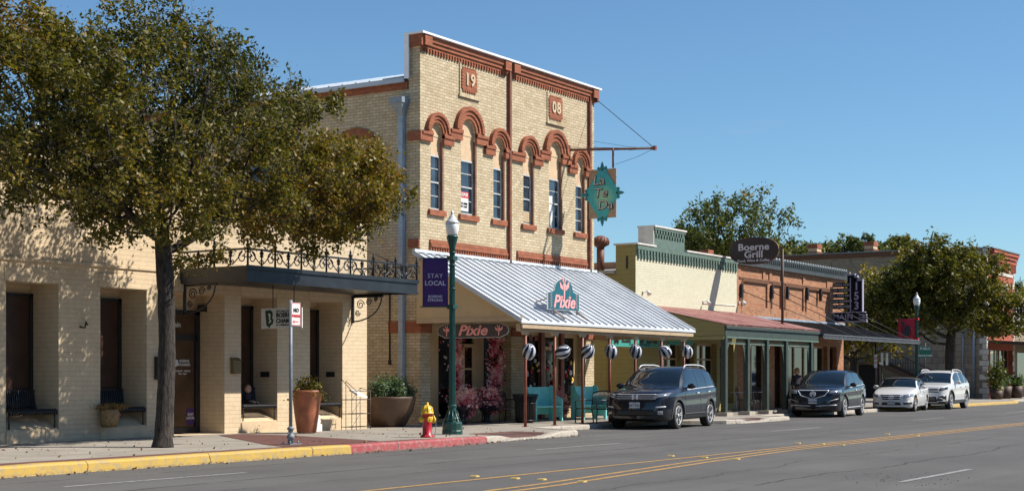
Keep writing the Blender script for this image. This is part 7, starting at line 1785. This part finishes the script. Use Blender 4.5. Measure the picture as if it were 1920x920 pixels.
def front_cabrio(root, patch, surf, W_):
    patch('grille', [(-.36, .50), (.36, .50), (.42, .70), (-.42, .70)], M_GRILLE, proud=.004)
    for z0_, z1_ in ((.695, .72), (.485, .505)): patch('grille_surround', [(-.42, z0_), (.42, z0_), (.42, z1_), (-.42, z1_)], M_CHROME, proud=.015, nx=10, ny=1)
    for z in (.56, .63): patch('grille_bar', [(-.40, z), (.40, z), (.40, z + .018), (-.40, z + .018)], M_CHROME, proud=.015, nx=10, ny=1)
    for s_ in (-1, 1):
        patch('headlight', [(s_ * .50, .56), (s_ * .84, .66), (s_ * .82, .75), (s_ * .52, .71)], M_HEADLAMP, proud=.01)
        patch('lower_intake', [(s_ * .50, .30), (s_ * .82, .32), (s_ * .80, .40), (s_ * .50, .38)], M_GRILLE, proud=.004)
        patch('bumper_trim', [(s_ * .48, .40), (s_ * .83, .42), (s_ * .83, .435), (s_ * .48, .415)], M_CHROME, proud=.01, nx=10, ny=1)
        patch('side_reflector', [(s_ * .86, .52), (s_ * .885, .52), (s_ * .885, .56), (s_ * .86, .56)], M_AMBER, proud=.004, nx=1, ny=1)
    patch('lower_intake', [(-.42, .28), (.42, .28), (.36, .40), (-.36, .40)], M_GRILLE, proud=.004)
    x = surf(0, .60) - .03; F_ = emblem_frame(x, 0, .60); k = MB(); k.ring(F_, 0, 0, .085, .10, 0, .02, 0, 360, 24)
    for a in (90, 210, 330): c, s_ = math.cos(R(a)), math.sin(R(a)); k.prism([(.09 * c, .09 * s_), (-.018 * s_, .018 * c), (.018 * s_, -.018 * c)], F_, 0, .02)
    k.build('emblem', M_CHROME, root)
def front_vw(root, patch, surf, W_):
    patch('grille', [(-.62, .76), (.62, .76), (.66, .96), (-.66, .96)], M_GRILLE, proud=.004)
    for z0_, z1_ in ((.93, .955), (.865, .885), (.80, .82)): patch('grille_bar', [(-.64, z0_), (.64, z0_), (.65, z1_), (-.65, z1_)], M_CHROME, proud=.018, nx=14, ny=1)
    patch('lower_grille', [(-.60, .34), (.60, .34), (.50, .58), (-.50, .58)], M_GRILLE, proud=.004)
    for s_ in (-1, 1):
        patch('headlight', [(s_ * .64, .82), (s_ * .92, .90), (s_ * .92, 1.0), (s_ * .66, .96)], M_CARGLASS, proud=.012)
        patch('headlamp_lens', [(s_ * .70, .88), (s_ * .84, .92), (s_ * .84, .96), (s_ * .70, .93)], M_HEADLAMP, proud=.018)
        patch('air_intake', [(s_ * .54, .38), (s_ * .90, .40), (s_ * .90, .64), (s_ * .60, .58)], M_GRILLE, proud=.006)
        for pts in ([(.56, .36), (.90, .38), (.90, .405), (.56, .385)], [(.58, .58), (.90, .64), (.90, .665), (.58, .605)], [(.54, .56), (.88, .42), (.88, .44), (.56, .585)]): patch('intake_trim', [(s_ * a, b) for a, b in pts], M_SILVERTRIM, proud=.018, nx=8, ny=1)
    x = surf(0, .86) - .035; F_ = emblem_frame(x, 0, .86); k = MB(); k.ring(F_, 0, 0, .078, .09, 0, .02, 0, 360, 24)
    for pts in ([(-.05, .065), (-.03, .065), (0, .01), (.03, .065), (.05, .065), (.01, -.005), (-.01, -.005)], [(-.07, .03), (-.055, .045), (-.03, -.04), (0, .0), (.03, -.04), (.055, .045), (.07, .03), (.035, -.075), (0, -.03), (-.035, -.075)]): k.prism(pts, F_, 0, .02)
    k.build('emblem', M_CHROME, root)

SUV_PLAN = [(0, .66), (.06, .76), (.18, .86), (.45, .94), (.9, .985), (1.6, 1.0), (3.4, 1.0), (4.3, .97), (4.7, .92), (4.86, .84), (4.94, .74)]
pilot = dict(L=4.94, W=2.0, R=.38, axles=(.98, 3.82), spokes=5, cuts=[1.22, 2.02, 2.16, 2.80, 2.88, 3.60, 3.68, 4.32],
    belt=[(0, .78), (.06, .93), (.3, 1.0), (1.2, 1.08), (2.2, 1.11), (3.4, 1.14), (4.3, 1.19), (4.8, 1.16), (4.94, 1.0)],
    roof=[(0, .80), (.06, .97), (.3, 1.06), (.8, 1.12), (1.22, 1.17), (1.6, 1.42), (2.02, 1.66), (2.5, 1.755), (3.4, 1.76), (4.1, 1.70), (4.5, 1.60), (4.72, 1.35), (4.85, 1.2), (4.94, 1.02)],
    plan=SUV_PLAN, under=[(0, .30), (.3, .22), (1, .24), (4, .26), (4.7, .32), (4.94, .42)], screen=(1.22, 2.02), rear=(4.5, 4.8), windows=[(1.66, 2.80), (2.88, 3.60), (3.68, 4.32)],
    mirror=(1.72, 1.13), doors=(1.50, 2.84, 3.78), doorz=(.36, 1), handles=(2.50, 3.52), beltchrome=(1.66, 4.32), rails=(2.15, 4.2), plate=(.0, .68), reg='HXY-5021', archm=M_GREYTRIM, sidetrim=(1.5, 3.3, .40, M_GREYTRIM), front=front_pilot, clad=3, handlem=M_CHROME)
c1 = car(pilot, 'parked_car', 'dark navy blue SUV, nearest of the parked cars, beside the porch balloons', (37.71, 19.92, 0), R(7), M_NAVYCAR, 'cars parked along the kerb')
mdx = dict(pilot); mdx.update(L=4.9, W=1.96, spokes=10, plate=(0, .58), reg='KPY-8640', front=front_mdx, mirror=(1.74, 1.10), windows=[(1.66, 2.78), (2.86, 3.70), (3.76, 4.40)], cuts=[1.22, 2.05, 2.78, 2.86, 3.70, 3.76, 4.40], screen=(1.22, 2.05), archm=None, clad=2, sidetrim=(1.4, 3.4, .33, M_SILVERTRIM),
    belt=[(0, .74), (.06, .90), (.3, .98), (1.2, 1.05), (2.2, 1.08), (3.4, 1.12), (4.3, 1.18), (4.75, 1.15), (4.9, .98)],
    roof=[(0, .76), (.06, .94), (.3, 1.03), (.8, 1.09), (1.22, 1.13), (1.6, 1.38), (2.05, 1.61), (2.5, 1.69), (3.2, 1.69), (3.9, 1.61), (4.4, 1.46), (4.65, 1.28), (4.82, 1.17), (4.9, 1.0)],
    plan=[(0, .66), (.06, .76), (.18, .86), (.45, .94), (.9, .985), (1.6, 1.0), (3.4, 1.0), (4.3, .96), (4.66, .91), (4.82, .83), (4.9, .72)], under=[(0, .27), (.3, .2), (1, .22), (4, .24), (4.6, .3), (4.9, .4)], rails=None, doors=(1.48, 2.82, 3.86), rear=(4.42, 4.75))
c2 = car(mdx, 'parked_car', 'blue black SUV with a pentagon chrome grille, second parked car', (51.96, 20.22, 0), R(7), M_BLUEBLACKCAR, 'cars parked along the kerb')
cab = dict(L=4.70, W=1.79, R=.325, axles=(.86, 3.62), spokes=5, cuts=[1.5, 2.12, 2.15, 3.0, 3.04, 3.32, 3.55, 3.95],
    belt=[(0, .56), (.06, .68), (.3, .77), (1.0, .87), (1.6, .93), (2.6, .95), (3.6, .98), (4.3, .99), (4.62, .93), (4.70, .75)],
    roof=[(0, .58), (.06, .71), (.3, .81), (.9, .93), (1.5, 1.0), (1.8, 1.19), (2.12, 1.35), (2.6, 1.40), (3.1, 1.37), (3.55, 1.24), (3.95, 1.06), (4.3, 1.02), (4.62, .95), (4.70, .77)],
    plan=[(0, .62), (.06, .74), (.18, .85), (.45, .93), (.9, .98), (1.6, 1.0), (3.4, 1.0), (4.1, .97), (4.5, .88), (4.64, .80), (4.7, .70)], under=[(0, .20), (.3, .15), (1, .17), (4, .2), (4.5, .26), (4.7, .35)], screen=(1.5, 2.12), rear=(3.55, 3.95), windows=[(1.85, 3.0), (3.04, 3.32)],
    mirror=(1.92, .95), doors=(1.42, 3.02), doorz=(.28, 1), handles=(2.65,), beltchrome=(1.8, 3.5), plate=(0, .40), reg='CFP-4471', front=front_cabrio, clad=1, leanf=.25, handlem=M_CHROME)
c3 = car(cab, 'parked_car', 'white convertible with black soft top parked between the SUVs', (62.0, 20.68, 0), R(8), M_WHITECAR, 'cars parked along the kerb')
# soft top over the cabriolet: a slightly larger shell over roof sections
def soft_top(root, P):
    zsX, zsY = zip(*P['belt']); zrX, zrY = zip(*P['roof']); wX, wY = zip(*P['plan']); Wd = P['W'] / 2; v = []; xs_ = np.linspace(2.08, 3.98, 16); n_ = 13
    for x in xs_:
        w = float(pch(wX, wY, x)) * Wd; zs = float(pch(zsX, zsY, x)); zr = float(pch(zrX, zrY, x)); h = zr - zs; wr = .955 * w - h * .3 - .015; hs_ = min(1, max(0, (x - 3.25) / .3))
        z0_ = (zr - .09) * (1 - hs_) + (zs + .02) * hs_; w0 = wr + (.94 * w - wr) * hs_ + .012
        prof = [(-w0, z0_), (-(w0 + wr) / 2 - .01, (z0_ + zr - .06) / 2), (-wr + .0, zr - .045), (-wr * .9, zr + .012), (-wr * .6, zr + .03), (-wr * .3, zr + .042), (0, zr + .046)]
        prof += [(-a, b) for a, b in prof[-2::-1]]; v += [(x, a, b) for a, b in prof]
    k = MB(); k.add(v, [(i * n_ + j, (i + 1) * n_ + j, (i + 1) * n_ + j + 1, i * n_ + j + 1) for i in range(15) for j in range(n_ - 1)], 0, True); k.build('soft_top', M_SOFTTOP, root)
soft_top(c3, cab)
vw = dict(pilot); vw.update(L=4.96, W=1.99, spokes=5, plate=(0, .62), reg='LMN-2093', front=front_vw, clad=3, cladm=M_GREYTRIM, archm=M_GREYTRIM, handlem=M_PEARLCAR, sidetrim=(1.45, 3.4, .42, M_SILVERTRIM), R=.385,
    roof=[(0, .80), (.06, .97), (.3, 1.06), (.8, 1.12), (1.22, 1.17), (1.6, 1.40), (2.02, 1.62), (2.5, 1.72), (3.2, 1.72), (3.9, 1.63), (4.4, 1.46), (4.68, 1.27), (4.85, 1.18), (4.94, 1.02)], rails=(2.15, 4.0), windows=[(1.66, 2.80), (2.88, 3.64), (3.70, 4.30)], cuts=[1.22, 2.02, 2.80, 2.88, 3.64, 3.70, 4.30], rear=(4.42, 4.78))
c4 = car(vw, 'parked_car', 'white SUV with silver roof rails, farthest of the parked cars', (66.9, 20.8, 0), R(3), M_PEARLCAR, 'cars parked along the kerb')
# ------------------------------------------------------------------ trees
TX, TY = gnd(305, 838, .16)
FWD = np.array((math.cos(TH), math.sin(TH))); RGT = np.array((math.sin(TH), -math.cos(TH)))
def off(r_, f_, z_, a, b, c): p = np.array((TX, TY)) + RGT * r_ + FWD * f_; return (p[0], p[1], z_, a, b, c)
tree('street_tree', 'big dense olive brown street tree with a dark furrowed trunk before the cream office', (TX, TY, .16), (TX + .0, TY + .0, 4.05),
     [(20.2, 21, 6.3, 2.3, 2.2, 1.95), (23.0, 21.0, 6.1, 2.3, 1.9, 1.7), (25.4, 21.0, 5.5, 1.85, 1.5, 1.2), (17.4, 20.9, 6.2, 2.2, 2.1, 1.35), (20.4, 20.9, 4.7, 1.9, 1.4, .7), (23.9, 20.9, 4.85, 1.7, 1.1, .4), (21.0, 21, 7.15, 1.8, 1.8, 1.05), (18.4, 20.9, 5.0, 1.9, 1.5, .75)],
     M_LEAFOLIVE, n_attr=9000, step=.19, infl=1.0, kill=.2, seed=11, trunk_r=.155, leaves=74, leaf=.086, spread=.2, lean=(.15, .04, 0), hole=.16, twig=.0055, bare=.2,
     rbias=lambda c: -.015 * (c[0] - 22) - .01)
tx, ty = wx(1786, 24.0), 24.0
tree('street_tree', 'rounded yellow green street tree behind the white cars near the red building', (tx, ty, .12), (tx - .2, ty, 3.9),
     [(tx - 1.2, ty + .2, 6.2, 3.3, 3.1, 2.3), (tx + 1.2, ty - 1.9, 4.9, 2.0, 2.1, 1.3), (tx - 2.4, ty + 1.8, 5.3, 2.4, 2.6, 1.9)], M_LEAFGREEN, n_attr=2600, step=.3, infl=1.7, kill=.36, seed=5, trunk_r=.24, leaves=60, leaf=.18, spread=.34, hole=.25, twig=.014, lean=(-.1, .1, 0))
tx, ty = 82, 29.5
tree('street_tree', 'dark green tree in the shade beside the marquee sign', (tx, ty, .12), (tx, ty, 2.8),
     [(tx, ty, 5.2, 3.0, 3.8, 2.6), (tx + 1, ty + 3.0, 4.8, 2.5, 2.6, 2.3)], M_LEAFGREEN, n_attr=1000, step=.4, infl=2.2, kill=.5, seed=8, trunk_r=.2, leaves=60, leaf=.2, spread=.42, hole=.05, twig=.016)
def far_tree(label, u, Y, v_top, rad, hr, seed, m=M_LEAFDARK, n_attr=700, leaf=.3, zc=None, ellx=None):
    x = wx(u, Y); zt = wz(u, Y, v_top); zc = zc or zt - hr
    ells = [(x, Y, zc, rad, rad, hr)] + [(x + a, Y + b, zc + c, d, d, e) for a, b, c, d, e in (ellx or [])]
    return tree('background_tree', label, (x, Y, .0), (x, Y, zc - hr * .8), ells, m, n_attr=n_attr, step=rad * .11, infl=rad * .55, kill=rad * .12, seed=seed, trunk_r=.3, leaves=60, leaf=leaf, spread=rad * .11, hole=.2, twig=rad * .005, group='background trees behind the shops')
far_tree('large spreading oak rising behind the pale yellow building', 1378, 50, 362, 4.6, 3.6, 21, n_attr=1500, leaf=.26, ellx=[(2.6, -3.0, -1.8, 3.2, 2.2), (-1.6, 2.4, -1.2, 3.0, 2.4)])
far_tree('small tree crown behind the far roof between the two chimneys', 1602, 58, 447, 3.6, 2.2, 22, leaf=.3)
far_tree('small tree crown right of the far chimneys', 1688, 56, 446, 3.0, 2.0, 23, leaf=.3)
far_tree('low tree crown showing left of the first far chimney', 1530, 62, 458, 3.0, 2.0, 24, leaf=.3)
far_tree('dark tree crown behind the lilac building at the right edge', 1912, 38, 540, 3.6, 2.2, 25, leaf=.3)
far_tree('low tree crown just behind the sage green parapet step', 1305, 54, 450, 2.6, 1.6, 26, leaf=.28)

# ------------------------------------------------------------------ the other side of the street, behind the viewer (seen only in reflections)
for i, (xa, xb, hgt, m, lb_) in enumerate(((-6, 14, 6.2, M_ORANGEBRICK, 'low orange brick shop row across the street behind the viewer'), (16, 38, 5.4, M_GREYBRICK, 'low tan brick shop row across the street'), (42, 62, 6.4, M_REDBRICK, 'red brick shop row across the street'), (66, 95, 5.0, M_LIMESTONE, 'limestone shop row across the street'))):
    ro = thing('opposite_shop', (xa, -6, .13), lb_, 'building')
    k = MB(); PN = lambda s_, z, d: (s_, -6 - d, z)
    nn = int((xb - xa) / 3.2); op = [(xa + .6 + 3.2 * q, xa + 3.0 + 3.2 * q, .6, 2.8, False, .2) for q in range(nn)]
    wall(k, PN, xa, xb, 0, hgt, op, .2); k.box(xa, xb, -18, -6.25, 0, hgt); k.build('wall', m, ro)
    k = MB(); k.box(xa - .1, xb + .1, -6.2, -3.2, 3.1, 3.3)
    for q in range(5): x = xa + (xb - xa) * q / 4; k.box(x - .07, x + .07, -3.4, -3.26, .13, 3.1)
    k.build('awning', M_WOODDARK, ro)
for i, (x, y) in enumerate(((12, -1.5), (40.5, -1.8), (56, .2))):
    tree('opposite_tree', 'street tree %s across the street' % ['near the viewer', 'midway along the row', 'casting shade on the far lane'][i], (x, y, .13), (x, y, 3.0), [(x, y, 5.2, 2.6, 2.6, 2.0), (x + 1, y + .6, 6.0, 2.0, 2.0, 1.8)], M_LEAFDARK, n_attr=500, step=.35, infl=2, kill=.45, seed=60 + i, trunk_r=.16, leaves=34, leaf=.2, spread=.35, hole=.1, twig=.014, group='trees across the street')
